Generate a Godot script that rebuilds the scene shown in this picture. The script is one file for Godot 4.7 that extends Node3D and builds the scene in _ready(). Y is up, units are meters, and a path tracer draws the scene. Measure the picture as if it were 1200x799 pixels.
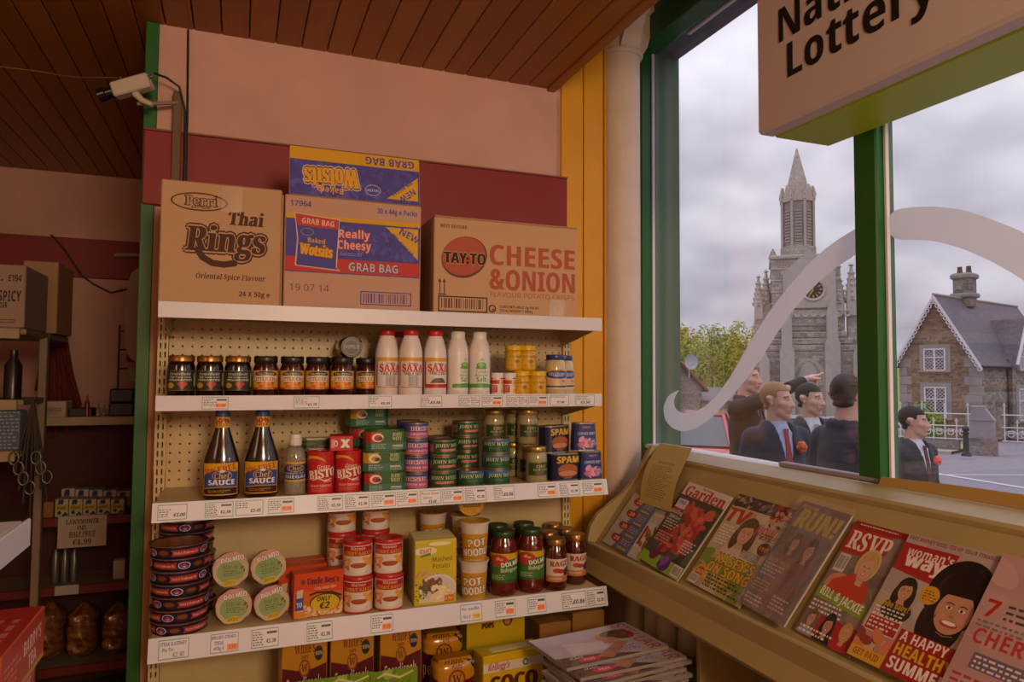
extends Node3D
# A village shop: grocery shelves beside a shop window, a wedding party on the street outside.

# ---------------------------------------------------------------- camera numbers (image taken as 1200 x 799)
const FOCAL := 825.0
const EYE := Vector3(0.0, 1.6, 1.95)
var fw: Vector3
var rt: Vector3
var up: Vector3


func set_view() -> void:
	var yaw := deg_to_rad(21.2)
	var pitch := deg_to_rad(2.7)
	var roll := deg_to_rad(0.35)
	fw = Vector3(sin(yaw) * cos(pitch), sin(pitch), -cos(yaw) * cos(pitch))
	var r := fw.cross(Vector3.UP).normalized()
	var u := r.cross(fw)
	rt = r * cos(roll) + u * sin(roll)
	up = u * cos(roll) - r * sin(roll)


func ray(px: float, py: float) -> Vector3:
	return fw + rt * (px - 600.0) / FOCAL - up * (py - 399.5) / FOCAL


func on_x(px: float, py: float, x: float) -> Vector3:
	var d := ray(px, py)
	return EYE + d * ((x - EYE.x) / d.x)


func on_y(px: float, py: float, y: float) -> Vector3:
	var d := ray(px, py)
	return EYE + d * ((y - EYE.y) / d.y)


func on_z(px: float, py: float, z: float) -> Vector3:
	var d := ray(px, py)
	return EYE + d * ((z - EYE.z) / d.z)


func at(px: float, py: float, depth: float) -> Vector3:
	return EYE + ray(px, py) * depth


func sx(px: float, y: float, z: float) -> float:   # the x in metres of pixel column px at height y, depth plane z
	var k := (px - 600.0) / FOCAL
	var q := rt - fw * k
	return EYE.x - (q.y * (y - EYE.y) + q.z * (z - EYE.z)) / q.x


# ---------------------------------------------------------------- mesh builder
class MB:
	var v := PackedVector3Array()
	var n := PackedVector3Array()
	var t := PackedVector2Array()
	var c := PackedColorArray()
	var ix := PackedInt32Array()
	var xf := Transform3D()
	var tint := Color.WHITE
	var colored := false

	func at(x: float, y: float, z: float, turn := 0.0) -> MB:
		xf = Transform3D(Basis(Vector3.UP, turn), Vector3(x, y, z))
		return self

	func put(p: Vector3, nn: Vector3, uv := Vector2.ZERO) -> int:
		v.append(xf * p)
		n.append((xf.basis.inverse().transposed() * nn).normalized())
		t.append(uv)
		if colored:
			c.append(tint)
		return v.size() - 1

	func tri(a: int, b: int, d: int) -> void:   # a, b, d run counter-clockwise seen from the front
		ix.append(a)
		ix.append(d)
		ix.append(b)

	func quad(a: Vector3, b: Vector3, d: Vector3, e: Vector3, r := Rect2(0, 0, 1, 1)) -> MB:   # bottom left, bottom right, top right, top left from the front
		var nn := (b - a).cross(e - a).normalized()
		if nn.length() < 0.5:
			nn = (d - a).cross(e - a).normalized()
		var i := put(a, nn, Vector2(r.position.x, r.end.y))
		put(b, nn, r.end)
		put(d, nn, Vector2(r.end.x, r.position.y))
		put(e, nn, r.position)
		tri(i, i + 1, i + 2)
		tri(i, i + 2, i + 3)
		return self

	func face3(a: Vector3, b: Vector3, d: Vector3) -> void:
		var nn := (b - a).cross(d - a).normalized()
		var i := put(a, nn)
		put(b, nn)
		put(d, nn)
		tri(i, i + 1, i + 2)

	# box with chamfered edges; rects: uv of front(+z), back, right(+x), left, top, bottom
	func box(p: Vector3, s: Vector3, b := 0.0, rects := []) -> MB:
		var h := s * 0.5
		var ax := [[Vector3.RIGHT, Vector3.UP, Vector3.BACK], [Vector3.LEFT, Vector3.UP, Vector3.FORWARD], [Vector3.FORWARD, Vector3.UP, Vector3.RIGHT], [Vector3.BACK, Vector3.UP, Vector3.LEFT], [Vector3.RIGHT, Vector3.FORWARD, Vector3.UP], [Vector3.RIGHT, Vector3.BACK, Vector3.DOWN]]
		for f in 6:
			var u: Vector3 = ax[f][0]
			var w: Vector3 = ax[f][1]
			var o: Vector3 = ax[f][2]
			var hu: float = absf(u.dot(h)) - b
			var hw: float = absf(w.dot(h)) - b
			var ho: float = absf(o.dot(h))
			var r: Rect2 = rects[f] if rects.size() > f else Rect2(0.001, 0.001, 0.001, 0.001) if rects.size() else Rect2(0, 0, 1, 1)
			quad(p + o * ho - u * hu - w * hw, p + o * ho + u * hu - w * hw, p + o * ho + u * hu + w * hw, p + o * ho - u * hu + w * hw, r)
		if b > 0.0:
			var blank := Rect2(0.001, 0.001, 0.001, 0.001)
			for e in [[0, 1, 2], [1, 2, 0], [2, 0, 1]]:
				for sa in [-1.0, 1.0]:
					for sb in [-1.0, 1.0]:
						var A := Vector3.ZERO
						A[e[0]] = sa
						var Bv := Vector3.ZERO
						Bv[e[1]] = sb
						var L := Vector3.ZERO
						L[e[2]] = h[e[2]] - b
						var pa: Vector3 = A * h[e[0]] + Bv * (h[e[1]] - b)
						var pb: Vector3 = A * (h[e[0]] - b) + Bv * h[e[1]]
						if (pb - pa).cross(L).dot(A + Bv) > 0:
							quad(p + pa - L, p + pb - L, p + pb + L, p + pa + L, blank)
						else:
							quad(p + pb - L, p + pa - L, p + pa + L, p + pb + L, blank)
			for sx_ in [-1.0, 1.0]:
				for sy_ in [-1.0, 1.0]:
					for sz_ in [-1.0, 1.0]:
						var X := Vector3(sx_ * h.x, sy_ * (h.y - b), sz_ * (h.z - b))
						var Y := Vector3(sx_ * (h.x - b), sy_ * h.y, sz_ * (h.z - b))
						var Z := Vector3(sx_ * (h.x - b), sy_ * (h.y - b), sz_ * h.z)
						if (Y - X).cross(Z - X).dot(X) > 0:
							face3(p + X, p + Y, p + Z)
						else:
							face3(p + X, p + Z, p + Y)
		return self

	# profile: points (radius, height) from bottom to top; around y; angle 0 looks to +z
	func lathe(pr: Array, segs := 24, a0 := -PI, a1 := PI) -> MB:
		var m := pr.size()
		var lo: float = pr[0].y
		var hi: float = pr[0].y
		for q in pr:
			lo = minf(lo, q.y)
			hi = maxf(hi, q.y)
		var ns := []
		for k in m - 1:
			var d: Vector2 = pr[k + 1] - pr[k]
			ns.append(Vector2(d.y, -d.x).normalized())
		for k in m - 1:
			var na: Vector2 = ns[k]
			var nb: Vector2 = ns[k]
			if k > 0 and ns[k].dot(ns[k - 1]) > 0.75:
				na = (ns[k] + ns[k - 1]).normalized()
			if k < m - 2 and ns[k].dot(ns[k + 1]) > 0.75:
				nb = (ns[k] + ns[k + 1]).normalized()
			var first := v.size()
			for s in segs + 1:
				var u := float(s) / segs
				var a := lerpf(a0, a1, u)
				var o := Vector3(sin(a), 0, cos(a))
				for e in 2:
					var q: Vector2 = pr[k + e]
					var nn: Vector2 = nb if e else na
					put(o * q.x + Vector3.UP * q.y, o * nn.x + Vector3.UP * nn.y, Vector2(u, 1.0 - (q.y - lo) / maxf(hi - lo, 1e-5)))
			for s in segs:
				var i := first + s * 2
				if pr[k].x > 1e-5:
					tri(i, i + 2, i + 3)
				if pr[k + 1].x > 1e-5:
					tri(i, i + 3, i + 1)
		return self

	func disc(p: Vector3, r: float, segs := 24, nn := Vector3.UP, ry := -1.0) -> MB:   # flat round face with a uv of the whole square
		var u := Vector3.RIGHT if absf(nn.x) < 0.9 else Vector3.FORWARD
		u = (u - nn * u.dot(nn)).normalized()
		var w := nn.cross(u)
		if ry < 0:
			ry = r
		var i := put(p, nn, Vector2(0.5, 0.5))
		for s in segs + 1:
			var a := TAU * s / segs
			put(p + u * cos(a) * r + w * sin(a) * ry, nn, Vector2(0.5 + 0.5 * cos(a), 0.5 - 0.5 * sin(a)))
		for s in segs:
			tri(i, i + 1 + s, i + 2 + s)
		return self

	func tube(pts: Array, r: float, segs := 8, r2 := -1.0, flat := 1.0) -> MB:
		if r2 < 0:
			r2 = r
		var m := pts.size()
		var ref := Vector3.UP
		var first := v.size()
		for k in m:
			var d: Vector3 = (pts[mini(k + 1, m - 1)] - pts[maxi(k - 1, 0)]).normalized()
			if absf(d.dot(ref)) > 0.95:
				ref = Vector3.RIGHT if absf(d.x) < 0.9 else Vector3.BACK
			var u := d.cross(ref).normalized()
			var w := u.cross(d).normalized()
			ref = w
			var rad := lerpf(r, r2, float(k) / maxi(m - 1, 1))
			for s in segs + 1:
				var a := TAU * s / segs
				var o := u * cos(a) + w * sin(a) * flat
				put(pts[k] + o * rad, o, Vector2(float(s) / segs, float(k) / maxi(m - 1, 1)))
		for k in m - 1:
			for s in segs:
				var i := first + k * (segs + 1) + s
				var j := i + segs + 1
				tri(i, j, i + 1)
				tri(i + 1, j, j + 1)
		for e in 2:
			var q := 0 if e == 0 else m - 1
			var nn: Vector3 = (pts[0] - pts[1]).normalized() if e == 0 else (pts[m - 1] - pts[m - 2]).normalized()
			var o := put(pts[q], nn)
			for s in segs + 1:
				put(v[first + q * (segs + 1) + s] if xf == Transform3D() else xf.affine_inverse() * v[first + q * (segs + 1) + s], nn)
			for s in segs:
				if e == 0:
					tri(o, o + 1 + s, o + 2 + s)
				else:
					tri(o, o + 2 + s, o + 1 + s)
		return self

	# polygon (counter-clockwise, in x/y) pushed from z0 to z1
	func slab(poly: PackedVector2Array, z0: float, z1: float) -> MB:
		if Geometry2D.is_polygon_clockwise(poly):
			poly.reverse()
		var tr := Geometry2D.triangulate_polygon(poly)
		var lo := poly[0]
		var hi := poly[0]
		for q in poly:
			lo = lo.min(q)
			hi = hi.max(q)
		for e in 2:
			var i := v.size()
			for q in poly:
				var w := (q - lo) / (hi - lo)
				put(Vector3(q.x, q.y, z1 if e else z0), Vector3(0, 0, 1 if e else -1), Vector2(w.x, 1 - w.y))
			for k in range(0, tr.size(), 3):
				var a := i + tr[k]
				var b := i + tr[k + 1]
				var d := i + tr[k + 2]
				var cw := (poly[tr[k + 1]] - poly[tr[k]]).cross(poly[tr[k + 2]] - poly[tr[k]]) > 0
				if cw == (e == 1):
					tri(a, b, d)
				else:
					tri(a, d, b)
		for k in poly.size():
			var a := poly[k]
			var b := poly[(k + 1) % poly.size()]
			quad(Vector3(a.x, a.y, z0), Vector3(b.x, b.y, z0), Vector3(b.x, b.y, z1), Vector3(a.x, a.y, z1), Rect2(0.001, 0.001, 0.001, 0.001))
		return self

	func grid(nu: int, nv: int, f: Callable, wrap := false) -> MB:   # f(u, v) -> point; smooth normals
		var first := v.size()
		var e := 0.002
		for j in nv + 1:
			for i in nu + 1:
				var a := float(i) / nu
				var b := float(j) / nv
				var p: Vector3 = f.call(a, b)
				var du: Vector3 = f.call(a + e, b) - f.call(a - e, b)
				var dv: Vector3 = f.call(a, b + e) - f.call(a, b - e)
				put(p, du.cross(dv), Vector2(a, 1 - b))
		for j in nv:
			for i in nu:
				var k := first + j * (nu + 1) + i
				tri(k, k + 1, k + nu + 2)
				tri(k, k + nu + 2, k + nu + 1)
		return self

	func done() -> ArrayMesh:
		var a := []
		a.resize(Mesh.ARRAY_MAX)
		a[Mesh.ARRAY_VERTEX] = v
		a[Mesh.ARRAY_NORMAL] = n
		a[Mesh.ARRAY_TEX_UV] = t
		if colored:
			a[Mesh.ARRAY_COLOR] = c
		a[Mesh.ARRAY_INDEX] = ix
		var m := ArrayMesh.new()
		m.add_surface_from_arrays(Mesh.PRIMITIVE_TRIANGLES, a)
		return m


# ---------------------------------------------------------------- printing on labels and boxes
var fonts := {}


func font(k: String) -> SystemFont:
	if not fonts.has(k):
		var f := SystemFont.new()
		f.font_names = PackedStringArray(["Droid Serif" if k in ["f", "F"] else "Droid Sans"])
		f.font_weight = 700 if k in ["b", "F"] else 400
		fonts[k] = f
	return fonts[k]


class Art:
	var im: Image
	var host: Node3D
	static var masks := {}

	func _init(h: Node3D, w: int, ht: int, c: String) -> void:
		host = h
		im = Image.create_empty(w, ht, false, Image.FORMAT_RGBA8)
		im.fill(Color(c))

	func r(x: float, y: float, w: float, h: float, c: String) -> Art:
		im.fill_rect(Rect2i(int(x), int(y), maxi(int(w), 1), maxi(int(h), 1)), Color(c))
		return self

	func fr(x: float, y: float, w: float, h: float, c: String, k := 2) -> Art:
		return r(x, y, w, k, c).r(x, y + h - k, w, k, c).r(x, y, k, h, c).r(x + w - k, y, k, h, c)

	func e(cx: float, cy: float, rx: float, ry: float, c: String, lean := 0.0) -> Art:
		var col := Color(c)
		for y in range(maxi(int(cy - ry), 0), mini(int(cy + ry) + 1, im.get_height())):
			var q := (y - cy) / ry
			if absf(q) < 1.0:
				var w := rx * sqrt(1 - q * q)
				im.fill_rect(Rect2i(int(cx - w - lean * (y - cy)), y, maxi(int(2 * w), 1), 1), col)
		return self

	func p(f: Array, c: String) -> Art:   # polygon: x0, y0, x1, y1, ...
		var col := Color(c)
		var m := f.size() / 2
		var lo := 1e9
		var hi := -1e9
		for i in m:
			lo = minf(lo, f[i * 2 + 1])
			hi = maxf(hi, f[i * 2 + 1])
		for y in range(maxi(int(lo), 0), mini(int(hi) + 1, im.get_height())):
			var xs := []
			for i in m:
				var j := (i + 1) % m
				var ya: float = f[i * 2 + 1]
				var yb: float = f[j * 2 + 1]
				if (ya <= y + 0.5) != (yb <= y + 0.5):
					xs.append(f[i * 2] + (y + 0.5 - ya) / (yb - ya) * (f[j * 2] - f[i * 2]))
			xs.sort()
			for k in range(0, xs.size() - 1, 2):
				im.fill_rect(Rect2i(int(xs[k]), y, maxi(int(xs[k + 1] - xs[k]), 1), 1), col)
		return self

	func l(f: Array, w: float, c: String) -> Art:   # thick line through points
		for i in f.size() / 2 - 1:
			var a := Vector2(f[i * 2], f[i * 2 + 1])
			var b := Vector2(f[i * 2 + 2], f[i * 2 + 3])
			var d := (b - a).normalized().orthogonal() * w * 0.5
			p([a.x + d.x, a.y + d.y, b.x + d.x, b.y + d.y, b.x - d.x, b.y - d.y, a.x - d.x, a.y - d.y], c)
			e(b.x, b.y, w * 0.5, w * 0.5, c)
		return self

	func blobs(x: float, y: float, w: float, h: float, cs: Array, count: int, s: float, sd := 1) -> Art:
		var g := RandomNumberGenerator.new()
		g.seed = sd * 977 + count
		for k in count:
			e(x + g.randf() * w, y + g.randf() * h, s * g.randf_range(0.4, 1.2), s * g.randf_range(0.4, 1.2), cs[g.randi() % cs.size()], g.randf_range(-0.8, 0.8))
		return self

	func lines(x: float, y: float, w: float, h: float, step: float, c: String, sd := 1) -> Art:   # rows of print too small to read
		var g := RandomNumberGenerator.new()
		g.seed = sd
		var yy := y
		while yy < y + h:
			var xx := x
			var stop := x + w * g.randf_range(0.6, 1.0)
			while xx < stop:
				var q := g.randf_range(2, 7) * step / 5.0
				r(xx, yy, q, step * 0.45, c)
				xx += q + step * 0.4
			yy += step
		return self

	func bars(x: float, y: float, w: float, h: float, c := "202020", sd := 3) -> Art:
		var g := RandomNumberGenerator.new()
		g.seed = sd
		var xx := x
		while xx < x + w:
			var q := g.randf_range(1, 4) * w / 100.0
			r(xx, y, maxf(q, 1), h, c)
			xx += maxf(q, 1) + g.randf_range(1, 4) * w / 90.0
		return self

	func mask(s: String, f: String, size: int) -> Image:
		var key := "%s|%s|%d" % [s, f, size]
		if masks.has(key):
			return masks[key]
		var ts := TextServerManager.get_primary_interface()
		var line := TextLine.new()
		line.add_string(s, host.font(f), size)
		var w := int(line.get_line_width()) + 8
		var asc := int(line.get_line_ascent()) + 2
		var m := Image.create_empty(w, asc + int(line.get_line_descent()) + 4, false, Image.FORMAT_RGBA8)
		var gs := ts.shaped_text_get_glyphs(line.get_rid())
		for g in gs:
			ts.font_render_glyph(g.font_rid, Vector2i(g.font_size, 0), g.index)
		var sheets := {}
		var pen := 3.0
		for g in gs:
			var sz := Vector2i(g.font_size, 0)
			var ti := ts.font_get_glyph_texture_idx(g.font_rid, sz, g.index)
			if ti >= 0:
				if not sheets.has(ti):
					var sheet := ts.font_get_texture_image(g.font_rid, sz, ti)
					sheet.convert(Image.FORMAT_RGBA8)
					sheets[ti] = sheet
				var uv := ts.font_get_glyph_uv_rect(g.font_rid, sz, g.index)
				var of := ts.font_get_glyph_offset(g.font_rid, sz, g.index)
				m.blend_rect(sheets[ti], Rect2i(uv), Vector2i(int(pen + of.x), int(asc + of.y)))
			pen += g.advance
		# crop to the ink
		var used := m.get_used_rect()
		if used.size.x > 0:
			m = m.get_region(used)
		masks[key] = m
		return m

	# text of letter height h centred at cx, cy. o: f font, w width to fit, rot degrees, sk slant, ol outline colour, ow its width, l left edge, arc bow
	func t(s: String, cx: float, cy: float, h: float, c: String, o := {}) -> Art:
		var m := mask(s, o.get("f", "b"), clampi(int(h * 1.38), 7, 220))
		var mw := float(m.get_width())
		var mh := float(m.get_height())
		var k: float = h * 1.38 / clampi(int(h * 1.38), 7, 220)
		var w: float = o.get("w", mw * k)
		var ht: float = o.get("h", mh * k)
		if o.has("l"):
			cx = o.l + w * 0.5
		if o.has("ol"):
			var ow: float = o.get("ow", h * 0.12)
			for d in 8:
				var q := Vector2.from_angle(d * TAU / 8) * ow
				stamp(m, cx + q.x, cy + q.y, w, ht, Color(o.ol), o)
		stamp(m, cx, cy, w, ht, Color(c), o)
		if o.has("fat"):
			stamp(m, cx + o.fat, cy, w, ht, Color(c), o)
			stamp(m, cx - o.fat, cy, w, ht, Color(c), o)
		return self

	func stamp(m: Image, cx: float, cy: float, w: float, ht: float, c: Color, o: Dictionary) -> void:
		var rot := deg_to_rad(o.get("rot", 0.0))
		var sk: float = o.get("sk", 0.0)
		var arc: float = o.get("arc", 0.0)
		var ca := cos(rot)
		var sa := sin(rot)
		var hw := w * 0.5
		var hh := ht * 0.5
		var ex := absf(ca) * (hw + absf(sk) * hh) + absf(sa) * (hh + absf(arc)) + 1
		var ey := absf(sa) * (hw + absf(sk) * hh) + absf(ca) * (hh + absf(arc)) + 1
		var mw := m.get_width()
		var mh := m.get_height()
		var kx := mw / w
		var ky := mh / ht
		for y in range(maxi(int(cy - ey), 0), mini(int(cy + ey) + 1, im.get_height())):
			for x in range(maxi(int(cx - ex), 0), mini(int(cx + ex) + 1, im.get_width())):
				var dx := x + 0.5 - cx
				var dy := y + 0.5 - cy
				var u := dx * ca + dy * sa
				var q := -dx * sa + dy * ca
				u += sk * q
				q -= arc * (u / hw) * (u / hw)
				var mx := int((u + hw) * kx)
				var my := int((q + hh) * ky)
				if mx >= 0 and my >= 0 and mx < mw and my < mh:
					var a := m.get_pixel(mx, my).a
					if a > 0.02:
						im.set_pixel(x, y, im.get_pixel(x, y).lerp(c, a))

	func face(cx: float, cy: float, s: float, skin: String, hair: String, dress: String, long := 1.0) -> Art:   # a printed portrait, no one in particular
		e(cx, cy + s * 2.3, s * 1.7, s * 1.25, dress)
		e(cx, cy - s * 0.1, s * 1.12, s * (1.15 + 0.3 * long), hair)
		if long > 0.5:
			e(cx - s * 0.85, cy + s * 0.7, s * 0.45, s * 1.1, hair)
			e(cx + s * 0.85, cy + s * 0.7, s * 0.45, s * 1.1, hair)
		p([cx - s * 0.3, cy + s * 0.6, cx + s * 0.3, cy + s * 0.6, cx + s * 0.45, cy + s * 1.6, cx - s * 0.45, cy + s * 1.6], skin)
		e(cx, cy + s * 0.12, s * 0.74, s * 0.98, skin)
		p([cx - s * 0.8, cy - s * 0.2, cx - s * 0.6, cy - s * 0.95, cx + s * 0.7, cy - s * 0.95, cx + s * 0.35, cy - s * 0.62, cx - s * 0.35, cy - s * 0.5], hair)
		for q in [-1, 1]:
			e(cx + q * s * 0.3, cy + s * 0.02, s * 0.14, s * 0.07, "30201a")
			r(cx + q * s * 0.3 - s * 0.17, cy - s * 0.17, s * 0.34, s * 0.06, hair)
		var deep := Color(skin).darkened(0.14).to_html(false)
		var strand := Color(hair).lightened(0.16).to_html(false)
		for q in [-1, 1]:
			e(cx + q * s * 0.42, cy + s * 0.34, s * 0.17, s * 0.12, Color(skin).lerp(Color("d06a58"), 0.25).to_html(false))
			e(cx + q * s * 0.3, cy + s * 0.03, s * 0.05, s * 0.05, "e8e0d8")
			l([cx + q * s * 0.3, cy - s * 1.05, cx + q * s * 0.82, cy - s * 0.5, cx + q * s * 0.94, cy + s * 0.3], s * 0.07, strand)
			l([cx + q * s * 0.1, cy - s * 1.2, cx + q * s * 0.95, cy - s * 0.4, cx + q * s * 1.0, cy + s * 0.9 * long], s * 0.05, strand)
		l([cx - s * 0.06, cy, cx - s * 0.1, cy + s * 0.3], s * 0.05, deep)
		l([cx - s * 0.4, cy + s * 0.98, cx, cy + s * 1.12, cx + s * 0.4, cy + s * 0.98], s * 0.07, deep)
		e(cx, cy + s * 0.36, s * 0.1, s * 0.07, Color(skin).darkened(0.25).to_html(false))
		e(cx, cy + s * 0.62, s * 0.28, s * 0.1, "a83a3a")
		e(cx, cy + s * 0.6, s * 0.2, s * 0.05, "f4ece4")
		return self

	func tex() -> ImageTexture:
		return ImageTexture.create_from_image(im)


func art(w: int, h: int, c: String) -> Art:
	return Art.new(self, w, h, c)


# ---------------------------------------------------------------- materials
var mats := {}
var mottle: ImageTexture


func m(key: String, c := "808080", rough := 0.6, o := {}) -> StandardMaterial3D:
	if mats.has(key):
		return mats[key]
	var s := StandardMaterial3D.new()
	s.resource_name = key
	s.albedo_color = Color(c)
	s.roughness = rough
	s.metallic = o.get("metal", 0.0)
	s.metallic_specular = o.get("spec", 0.5)
	if o.has("tex"):
		s.albedo_texture = o.tex
	if o.has("mott"):   # painted or rubbed surface: one shared soft mottle, tinted
		if mottle == null:
			mottle = noise_tex(0.014, ["eeeeee", "f6f6f6", "ffffff"], 256, 3, 5)
		s.albedo_texture = mottle
	if o.has("alpha"):
		s.transparency = BaseMaterial3D.TRANSPARENCY_ALPHA
		s.albedo_color.a = o.alpha
	if o.has("coat"):
		s.clearcoat_enabled = true
		s.clearcoat = o.coat
		s.clearcoat_roughness = o.get("coat_rough", 0.05)
	if o.has("bump"):
		s.heightmap_enabled = true
		s.heightmap_texture = o.bump
		s.heightmap_scale = o.get("bump_cm", 0.1)
	if o.has("tri"):
		s.uv1_triplanar = true
		s.uv1_world_triplanar = o.get("world", true)
		s.uv1_scale = Vector3.ONE * o.tri if o.tri is float else o.tri
	if o.has("glow"):
		s.emission_enabled = true
		s.emission = Color(o.get("glow_color", c))
		s.emission_energy_multiplier = o.glow
	if o.has("back"):
		s.backlight_enabled = true
		s.backlight = Color(o.back)
	if o.has("sheen"):
		s.rim_enabled = true
		s.rim = o.sheen
	if o.has("sss"):
		s.subsurf_scatter_enabled = true
		s.subsurf_scatter_strength = o.sss
	if o.has("vc"):
		s.vertex_color_use_as_albedo = true
	mats[key] = s
	return s


func noise_tex(freq: float, cols: Array, size := 256, sd := 1, oct := 4, typ := FastNoiseLite.TYPE_SIMPLEX_SMOOTH, stretch := Vector2.ONE) -> ImageTexture:
	var f := FastNoiseLite.new()
	f.seed = sd
	f.frequency = freq
	f.fractal_octaves = oct
	f.noise_type = typ
	var g := Gradient.new()
	var os := PackedFloat32Array()
	var cs := PackedColorArray()
	for i in cols.size():
		os.append(float(i) / maxi(cols.size() - 1, 1))
		cs.append(Color(cols[i]))
	g.offsets = os
	g.colors = cs
	var im := Image.create_empty(size, size, false, Image.FORMAT_RGB8)
	for y in size:
		for x in size:
			# seamless by blending the wrapped copies
			var u := float(x) / size
			var w := float(y) / size
			var X := x * stretch.x
			var Y := y * stretch.y
			var SX := size * stretch.x
			var SY := size * stretch.y
			var q := f.get_noise_2d(X, Y) * (1 - u) * (1 - w) + f.get_noise_2d(X - SX, Y) * u * (1 - w) + f.get_noise_2d(X, Y - SY) * (1 - u) * w + f.get_noise_2d(X - SX, Y - SY) * u * w
			im.set_pixel(x, y, g.sample(clampf(q * 0.9 + 0.5, 0, 1)))
	return ImageTexture.create_from_image(im)


# ---------------------------------------------------------------- objects
var counts := {}


func numbered(called: String) -> String:
	counts[called] = counts.get(called, 0) + 1
	return called if counts[called] == 1 else "%s_%03d" % [called, counts[called] - 1]


func thing(called: String, label: String, category: String, where := Vector3.ZERO, turn := 0.0, group := "") -> Node3D:
	var o := Node3D.new()
	o.name = numbered(called)
	add_child(o, true)
	o.position = where
	o.rotation.y = turn
	o.set_meta("label", label)
	o.set_meta("category", category)
	if group != "":
		o.set_meta("group", group)
	return o


func part(parent: Node, called: String, mesh: Mesh, material: Material, xf := Transform3D(), label := "") -> MeshInstance3D:
	var o := MeshInstance3D.new()
	o.name = called
	o.mesh = mesh
	o.material_override = material
	o.transform = xf
	if label != "":
		o.set_meta("label", label)
	parent.add_child(o, true)
	return o


func struct(called: String, mesh: Mesh, material: Material, label := "") -> MeshInstance3D:
	var o := part(self, called, mesh, material)
	o.set_meta("kind", "structure")
	o.set_meta("label", label if label != "" else called.replace("_", " "))
	o.set_meta("category", called.split("_")[0])
	return o


func one(called: String, label: String, category: String, mesh: Mesh, material: Material, where := Vector3.ZERO, turn := 0.0, group := "") -> MeshInstance3D:
	var o := MeshInstance3D.new()
	o.name = numbered(called)
	o.mesh = mesh
	o.material_override = material
	o.position = where
	o.rotation.y = turn
	o.set_meta("label", label)
	o.set_meta("category", category)
	if group != "":
		o.set_meta("group", group)
	add_child(o, true)
	return o


func copy(proto: Node3D, called: String, label: String, category: String, where: Vector3, turn := 0.0, group := "") -> Node3D:
	var o: Node3D = proto.duplicate()
	o.name = numbered(called)
	add_child(o, true)
	o.position = where
	o.rotation.y = turn
	o.set_meta("label", label)
	o.set_meta("category", category)
	if group != "":
		o.set_meta("group", group)
	return o


func sh(x: float, y := 0.0, z := 0.0) -> Transform3D:
	return Transform3D(Basis(), Vector3(x, y, z))


func boxm(s: Vector3, b := 0.0, rects := []) -> ArrayMesh:
	return MB.new().box(Vector3.ZERO, s, b, rects).done()


func rot(ax: Vector3, deg: float, where := Vector3.ZERO) -> Transform3D:
	return Transform3D(Basis(ax, deg_to_rad(deg)), where)


# ---------------------------------------------------------------- the order of the build
const SHELF_Y := [1.770, 1.530, 1.272, 0.944, 0.56]   # upper faces of the shelves
const LIP := [[1.737, 1.777], [1.503, 1.541], [1.231, 1.277], [0.893, 0.949], [0.52, 0.575]]


func _ready() -> void:
	set_view()
	var cam := Camera3D.new()
	cam.name = "camera"
	cam.transform = Transform3D(Basis(rt, up, -fw), EYE)
	cam.fov = rad_to_deg(2.0 * atan(399.5 / FOCAL))
	cam.near = 0.02
	cam.far = 400.0
	add_child(cam)
	cam.current = true
	make_sky()
	make_lamps()
	make_room()
	make_window()
	make_shelving()
	make_rack()
	make_cartons()
	make_shelf_two()
	make_shelf_three()
	make_shelf_four()
	make_base_shelf()
	make_magazines()
	make_back_room()
	make_street()
	make_church()
	make_house()
	make_people()


# overcast sky, clouds only
func make_sky() -> void:
	var f := FastNoiseLite.new()
	f.seed = 11
	f.frequency = 0.9
	f.fractal_octaves = 5
	var im := Image.create_empty(768, 384, false, Image.FORMAT_RGBF)
	for y in 384:
		var el := PI * (0.5 - (y + 0.5) / 384.0)
		for x in 768:
			var az := TAU * (x + 0.5) / 768.0
			var d := Vector3(cos(el) * sin(az), sin(el), cos(el) * cos(az))
			var q := d / (0.35 + maxf(d.y, 0.0)) * 1.5
			var k := f.get_noise_3d(q.x * 1.3, q.y * 2.0, q.z * 1.3) * 0.75 + f.get_noise_3d(q.x * 4.5 + 9, q.y * 6.0, q.z * 4.5) * 0.3
			k = clampf(0.55 + k * 0.95, 0, 1)
			var c := Color(0.43, 0.41, 0.54).lerp(Color(0.95, 0.92, 1.02), k)
			c *= (1.0 + 2.0 * maxf(d.y, 0.0)) / 1.5   # overcast skies brighten towards the zenith
			if d.y < 0:
				c = Color(0.2, 0.19, 0.2)
			im.set_pixel(x, y, c)
	var sky := Sky.new()
	var pm := PanoramaSkyMaterial.new()
	pm.panorama = ImageTexture.create_from_image(im)
	sky.sky_material = pm
	var e := Environment.new()
	e.background_mode = Environment.BG_SKY
	e.sky = sky
	e.background_energy_multiplier = 1.0
	e.tonemap_mode = Environment.TONE_MAPPER_LINEAR
	e.tonemap_exposure = 1.0
	e.sdfgi_enabled = true
	e.ssao_enabled = true
	e.ssil_enabled = true
	var w := WorldEnvironment.new()
	w.name = "world"
	w.environment = e
	add_child(w)


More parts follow.
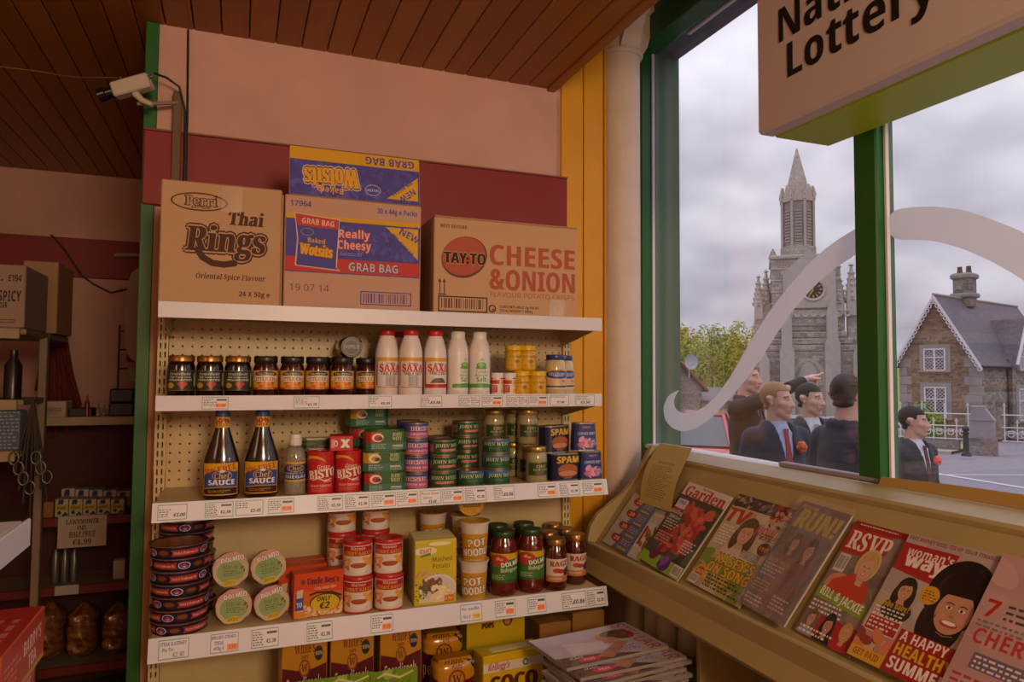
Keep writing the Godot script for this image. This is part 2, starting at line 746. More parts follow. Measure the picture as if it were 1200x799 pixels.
# shop lamps: ceiling fluorescent fittings over the shop floor, behind the camera
func make_lamps() -> void:
	for q in [[Vector3(0.5, 2.58, 3.5), 0.0, 4.5], [Vector3(-1.7, 2.58, 1.9), PI / 2, 0.25]]:
		var t := thing("ceiling_lamp", "white fluorescent batten fixed under the wooden ceiling", "lamp", q[0], q[1], "fluorescent ceiling lamps")
		part(t, "housing", boxm(Vector3(1.25, 0.05, 0.09), 0.008), m("lamp_housing", "e8e4da", 0.5), sh(0, 0.045, 0))
		part(t, "tube", MB.new().tube([Vector3(-0.6, -0.02, 0), Vector3(0.6, -0.02, 0)], 0.016, 12).done(), m("lamp_tube", "fff0d0", 0.4, {"glow": 2.5, "glow_color": "ffd9a0"}))
		for s in [-1, 1]:
			part(t, "end_cap", boxm(Vector3(0.03, 0.06, 0.05), 0.004), m("lamp_housing"), sh(s * 0.61, -0.01, 0))
		var l := OmniLight3D.new()
		l.name = "lamp_light"
		l.light_size = 0.3
		l.light_energy = q[2]
		l.light_color = Color("ffe1bc")
		l.omni_range = 14.0
		l.omni_attenuation = 2.0
		l.shadow_enabled = true
		l.position = Vector3(0, -0.36, 0)
		t.add_child(l)


func wood(key: String, cols: Array, sd: int) -> StandardMaterial3D:
	return m(key, "ffffff", 0.42, {"tex": noise_tex(0.02, cols, 256, sd, 4, FastNoiseLite.TYPE_SIMPLEX_SMOOTH, Vector2(5.0, 0.35)), "spec": 0.4})


func make_room() -> void:
	var plaster_bump := noise_tex(0.06, ["000000", "ffffff"], 256, 5, 4)
	var pink := m("pink_paint", "cda091", 0.75, {"mott": 1, "tri": 0.8, "bump": plaster_bump, "bump_cm": 0.12})
	var maroon := m("maroon_paint", "86161a", 0.55, {"mott": 1, "tri": 1.0})
	var green := m("green_gloss_paint", "1d5c22", 0.4)
	# floor
	struct("floor", MB.new().box(Vector3(-0.6, -0.05, 1.1), Vector3(4.5, 0.1, 7.2)).done(), m("floor_vinyl", "6b5544", 0.5, {"mott": 1, "tri": 1.0}), "brown vinyl shop floor")
	# ceiling: backing and single boards
	var ce := struct("ceiling", MB.new().box(Vector3(-0.87, 2.71, 1.1), Vector3(3.87, 0.06, 7.1)).done(), m("ceiling_backing", "2a1208", 0.8), "varnished wooden board ceiling")
	var tones := []
	for k in 5:
		tones.append(wood("varnished_board_%d" % k, [["7e4a1a", "945a22", "a06628"], ["844c1e", "9a6028", "a46a2e"], ["784214", "8e521c", "9a5e24"], ["8a5220", "9e642a", "aa6e32"], ["7c4612", "92561a", "9e6224"]][k], 20 + k))
	var bm := MB.new().box(Vector3.ZERO, Vector3(0.0772, 0.016, 6.95), 0.003).done()
	# texture along the boards
	var x := -2.752
	var k := 0
	while x < 1.06:
		part(ce, "board", bm, tones[(k * 7 + k / 3) % 5], sh(x, 2.668, 1.1))
		x += 0.08
		k += 1
	var oak := wood("fascia_board", ["7e4a1a", "945a22", "a06628"], 31)
	struct("trim_1", MB.new().box(Vector3(1.074, 2.87, 1.1), Vector3(0.012, 0.40, 7.0), 0.002).done(), oak, "varnished fascia board at the edge of the wooden ceiling")
	struct("trim_2", MB.new().box(Vector3(1.061, 2.6565, 1.1), Vector3(0.034, 0.014, 7.0), 0.004).done(), oak, "varnished edge strip under the fascia board")
	var cream := m("cream_paint", "cdb5a3", 0.7, {"mott": 1, "tri": 1.0, "bump": plaster_bump, "bump_cm": 0.1})
	struct("ceiling_window_bay", MB.new().box(Vector3(1.39, 3.1, 1.1), Vector3(0.64, 0.06, 7.2)).done(), cream, "cream plaster ceiling over the window bay")
	# partition behind the shelves
	struct("wall_partition", MB.new().box(Vector3(0.45, 1.34, -0.45), Vector3(1.45, 2.68, 0.1)).done(), pink, "pink painted partition wall behind the shelves")
	struct("trim_3", MB.new().box(Vector3(0.42, 2.2125, -0.39), Vector3(1.40, 0.225, 0.02), 0.003).done(), maroon, "maroon painted board across the pink wall")
	struct("trim_4", MB.new().box(Vector3(0.42, 2.327, -0.388), Vector3(1.40, 0.006, 0.024), 0.001).done(), m("brown_edge", "7a4a2c", 0.6), "thin brown strip on top of the maroon board")
	struct("trim_5", MB.new().box(Vector3(-0.2655, 1.33, -0.395), Vector3(0.036, 2.658, 0.012), 0.002).done(), green, "green painted corner strip at the end of the pink wall")
	struct("trim_6", MB.new().box(Vector3(-0.218, 1.05, -0.392), Vector3(0.058, 2.08, 0.014), 0.002).done(), wood("pale_batten", ["9a6a48", "a57450", "ad7d58"], 33), "pale wooden strip beside the green corner strip")
	# far room
	struct("wall_far", MB.new().box(Vector3(-0.6, 1.5, -2.43), Vector3(4.6, 3.2, 0.1)).done(), pink, "pink painted far wall of the back room")
	struct("trim_7", MB.new().box(Vector3(-0.9, 2.205, -2.37), Vector3(3.9, 0.21, 0.02), 0.003).done(), maroon, "maroon board across the far wall")
	struct("wall_left", MB.new().box(Vector3(-2.85, 1.5, 1.1), Vector3(0.1, 3.2, 7.2)).done(), pink, "pink painted side wall of the shop")
	struct("wall_rear", MB.new().box(Vector3(-0.6, 1.5, 4.65), Vector3(4.6, 3.2, 0.1)).done(), pink, "pink painted wall behind the shop floor")
	# yellow boarded pilaster right of the shelves
	var yel := m("yellow_paint", "dc9a0c", 0.45, {"mott": 1, "tri": 1.0})
	var pil := struct("wall_pilaster", MB.new().box(Vector3(1.205, 1.53, -0.46), Vector3(0.15, 3.06, 0.1)).done(), yel, "yellow boarded pilaster beside the shelves")
	for q in [[1.099, 1.190], [1.193, 1.276]]:
		part(pil, "board", MB.new().box(Vector3((q[0] + q[1]) / 2, 1.53, -0.4), Vector3(q[1] - q[0], 3.06, 0.022), 0.003).done(), yel)
	part(pil, "corner_bead", MB.new().box(Vector3(1.2815, 1.53, -0.395), Vector3(0.008, 3.06, 0.026), 0.003).done(), yel)
	struct("trim_8", MB.new().box(Vector3(1.09, 1.32, -0.41), Vector3(0.016, 2.64, 0.02), 0.003).done(), wood("dark_batten", ["57341e", "63402a", "6d4932"], 35), "brown strip between pink wall and yellow boards")
	# column with moulded top
	var colm := thing("column", "round cream painted iron column with a moulded capital by the window", "column", Vector3(1.372, 0, -0.44))
	part(colm, "shaft", MB.new().lathe([Vector2(0.1, 0), Vector2(0.1, 0.2), Vector2(0.084, 0.23), Vector2(0.082, 2.84)], 40).done(), m("column_paint", "d6c0ac", 0.5, {"mott": 1, "tri": 2.0, "bump": noise_tex(0.02, ["000000", "606060", "ffffff"], 256, 18, 4), "bump_cm": 0.35}))
	part(colm, "ring", MB.new().lathe([Vector2(0.082, 2.836), Vector2(0.091, 2.84), Vector2(0.094, 2.849), Vector2(0.091, 2.858), Vector2(0.084, 2.862)], 40).done(), m("column_paint"))
	part(colm, "capital", MB.new().lathe([Vector2(0.084, 2.86), Vector2(0.086, 2.92), Vector2(0.1, 3.0), Vector2(0.1, 3.08)], 40).done(), m("column_paint"))
	var br := PackedVector2Array([Vector2(0.06, 0.20), Vector2(0.17, 0.20), Vector2(0.17, 0.10), Vector2(0.14, 0.088), Vector2(0.118, 0.062), Vector2(0.106, 0.02), Vector2(0.085, -0.012), Vector2(0.06, -0.012)])
	for a in [0.0, -90.0]:
		part(colm, "bracket", MB.new().slab(br, -0.04, 0.04).done(), m("column_paint"), rot(Vector3.UP, a, Vector3(0, 2.872, 0)))
	# walls round the window
	var outwall := m("outer_render", "7b776c", 0.9, {"mott": 1, "tri": 1.0})
	struct("wall_window_end", MB.new().box(Vector3(1.6, 1.4, -1.456), Vector3(0.18, 3.4, 1.9)).done(), outwall, "end of the window wall beyond the column")
	struct("wall_window_far", MB.new().box(Vector3(1.4, 1.5, -0.56), Vector3(0.26, 3.2, 0.1)).done(), cream, "cream wall behind the column")
	struct("wall_below_window", MB.new().box(Vector3(1.6, 0.625, 2.05), Vector3(0.18, 1.35, 5.1)).done(), outwall, "low wall under the shop window")
	struct("wall_window_near", MB.new().box(Vector3(1.6, 2.12, 4.41), Vector3(0.18, 1.66, 0.42)).done(), outwall, "end of the window wall behind the shop floor")
	struct("wall_above_window", MB.new().box(Vector3(1.6, 3.02, 2.05), Vector3(0.18, 0.17, 5.1)).done(), m("outer_lintel", "6a6370", 0.8), "grey lintel over the shop window")


func make_window() -> void:
	var green := m("green_gloss_paint")
	var glass := m("window_glass", "eef2ee", 0.0, {"alpha": 0.015, "spec": 0.5})
	var vinyl := m("white_vinyl", "eff0fc", 0.6, {"alpha": 0.8, "back": "ffffff"})
	var zs := [-0.498, 0.535, 0.608, 1.68, 1.753, 2.83, 2.903, 4.2]
	var wins := []
	for k in 4:
		var z0: float = zs[k * 2]
		var z1: float = zs[k * 2 + 1]
		var w := struct("window_%d" % (k + 1), MB.new().box(Vector3(1.57, 2.122, (z0 + z1) / 2), Vector3(0.006, 1.594, z1 - z0)).done(), glass, "large clear shop window pane")
		wins.append(w)
		for zz in [z0 + 0.005, z1 - 0.005]:
			part(w, "glazing_bead", MB.new().box(Vector3(1.562, 2.11, zz), Vector3(0.012, 1.62, 0.008), 0.001).done(), m("white_bead", "d8d4dc", 0.4))
	# frame
	struct("trim_10", MB.new().box(Vector3(1.542, 2.11, -0.510), Vector3(0.062, 1.66, 0.026), 0.003).done(), green, "green window jamb beside the column")
	struct("trim_11", MB.new().box(Vector3(1.632, 2.11, -0.504), Vector3(0.12, 1.66, 0.02), 0.003).done(), m("outer_green", "4c6a50", 0.6), "grey green outer reveal of the window")
	struct("trim_12", MB.new().box(Vector3(1.535, 2.975, 1.9), Vector3(0.09, 0.11, 4.9), 0.004).done(), green, "green window head")
	struct("trim_13", MB.new().box(Vector3(1.632, 2.932, 1.9), Vector3(0.12, 0.02, 4.9), 0.003).done(), m("outer_head", "5f5a64", 0.7), "grey underside of the window head outside")
	struct("trim_14", MB.new().box(Vector3(1.588, 2.916, 1.97), Vector3(0.016, 0.012, 4.5), 0.002).done(), m("white_bead"), "pale metal strip under the window head")
	for k in 3:
		var z0: float = zs[k * 2 + 1]
		struct("trim_%d" % (15 + k), MB.new().box(Vector3(1.5635, 2.11, z0 + 0.0365), Vector3(0.065, 1.63, 0.073), 0.004).done(), green, "green wooden mullion between the window panes")
	struct("trim_18", MB.new().box(Vector3(1.566, 1.3165, 1.9), Vector3(0.088, 0.018, 4.8), 0.004).done(), m("sill_paint", "dcd8d8", 0.35), "white window sill")
	# white swoosh stuck on the panes
	var upper := [[797, 456], [783, 463], [777, 477], [779, 492], [788, 502], [800, 506], [815, 502], [832, 491], [852, 470], [872, 447], [893, 418], [914, 384], [938, 352], [968, 321], [1012, 292]]
	var lower := [[1012, 262], [975, 285], [950, 306], [925, 334], [900, 367], [878, 402], [858, 438], [842, 461], [828, 475], [814, 483], [800, 485], [791, 479], [789, 470], [792, 462]]
	var pl := PackedVector2Array()
	for q in upper + lower:
		var w3 := on_x(q[0], q[1], 1.565)
		pl.append(Vector2(-w3.z, w3.y))
	part(wins[0], "vinyl_swoosh", MB.new().slab(rounder(pl), -0.0006, 0.0006).done(), vinyl, Transform3D(Basis(Vector3(0, 0, -1), Vector3.UP, Vector3(1, 0, 0)), Vector3(1.5655, 0, 0)), "white vinyl swoosh stuck on the glass")
	pl = PackedVector2Array()
	for q in [[1042, 281], [1090, 281], [1125, 290], [1160, 305], [1200, 328], [1250, 370], [1255, 305], [1200, 272], [1160, 256], [1127, 245], [1085, 241], [1042, 246]]:
		var w3 := on_x(q[0], q[1], 1.565)
		pl.append(Vector2(-w3.z, w3.y))
	part(wins[1], "vinyl_swoosh", MB.new().slab(rounder(pl), -0.0006, 0.0006).done(), vinyl, Transform3D(Basis(Vector3(0, 0, -1), Vector3.UP, Vector3(1, 0, 0)), Vector3(1.5655, 0, 0)), "white vinyl swoosh stuck on the glass")
	# hanging sign: a white lightbox, green below
	var x0 := 1.25
	var x1 := 1.495
	var yb := 2.228
	var yt := 2.72
	var z0 := 0.488
	var z1 := 1.75
	var sg := thing("shop_sign", "white box sign with black lettering and lime green underside hanging in the window", "sign", Vector3(x0, yb, z0))
	var W := z1 - z0
	var H := yt - yb
	part(sg, "face_panel", MB.new().box(Vector3(0.028, H / 2, W / 2), Vector3(0.055, H, W), 0.008).done(), m("sign_face", "cbbab4", 0.4))
	part(sg, "back_box", MB.new().box(Vector3((0.055 + x1 - x0) / 2, H / 2, W / 2), Vector3(x1 - x0 - 0.055, H, W), 0.006).done(), m("sign_green", "a8be10", 0.4))
	for q in [["National", 0.249, 0.075], ["Lottery", 0.149, 0.103]]:
		var tm := TextMesh.new()
		tm.text = q[0]
		var f := SystemFont.new()
		f.font_names = PackedStringArray(["Droid Sans"])
		f.font_weight = 700
		tm.font = f
		tm.font_size = 64
		tm.pixel_size = 0.00184
		tm.depth = 0.0008
		tm.horizontal_alignment = HORIZONTAL_ALIGNMENT_LEFT
		part(sg, "lettering", tm, m("sign_black", "17120f", 0.5), Transform3D(Basis(Vector3.UP, -PI / 2), Vector3(-0.0006, q[1], q[2])), "black letters")
	for zz in [0.2, 1.05]:
		part(sg, "hanger", MB.new().box(Vector3(0.12, H + 0.17, zz), Vector3(0.012, 0.36, 0.012)).done(), m("grey_steel", "7a7a78", 0.4, {"metal": 0.8}))


func rounder(p: PackedVector2Array) -> PackedVector2Array:   # corner cutting
	for r in 2:
		var o := PackedVector2Array()
		for k in p.size():
			var b := p[(k + 1) % p.size()]
			o.append(p[k].lerp(b, 0.2))
			o.append(p[k].lerp(b, 0.8))
		p = o
	return p


func along_x(zy: PackedVector2Array, x0: float, x1: float) -> ArrayMesh:   # outline in z and y, pushed along x
	var mb := MB.new()
	mb.xf = Transform3D(Basis(Vector3(0, 0, 1), Vector3.UP, Vector3(-1, 0, 0)), Vector3.ZERO)
	return mb.slab(zy, -x1, -x0).done()


func make_shelving() -> void:
	var cream := m("shelf_cream", "ccb480", 0.4, {"mott": 1, "tri": 2.0})
	var white := m("shelf_white", "d2cfd8", 0.38)
	var unit := thing("shelving_unit", "cream steel shop shelving with pegboard back and five shelves", "shelves", Vector3.ZERO)
	var X0 := -0.19
	var X1 := 1.058
	var zb := -0.29
	# perforated back board: real holes
	var mb := MB.new()
	var st := 0.0255
	var y0 := 1.28
	var cols := 49
	st = (X1 - X0) / cols
	var rows := int((1.765 - y0) / st)
	var fx := X0
	for j in rows:
		for i in cols:
			var cx := fx + (i + 0.5) * st
			var cy := y0 + (j + 0.5) * st
			for e in 8:
				var a := TAU * (e + 0.5) / 8
				var b := TAU * (e + 1.5) / 8
				var pa := Vector2(cos(a), sin(a))
				var pb := Vector2(cos(b), sin(b))
				var ra := 0.0031
				var oa := pa / maxf(absf(pa.x), absf(pa.y)) * st * 0.5
				var ob := pb / maxf(absf(pb.x), absf(pb.y)) * st * 0.5
				mb.quad(Vector3(cx + ob.x, cy + ob.y, zb), Vector3(cx + pb.x * ra, cy + pb.y * ra, zb), Vector3(cx + pa.x * ra, cy + pa.y * ra, zb), Vector3(cx + oa.x, cy + oa.y, zb))
				if absf(oa.x - ob.x) > 1e-4 and absf(oa.y - ob.y) > 1e-4:
					var cr := Vector2(signf(oa.x + ob.x), signf(oa.y + ob.y)) * st * 0.5
					mb.face3(Vector3(cx + ob.x, cy + ob.y, zb), Vector3(cx + oa.x, cy + oa.y, zb), Vector3(cx + cr.x, cy + cr.y, zb))
				mb.quad(Vector3(cx + pa.x * ra, cy + pa.y * ra, zb), Vector3(cx + pb.x * ra, cy + pb.y * ra, zb), Vector3(cx + pb.x * ra, cy + pb.y * ra, zb - 0.009), Vector3(cx + pa.x * ra, cy + pa.y * ra, zb - 0.009))
	part(unit, "pegboard_panel", mb.done(), cream, Transform3D(), "cream pegboard with rows of small holes")
	part(unit, "back_panel", MB.new().box(Vector3((X0 + X1) / 2, 0.64, zb - 0.004), Vector3(X1 - X0, 1.28, 0.006)).done(), cream, Transform3D(), "plain cream back panel")
	for xx in [X0 - 0.012, X1 + 0.012]:
		# hollow channel with two rows of open slots
		var ch := MB.new()
		ch.at(xx, 0, zb - 0.012)
		var es := [-0.015, -0.008, -0.004, 0.004, 0.008, 0.015]
		for c in [0, 2, 4]:
			ch.quad(Vector3(es[c], 0, 0.025), Vector3(es[c + 1], 0, 0.025), Vector3(es[c + 1], 1.76, 0.025), Vector3(es[c], 1.76, 0.025))
		for c in [1, 3]:
			for j in 69:
				var ya := j * 0.0255
				ch.quad(Vector3(es[c], ya, 0.025), Vector3(es[c + 1], ya, 0.025), Vector3(es[c + 1], ya + 0.0095, 0.025), Vector3(es[c], ya + 0.0095, 0.025))
				for e in 2:   # edges of the thick plate
					ch.quad(Vector3(es[c + e], ya + 0.0095, 0.025), Vector3(es[c + e], ya + 0.0095, 0.013), Vector3(es[c + e], ya + 0.0255, 0.013), Vector3(es[c + e], ya + 0.0255, 0.025))
					var yy := ya + 0.0095 + e * 0.016
					ch.quad(Vector3(es[c], yy, 0.013), Vector3(es[c + 1], yy, 0.013), Vector3(es[c + 1], yy, 0.025), Vector3(es[c], yy, 0.025))
		for e in [-1.0, 1.0]:
			ch.box(Vector3(e * 0.0145, 0.88, 0), Vector3(0.001, 1.76, 0.05))
		ch.box(Vector3(0, 0.88, -0.0245), Vector3(0.03, 1.76, 0.001))
		part(unit, "upright", ch.done(), cream, Transform3D(), "slotted steel upright")
	# shelves
	var tick := make_ticket_art()
	for k in 5:
		var deep := 0.0 if k < 4 else 0.12
		var lo: float = LIP[k][0]
		var hi: float = LIP[k][1]
		var lean := 0.0 if k < 2 else 0.012
		var y: float = SHELF_Y[k]
		var sp := MB.new()
		sp.box(Vector3((X0 + X1) / 2, y - 0.008, (zb + deep - 0.004) / 2), Vector3(X1 - X0 - 0.004, 0.016, deep - zb - 0.004), 0.002)
		var shelf := part(unit, "shelf", sp.done(), cream)
		var ex := 0.0 if k < 2 else 0.016
		part(shelf, "price_rail", along_x(PackedVector2Array([Vector2(deep - 0.004 + lean, lo), Vector2(deep + lean, lo), Vector2(deep, hi), Vector2(deep - 0.004, hi)]), X0, X1 + ex), white, Transform3D(), "white price rail")
		for xx in [X0 + 0.008, X1 - 0.006]:
			var g := PackedVector2Array([Vector2(zb, y - 0.016), Vector2(deep - 0.01, y - 0.016), Vector2(deep - 0.01, y - 0.026), Vector2(zb, y - 0.075)])
			part(shelf, "bracket", along_x(g, xx - 0.0015, xx + 0.0015), cream)
		if k > 0 and k < 4:
			var list: Array = [[], [[236, 268, 0], [344, 375, 1], [432, 460, 2], [493, 519, 3], [538, 563, 4], [565, 590, 5], [594, 619, 4], [620, 643, 5], [645, 668, 6], [675, 698, 7]],
				[[184, 220, 8], [239.5, 274, 9], [275.5, 309, 10], [314, 345, 5], [372, 402, 9], [404, 433, 9], [435, 464, 5], [465, 490, 5], [492, 517, 11], [518, 543, 5], [545, 570, 9], [579, 603, 3], [630, 652, 5], [656, 679, 9], [683, 707, 5]],
				[[185, 222, 12], [246, 280, 13], [294, 327, 9], [359, 390, 9], [434, 461, 5], [539, 565, 14], [580, 604, 5], [618, 640, 5], [658, 687, 3], [688, 709, 9]]][k]
			for q in list:
				var ym := (lo + hi) / 2
				var xa := sx(q[0], ym, deep + 0.006)
				var xb := sx(q[1], ym, deep + 0.006)
				var h := (hi - lo) * 0.86
				var mt := m("tickets", "ffffff", 0.45, {"tex": tick})
				part(shelf, "price_ticket", MB.new().box(Vector3.ZERO, Vector3(xb - xa, h, 0.0008), 0.0, [Rect2(0.25 * (q[2] % 4), 0.25 * (q[2] / 4), 0.25, 0.25)]).done(), mt, rot(Vector3.RIGHT, -rad_to_deg(atan(lean / (hi - lo))), Vector3((xa + xb) / 2, ym, deep + lean * 0.5 + 0.001)))


func make_ticket_art() -> ImageTexture:
	var sheet := Image.create_empty(512, 288, false, Image.FORMAT_RGBA8)
	for k in 15:
		var a := art(128, 72, "d9d5d8").fr(2, 2, 124, 68, "5f9186", 3)
		match k:
			0, 5:
				a.lines(10, 12, 56, 44, 9, "54565c", k + 1).r(70, 14, 48, 9, "3a3d44")
				a.r(66, 38, 50, 22, "f08a3c").t("€1.49" if k == 0 else "€1.99", 91, 49, 12, "b5502a")
			1:
				a.lines(10, 12, 60, 40, 10, "54565c", 4).t("€1.75", 92, 50, 13, "20222a", {"sk": 0.2})
			2:
				a.lines(8, 12, 50, 40, 10, "54565c", 6).t("€0.95", 92, 46, 15, "20222a", {"sk": 0.2})
			3:
				a.lines(8, 12, 46, 46, 9, "54565c", 8).t("€0.86", 88, 44, 17, "1c2038", {"sk": 0.2})
			4:
				a.lines(8, 14, 60, 46, 9, "54565c", 9).lines(74, 14, 44, 46, 10, "44464c", 3)
			6:
				a.lines(8, 8, 110, 12, 8, "4f7a6c", 5).t("€1.40", 72, 48, 14, "2a2c34", {"sk": 0.2})
			7:
				a.lines(8, 10, 100, 22, 10, "4a5a80", 7).t("€3.50", 66, 50, 18, "1c2048", {"sk": 0.2})
			8:
				a.lines(8, 22, 46, 36, 10, "54565c", 11).t("€2.00", 94, 48, 15, "20222a", {"sk": 0.2})
			9:
				a.lines(8, 12, 56, 48, 9, "44464c", 13).r(72, 14, 46, 8, "3a3d44").t("€2.39", 92, 48, 13, "2a2c34")
			10:
				a.lines(8, 12, 56, 30, 10, "44464c", 15).t("€3.45", 92, 50, 14, "2a2c34", {"sk": 0.25})
			11:
				a.t("Picnic Ham", 62, 18, 13, "8c2c2c", {"sk": 0.2, "f": "s", "w": 104}).t("Salmon", 46, 38, 12, "8c2c2c", {"sk": 0.2, "f": "s"}).t("€3.69", 74, 58, 14, "1c2048", {"sk": 0.2})
			12:
				a.t("STEAK & KIDNEY", 62, 18, 11, "2c3c8c", {"sk": 0.15, "f": "s", "w": 108}).t("Pie Tin", 40, 38, 11, "2c3c8c", {"sk": 0.15, "f": "s"}).t("€2.90", 84, 56, 14, "2c3c8c", {"sk": 0.15, "f": "s"})
			13:
				a.t("BRAISED STEWED", 62, 16, 10, "2c3c8c", {"sk": 0.15, "f": "s", "w": 108}).t("STEAK", 40, 36, 11, "2c3c8c", {"f": "s"}).t("400g €", 40, 56, 11, "2c3c8c", {"f": "s"}).r(76, 42, 46, 22, "f08a3c").t("2.99", 99, 53, 12, "b5502a")
			14:
				a.t("Pot  noodles", 62, 20, 12, "2c3c8c", {"f": "s", "w": 100}).t("9oz €", 40, 50, 13, "2c3c8c", {"f": "s"}).r(70, 40, 48, 22, "e8c43c").t("1.59", 94, 51, 12, "5a5a40")
		sheet.blit_rect(a.im, Rect2i(0, 0, 128, 72), Vector2i(128 * (k % 4), 72 * (k / 4)))
	return ImageTexture.create_from_image(sheet)


# the magazine rack under the window
const RACK_A := Vector2(1.135, 1.035)   # foot of the slope, x and y; it climbs at 52 degrees
const RACK_UP := Vector3(0.6157, 0.788, 0)
const RACK_N := Vector3(-0.788, 0.6157, 0)


func slope(s: float, z: float, off := 0.0) -> Vector3:
	return Vector3(RACK_A.x, RACK_A.y, z) + RACK_UP * s + RACK_N * off


func make_rack() -> void:
	var paint := m("rack_paint", "aa9460", 0.45, {"mott": 1, "tri": 1.5})
	var zl := -0.19
	var zr := 2.6
	var t := thing("magazine_rack", "cream painted sloping magazine rack with curved end under the window", "rack", Vector3.ZERO)
	var side := PackedVector2Array()
	for q in [[691, 674], [689.5, 650], [689, 632], [692, 617], [700, 603], [713, 592], [727, 581], [740, 567], [749, 552], [757, 537], [764, 523]]:
		var w := on_z(q[0], q[1], zl)
		side.append(Vector2(w.x, w.y))
	side.append(Vector2(1.46, side[side.size() - 1].y))
	side.append(Vector2(1.46, side[0].y))
	part(t, "side_panel", MB.new().slab(side, zl - 0.018, zl).done(), paint, Transform3D(), "curved end panel")
	var L := zr - zl
	part(t, "front_board", MB.new().box(Vector3(1.113, 0.985, (zl + zr) / 2), Vector3(0.018, 0.112, L), 0.003).done(), paint)
	var sl := MB.new()
	sl.quad(slope(-0.10, zr), slope(-0.10, zl), slope(0.345, zl), slope(0.345, zr)).quad(slope(0.345, zr, -0.012), slope(0.345, zl, -0.012), slope(-0.10, zl, -0.012), slope(-0.10, zr, -0.012))
	part(t, "sloping_board", sl.done(), paint)
	part(t, "top_rail", MB.new().box(Vector3(1.436, 1.311, (zl + zr) / 2), Vector3(0.17, 0.028, L), 0.007).done(), paint)
	part(t, "back_board", MB.new().box(Vector3(1.468, 0.645, (zl + zr) / 2), Vector3(0.012, 1.29, L), 0.002).done(), paint)
	part(t, "lower_shelf", MB.new().box(Vector3(1.30, 0.71, (zl + zr) / 2), Vector3(0.32, 0.02, L), 0.003).done(), paint)
	for zz in [0.36, 1.3, 2.2]:
		part(t, "divider", MB.new().box(Vector3(1.30, 0.62, zz), Vector3(0.30, 0.63, 0.018), 0.002).done(), paint)
	# typed list hanging over the rail
	var a := art(160, 220, "b9a35f")
	a.t("NEWSAGENTS ORDER", 84, 48, 8, "6a5a34", {"f": "s", "w": 70})
	a.lines(26, 62, 108, 136, 8, "75643c", 5)
	var pa := m("paper_list", "ffffff", 0.8, {"tex": a.tex()})
	var g := MB.new().grid(8, 20, func(u: float, w: float) -> Vector3:
		var k := clampf(w / 0.8, 0.0, 1.0)
		var z := lerpf(lerpf(-0.07, -0.155, k), lerpf(0.11, 0.045, k), u)
		var low := slope(lerpf(0.18, 0.335, k), z, 0.012 + 0.01 * sin(k * PI) + 0.006 * k)
		return low if w < 0.8 else low.lerp(Vector3(1.385, 1.362, lerpf(-0.175, 0.01, u)), (w - 0.8) / 0.2))
	one("paper_list", "yellowed typed paper list hanging over the rack end", "paper", g.done(), pa)
	# bits lying on the sill
	one("plastic_strip", "long grey plastic strip lying on the window sill", "strip", MB.new().box(Vector3.ZERO, Vector3(0.03, 0.014, 0.36), 0.003).done(), m("grey_plastic", "9a90a0", 0.4), Vector3(1.545, 1.3335, 0.42))
	var cg := MB.new().grid(20, 3, func(u: float, w: float) -> Vector3:
		var h := 0.03 * (0.55 + 0.45 * sin(u * 3.0 + 0.4))
		return Vector3(1.505 + 0.012 * sin(u * 4.0) + 0.012 * w, 1.3262 + w * h, lerpf(0.62, 1.55, u)))
	one("card_strip", "curled tan strip of card standing on the window sill", "card", cg.done(), m("tan_card", "a88648", 0.8))
	# bottles lying and standing on the lower shelf of the rack
	var bott := Node3D.new()
	part(bott, "bottle", MB.new().lathe([Vector2(0.0, 0), Vector2(0.034, 0.002), Vector2(0.036, 0.01), Vector2(0.036, 0.13), Vector2(0.02, 0.165), Vector2(0.016, 0.17)], 20).done(), m("pale_plastic", "c9b89c", 0.4))
	part(bott, "cap", MB.new().lathe([Vector2(0.017, 0.168), Vector2(0.018, 0.2), Vector2(0.015, 0.203), Vector2(0, 0.203)], 16).done(), m("cap_white", "d8d0c4", 0.4))
	for q in [[-0.10, 0], [0.0, 1], [0.09, 2], [0.185, 3]]:
		copy(bott, "plastic_bottle", ["pale plastic bottle under the rack, nearest its curved end", "second pale plastic bottle under the rack from its curved end", "third pale plastic bottle under the rack from its curved end", "pale plastic bottle under the rack beside the green packet"][q[1]], "bottle", Vector3(1.24 + 0.01 * (q[1] % 2), 0.72, q[0]), 0.0, "bottles under the magazine rack")
	var gb := Node3D.new()
	part(gb, "carton", boxm(Vector3(0.14, 0.07, 0.07), 0.003), m("green_pack", "8a9a50", 0.5))
	part(gb, "label", boxm(Vector3(0.08, 0.05, 0.001)), m("pale_plastic"), sh(0.02, 0, 0.036))
	copy(gb, "packet", "green packet lying under the magazine rack", "packet", Vector3(1.22, 0.757, 0.275), PI / 2)


# ---------------------------------------------------------------- goods: small builders
func gloss(key: String, c: String, rough := 0.12) -> StandardMaterial3D:
	return m(key, c, rough, {"coat": 0.7})


func paper(key: String, tex: Texture2D, rough := 0.4) -> StandardMaterial3D:
	return m(key, "ffffff", rough, {"tex": tex})


func band(r: float, y0: float, y1: float, half := PI, segs := 28, r1 := -1.0) -> ArrayMesh:   # label wrapped round a jar
	return MB.new().lathe([Vector2(r, y0), Vector2(r if r1 < 0 else r1, y1)], segs, -half, half).done()


func turned(pr: Array, segs := 28) -> ArrayMesh:
	var v := []
	for q in pr:
		v.append(Vector2(q[0], q[1]))
	return MB.new().lathe(v, segs).done()


func carton_rects(w: float, d: float, h: float, side := true) -> Array:
	return []


# a printed box: whole texture on the front, plain colour elsewhere
func printed_box(s: Vector3, b: float, side := Rect2(0.01, 0.01, 0.02, 0.02)) -> ArrayMesh:
	return MB.new().box(Vector3(0, s.y / 2, 0), s, b, [Rect2(0, 0, 1, 1), side, side, side, side, side]).done()


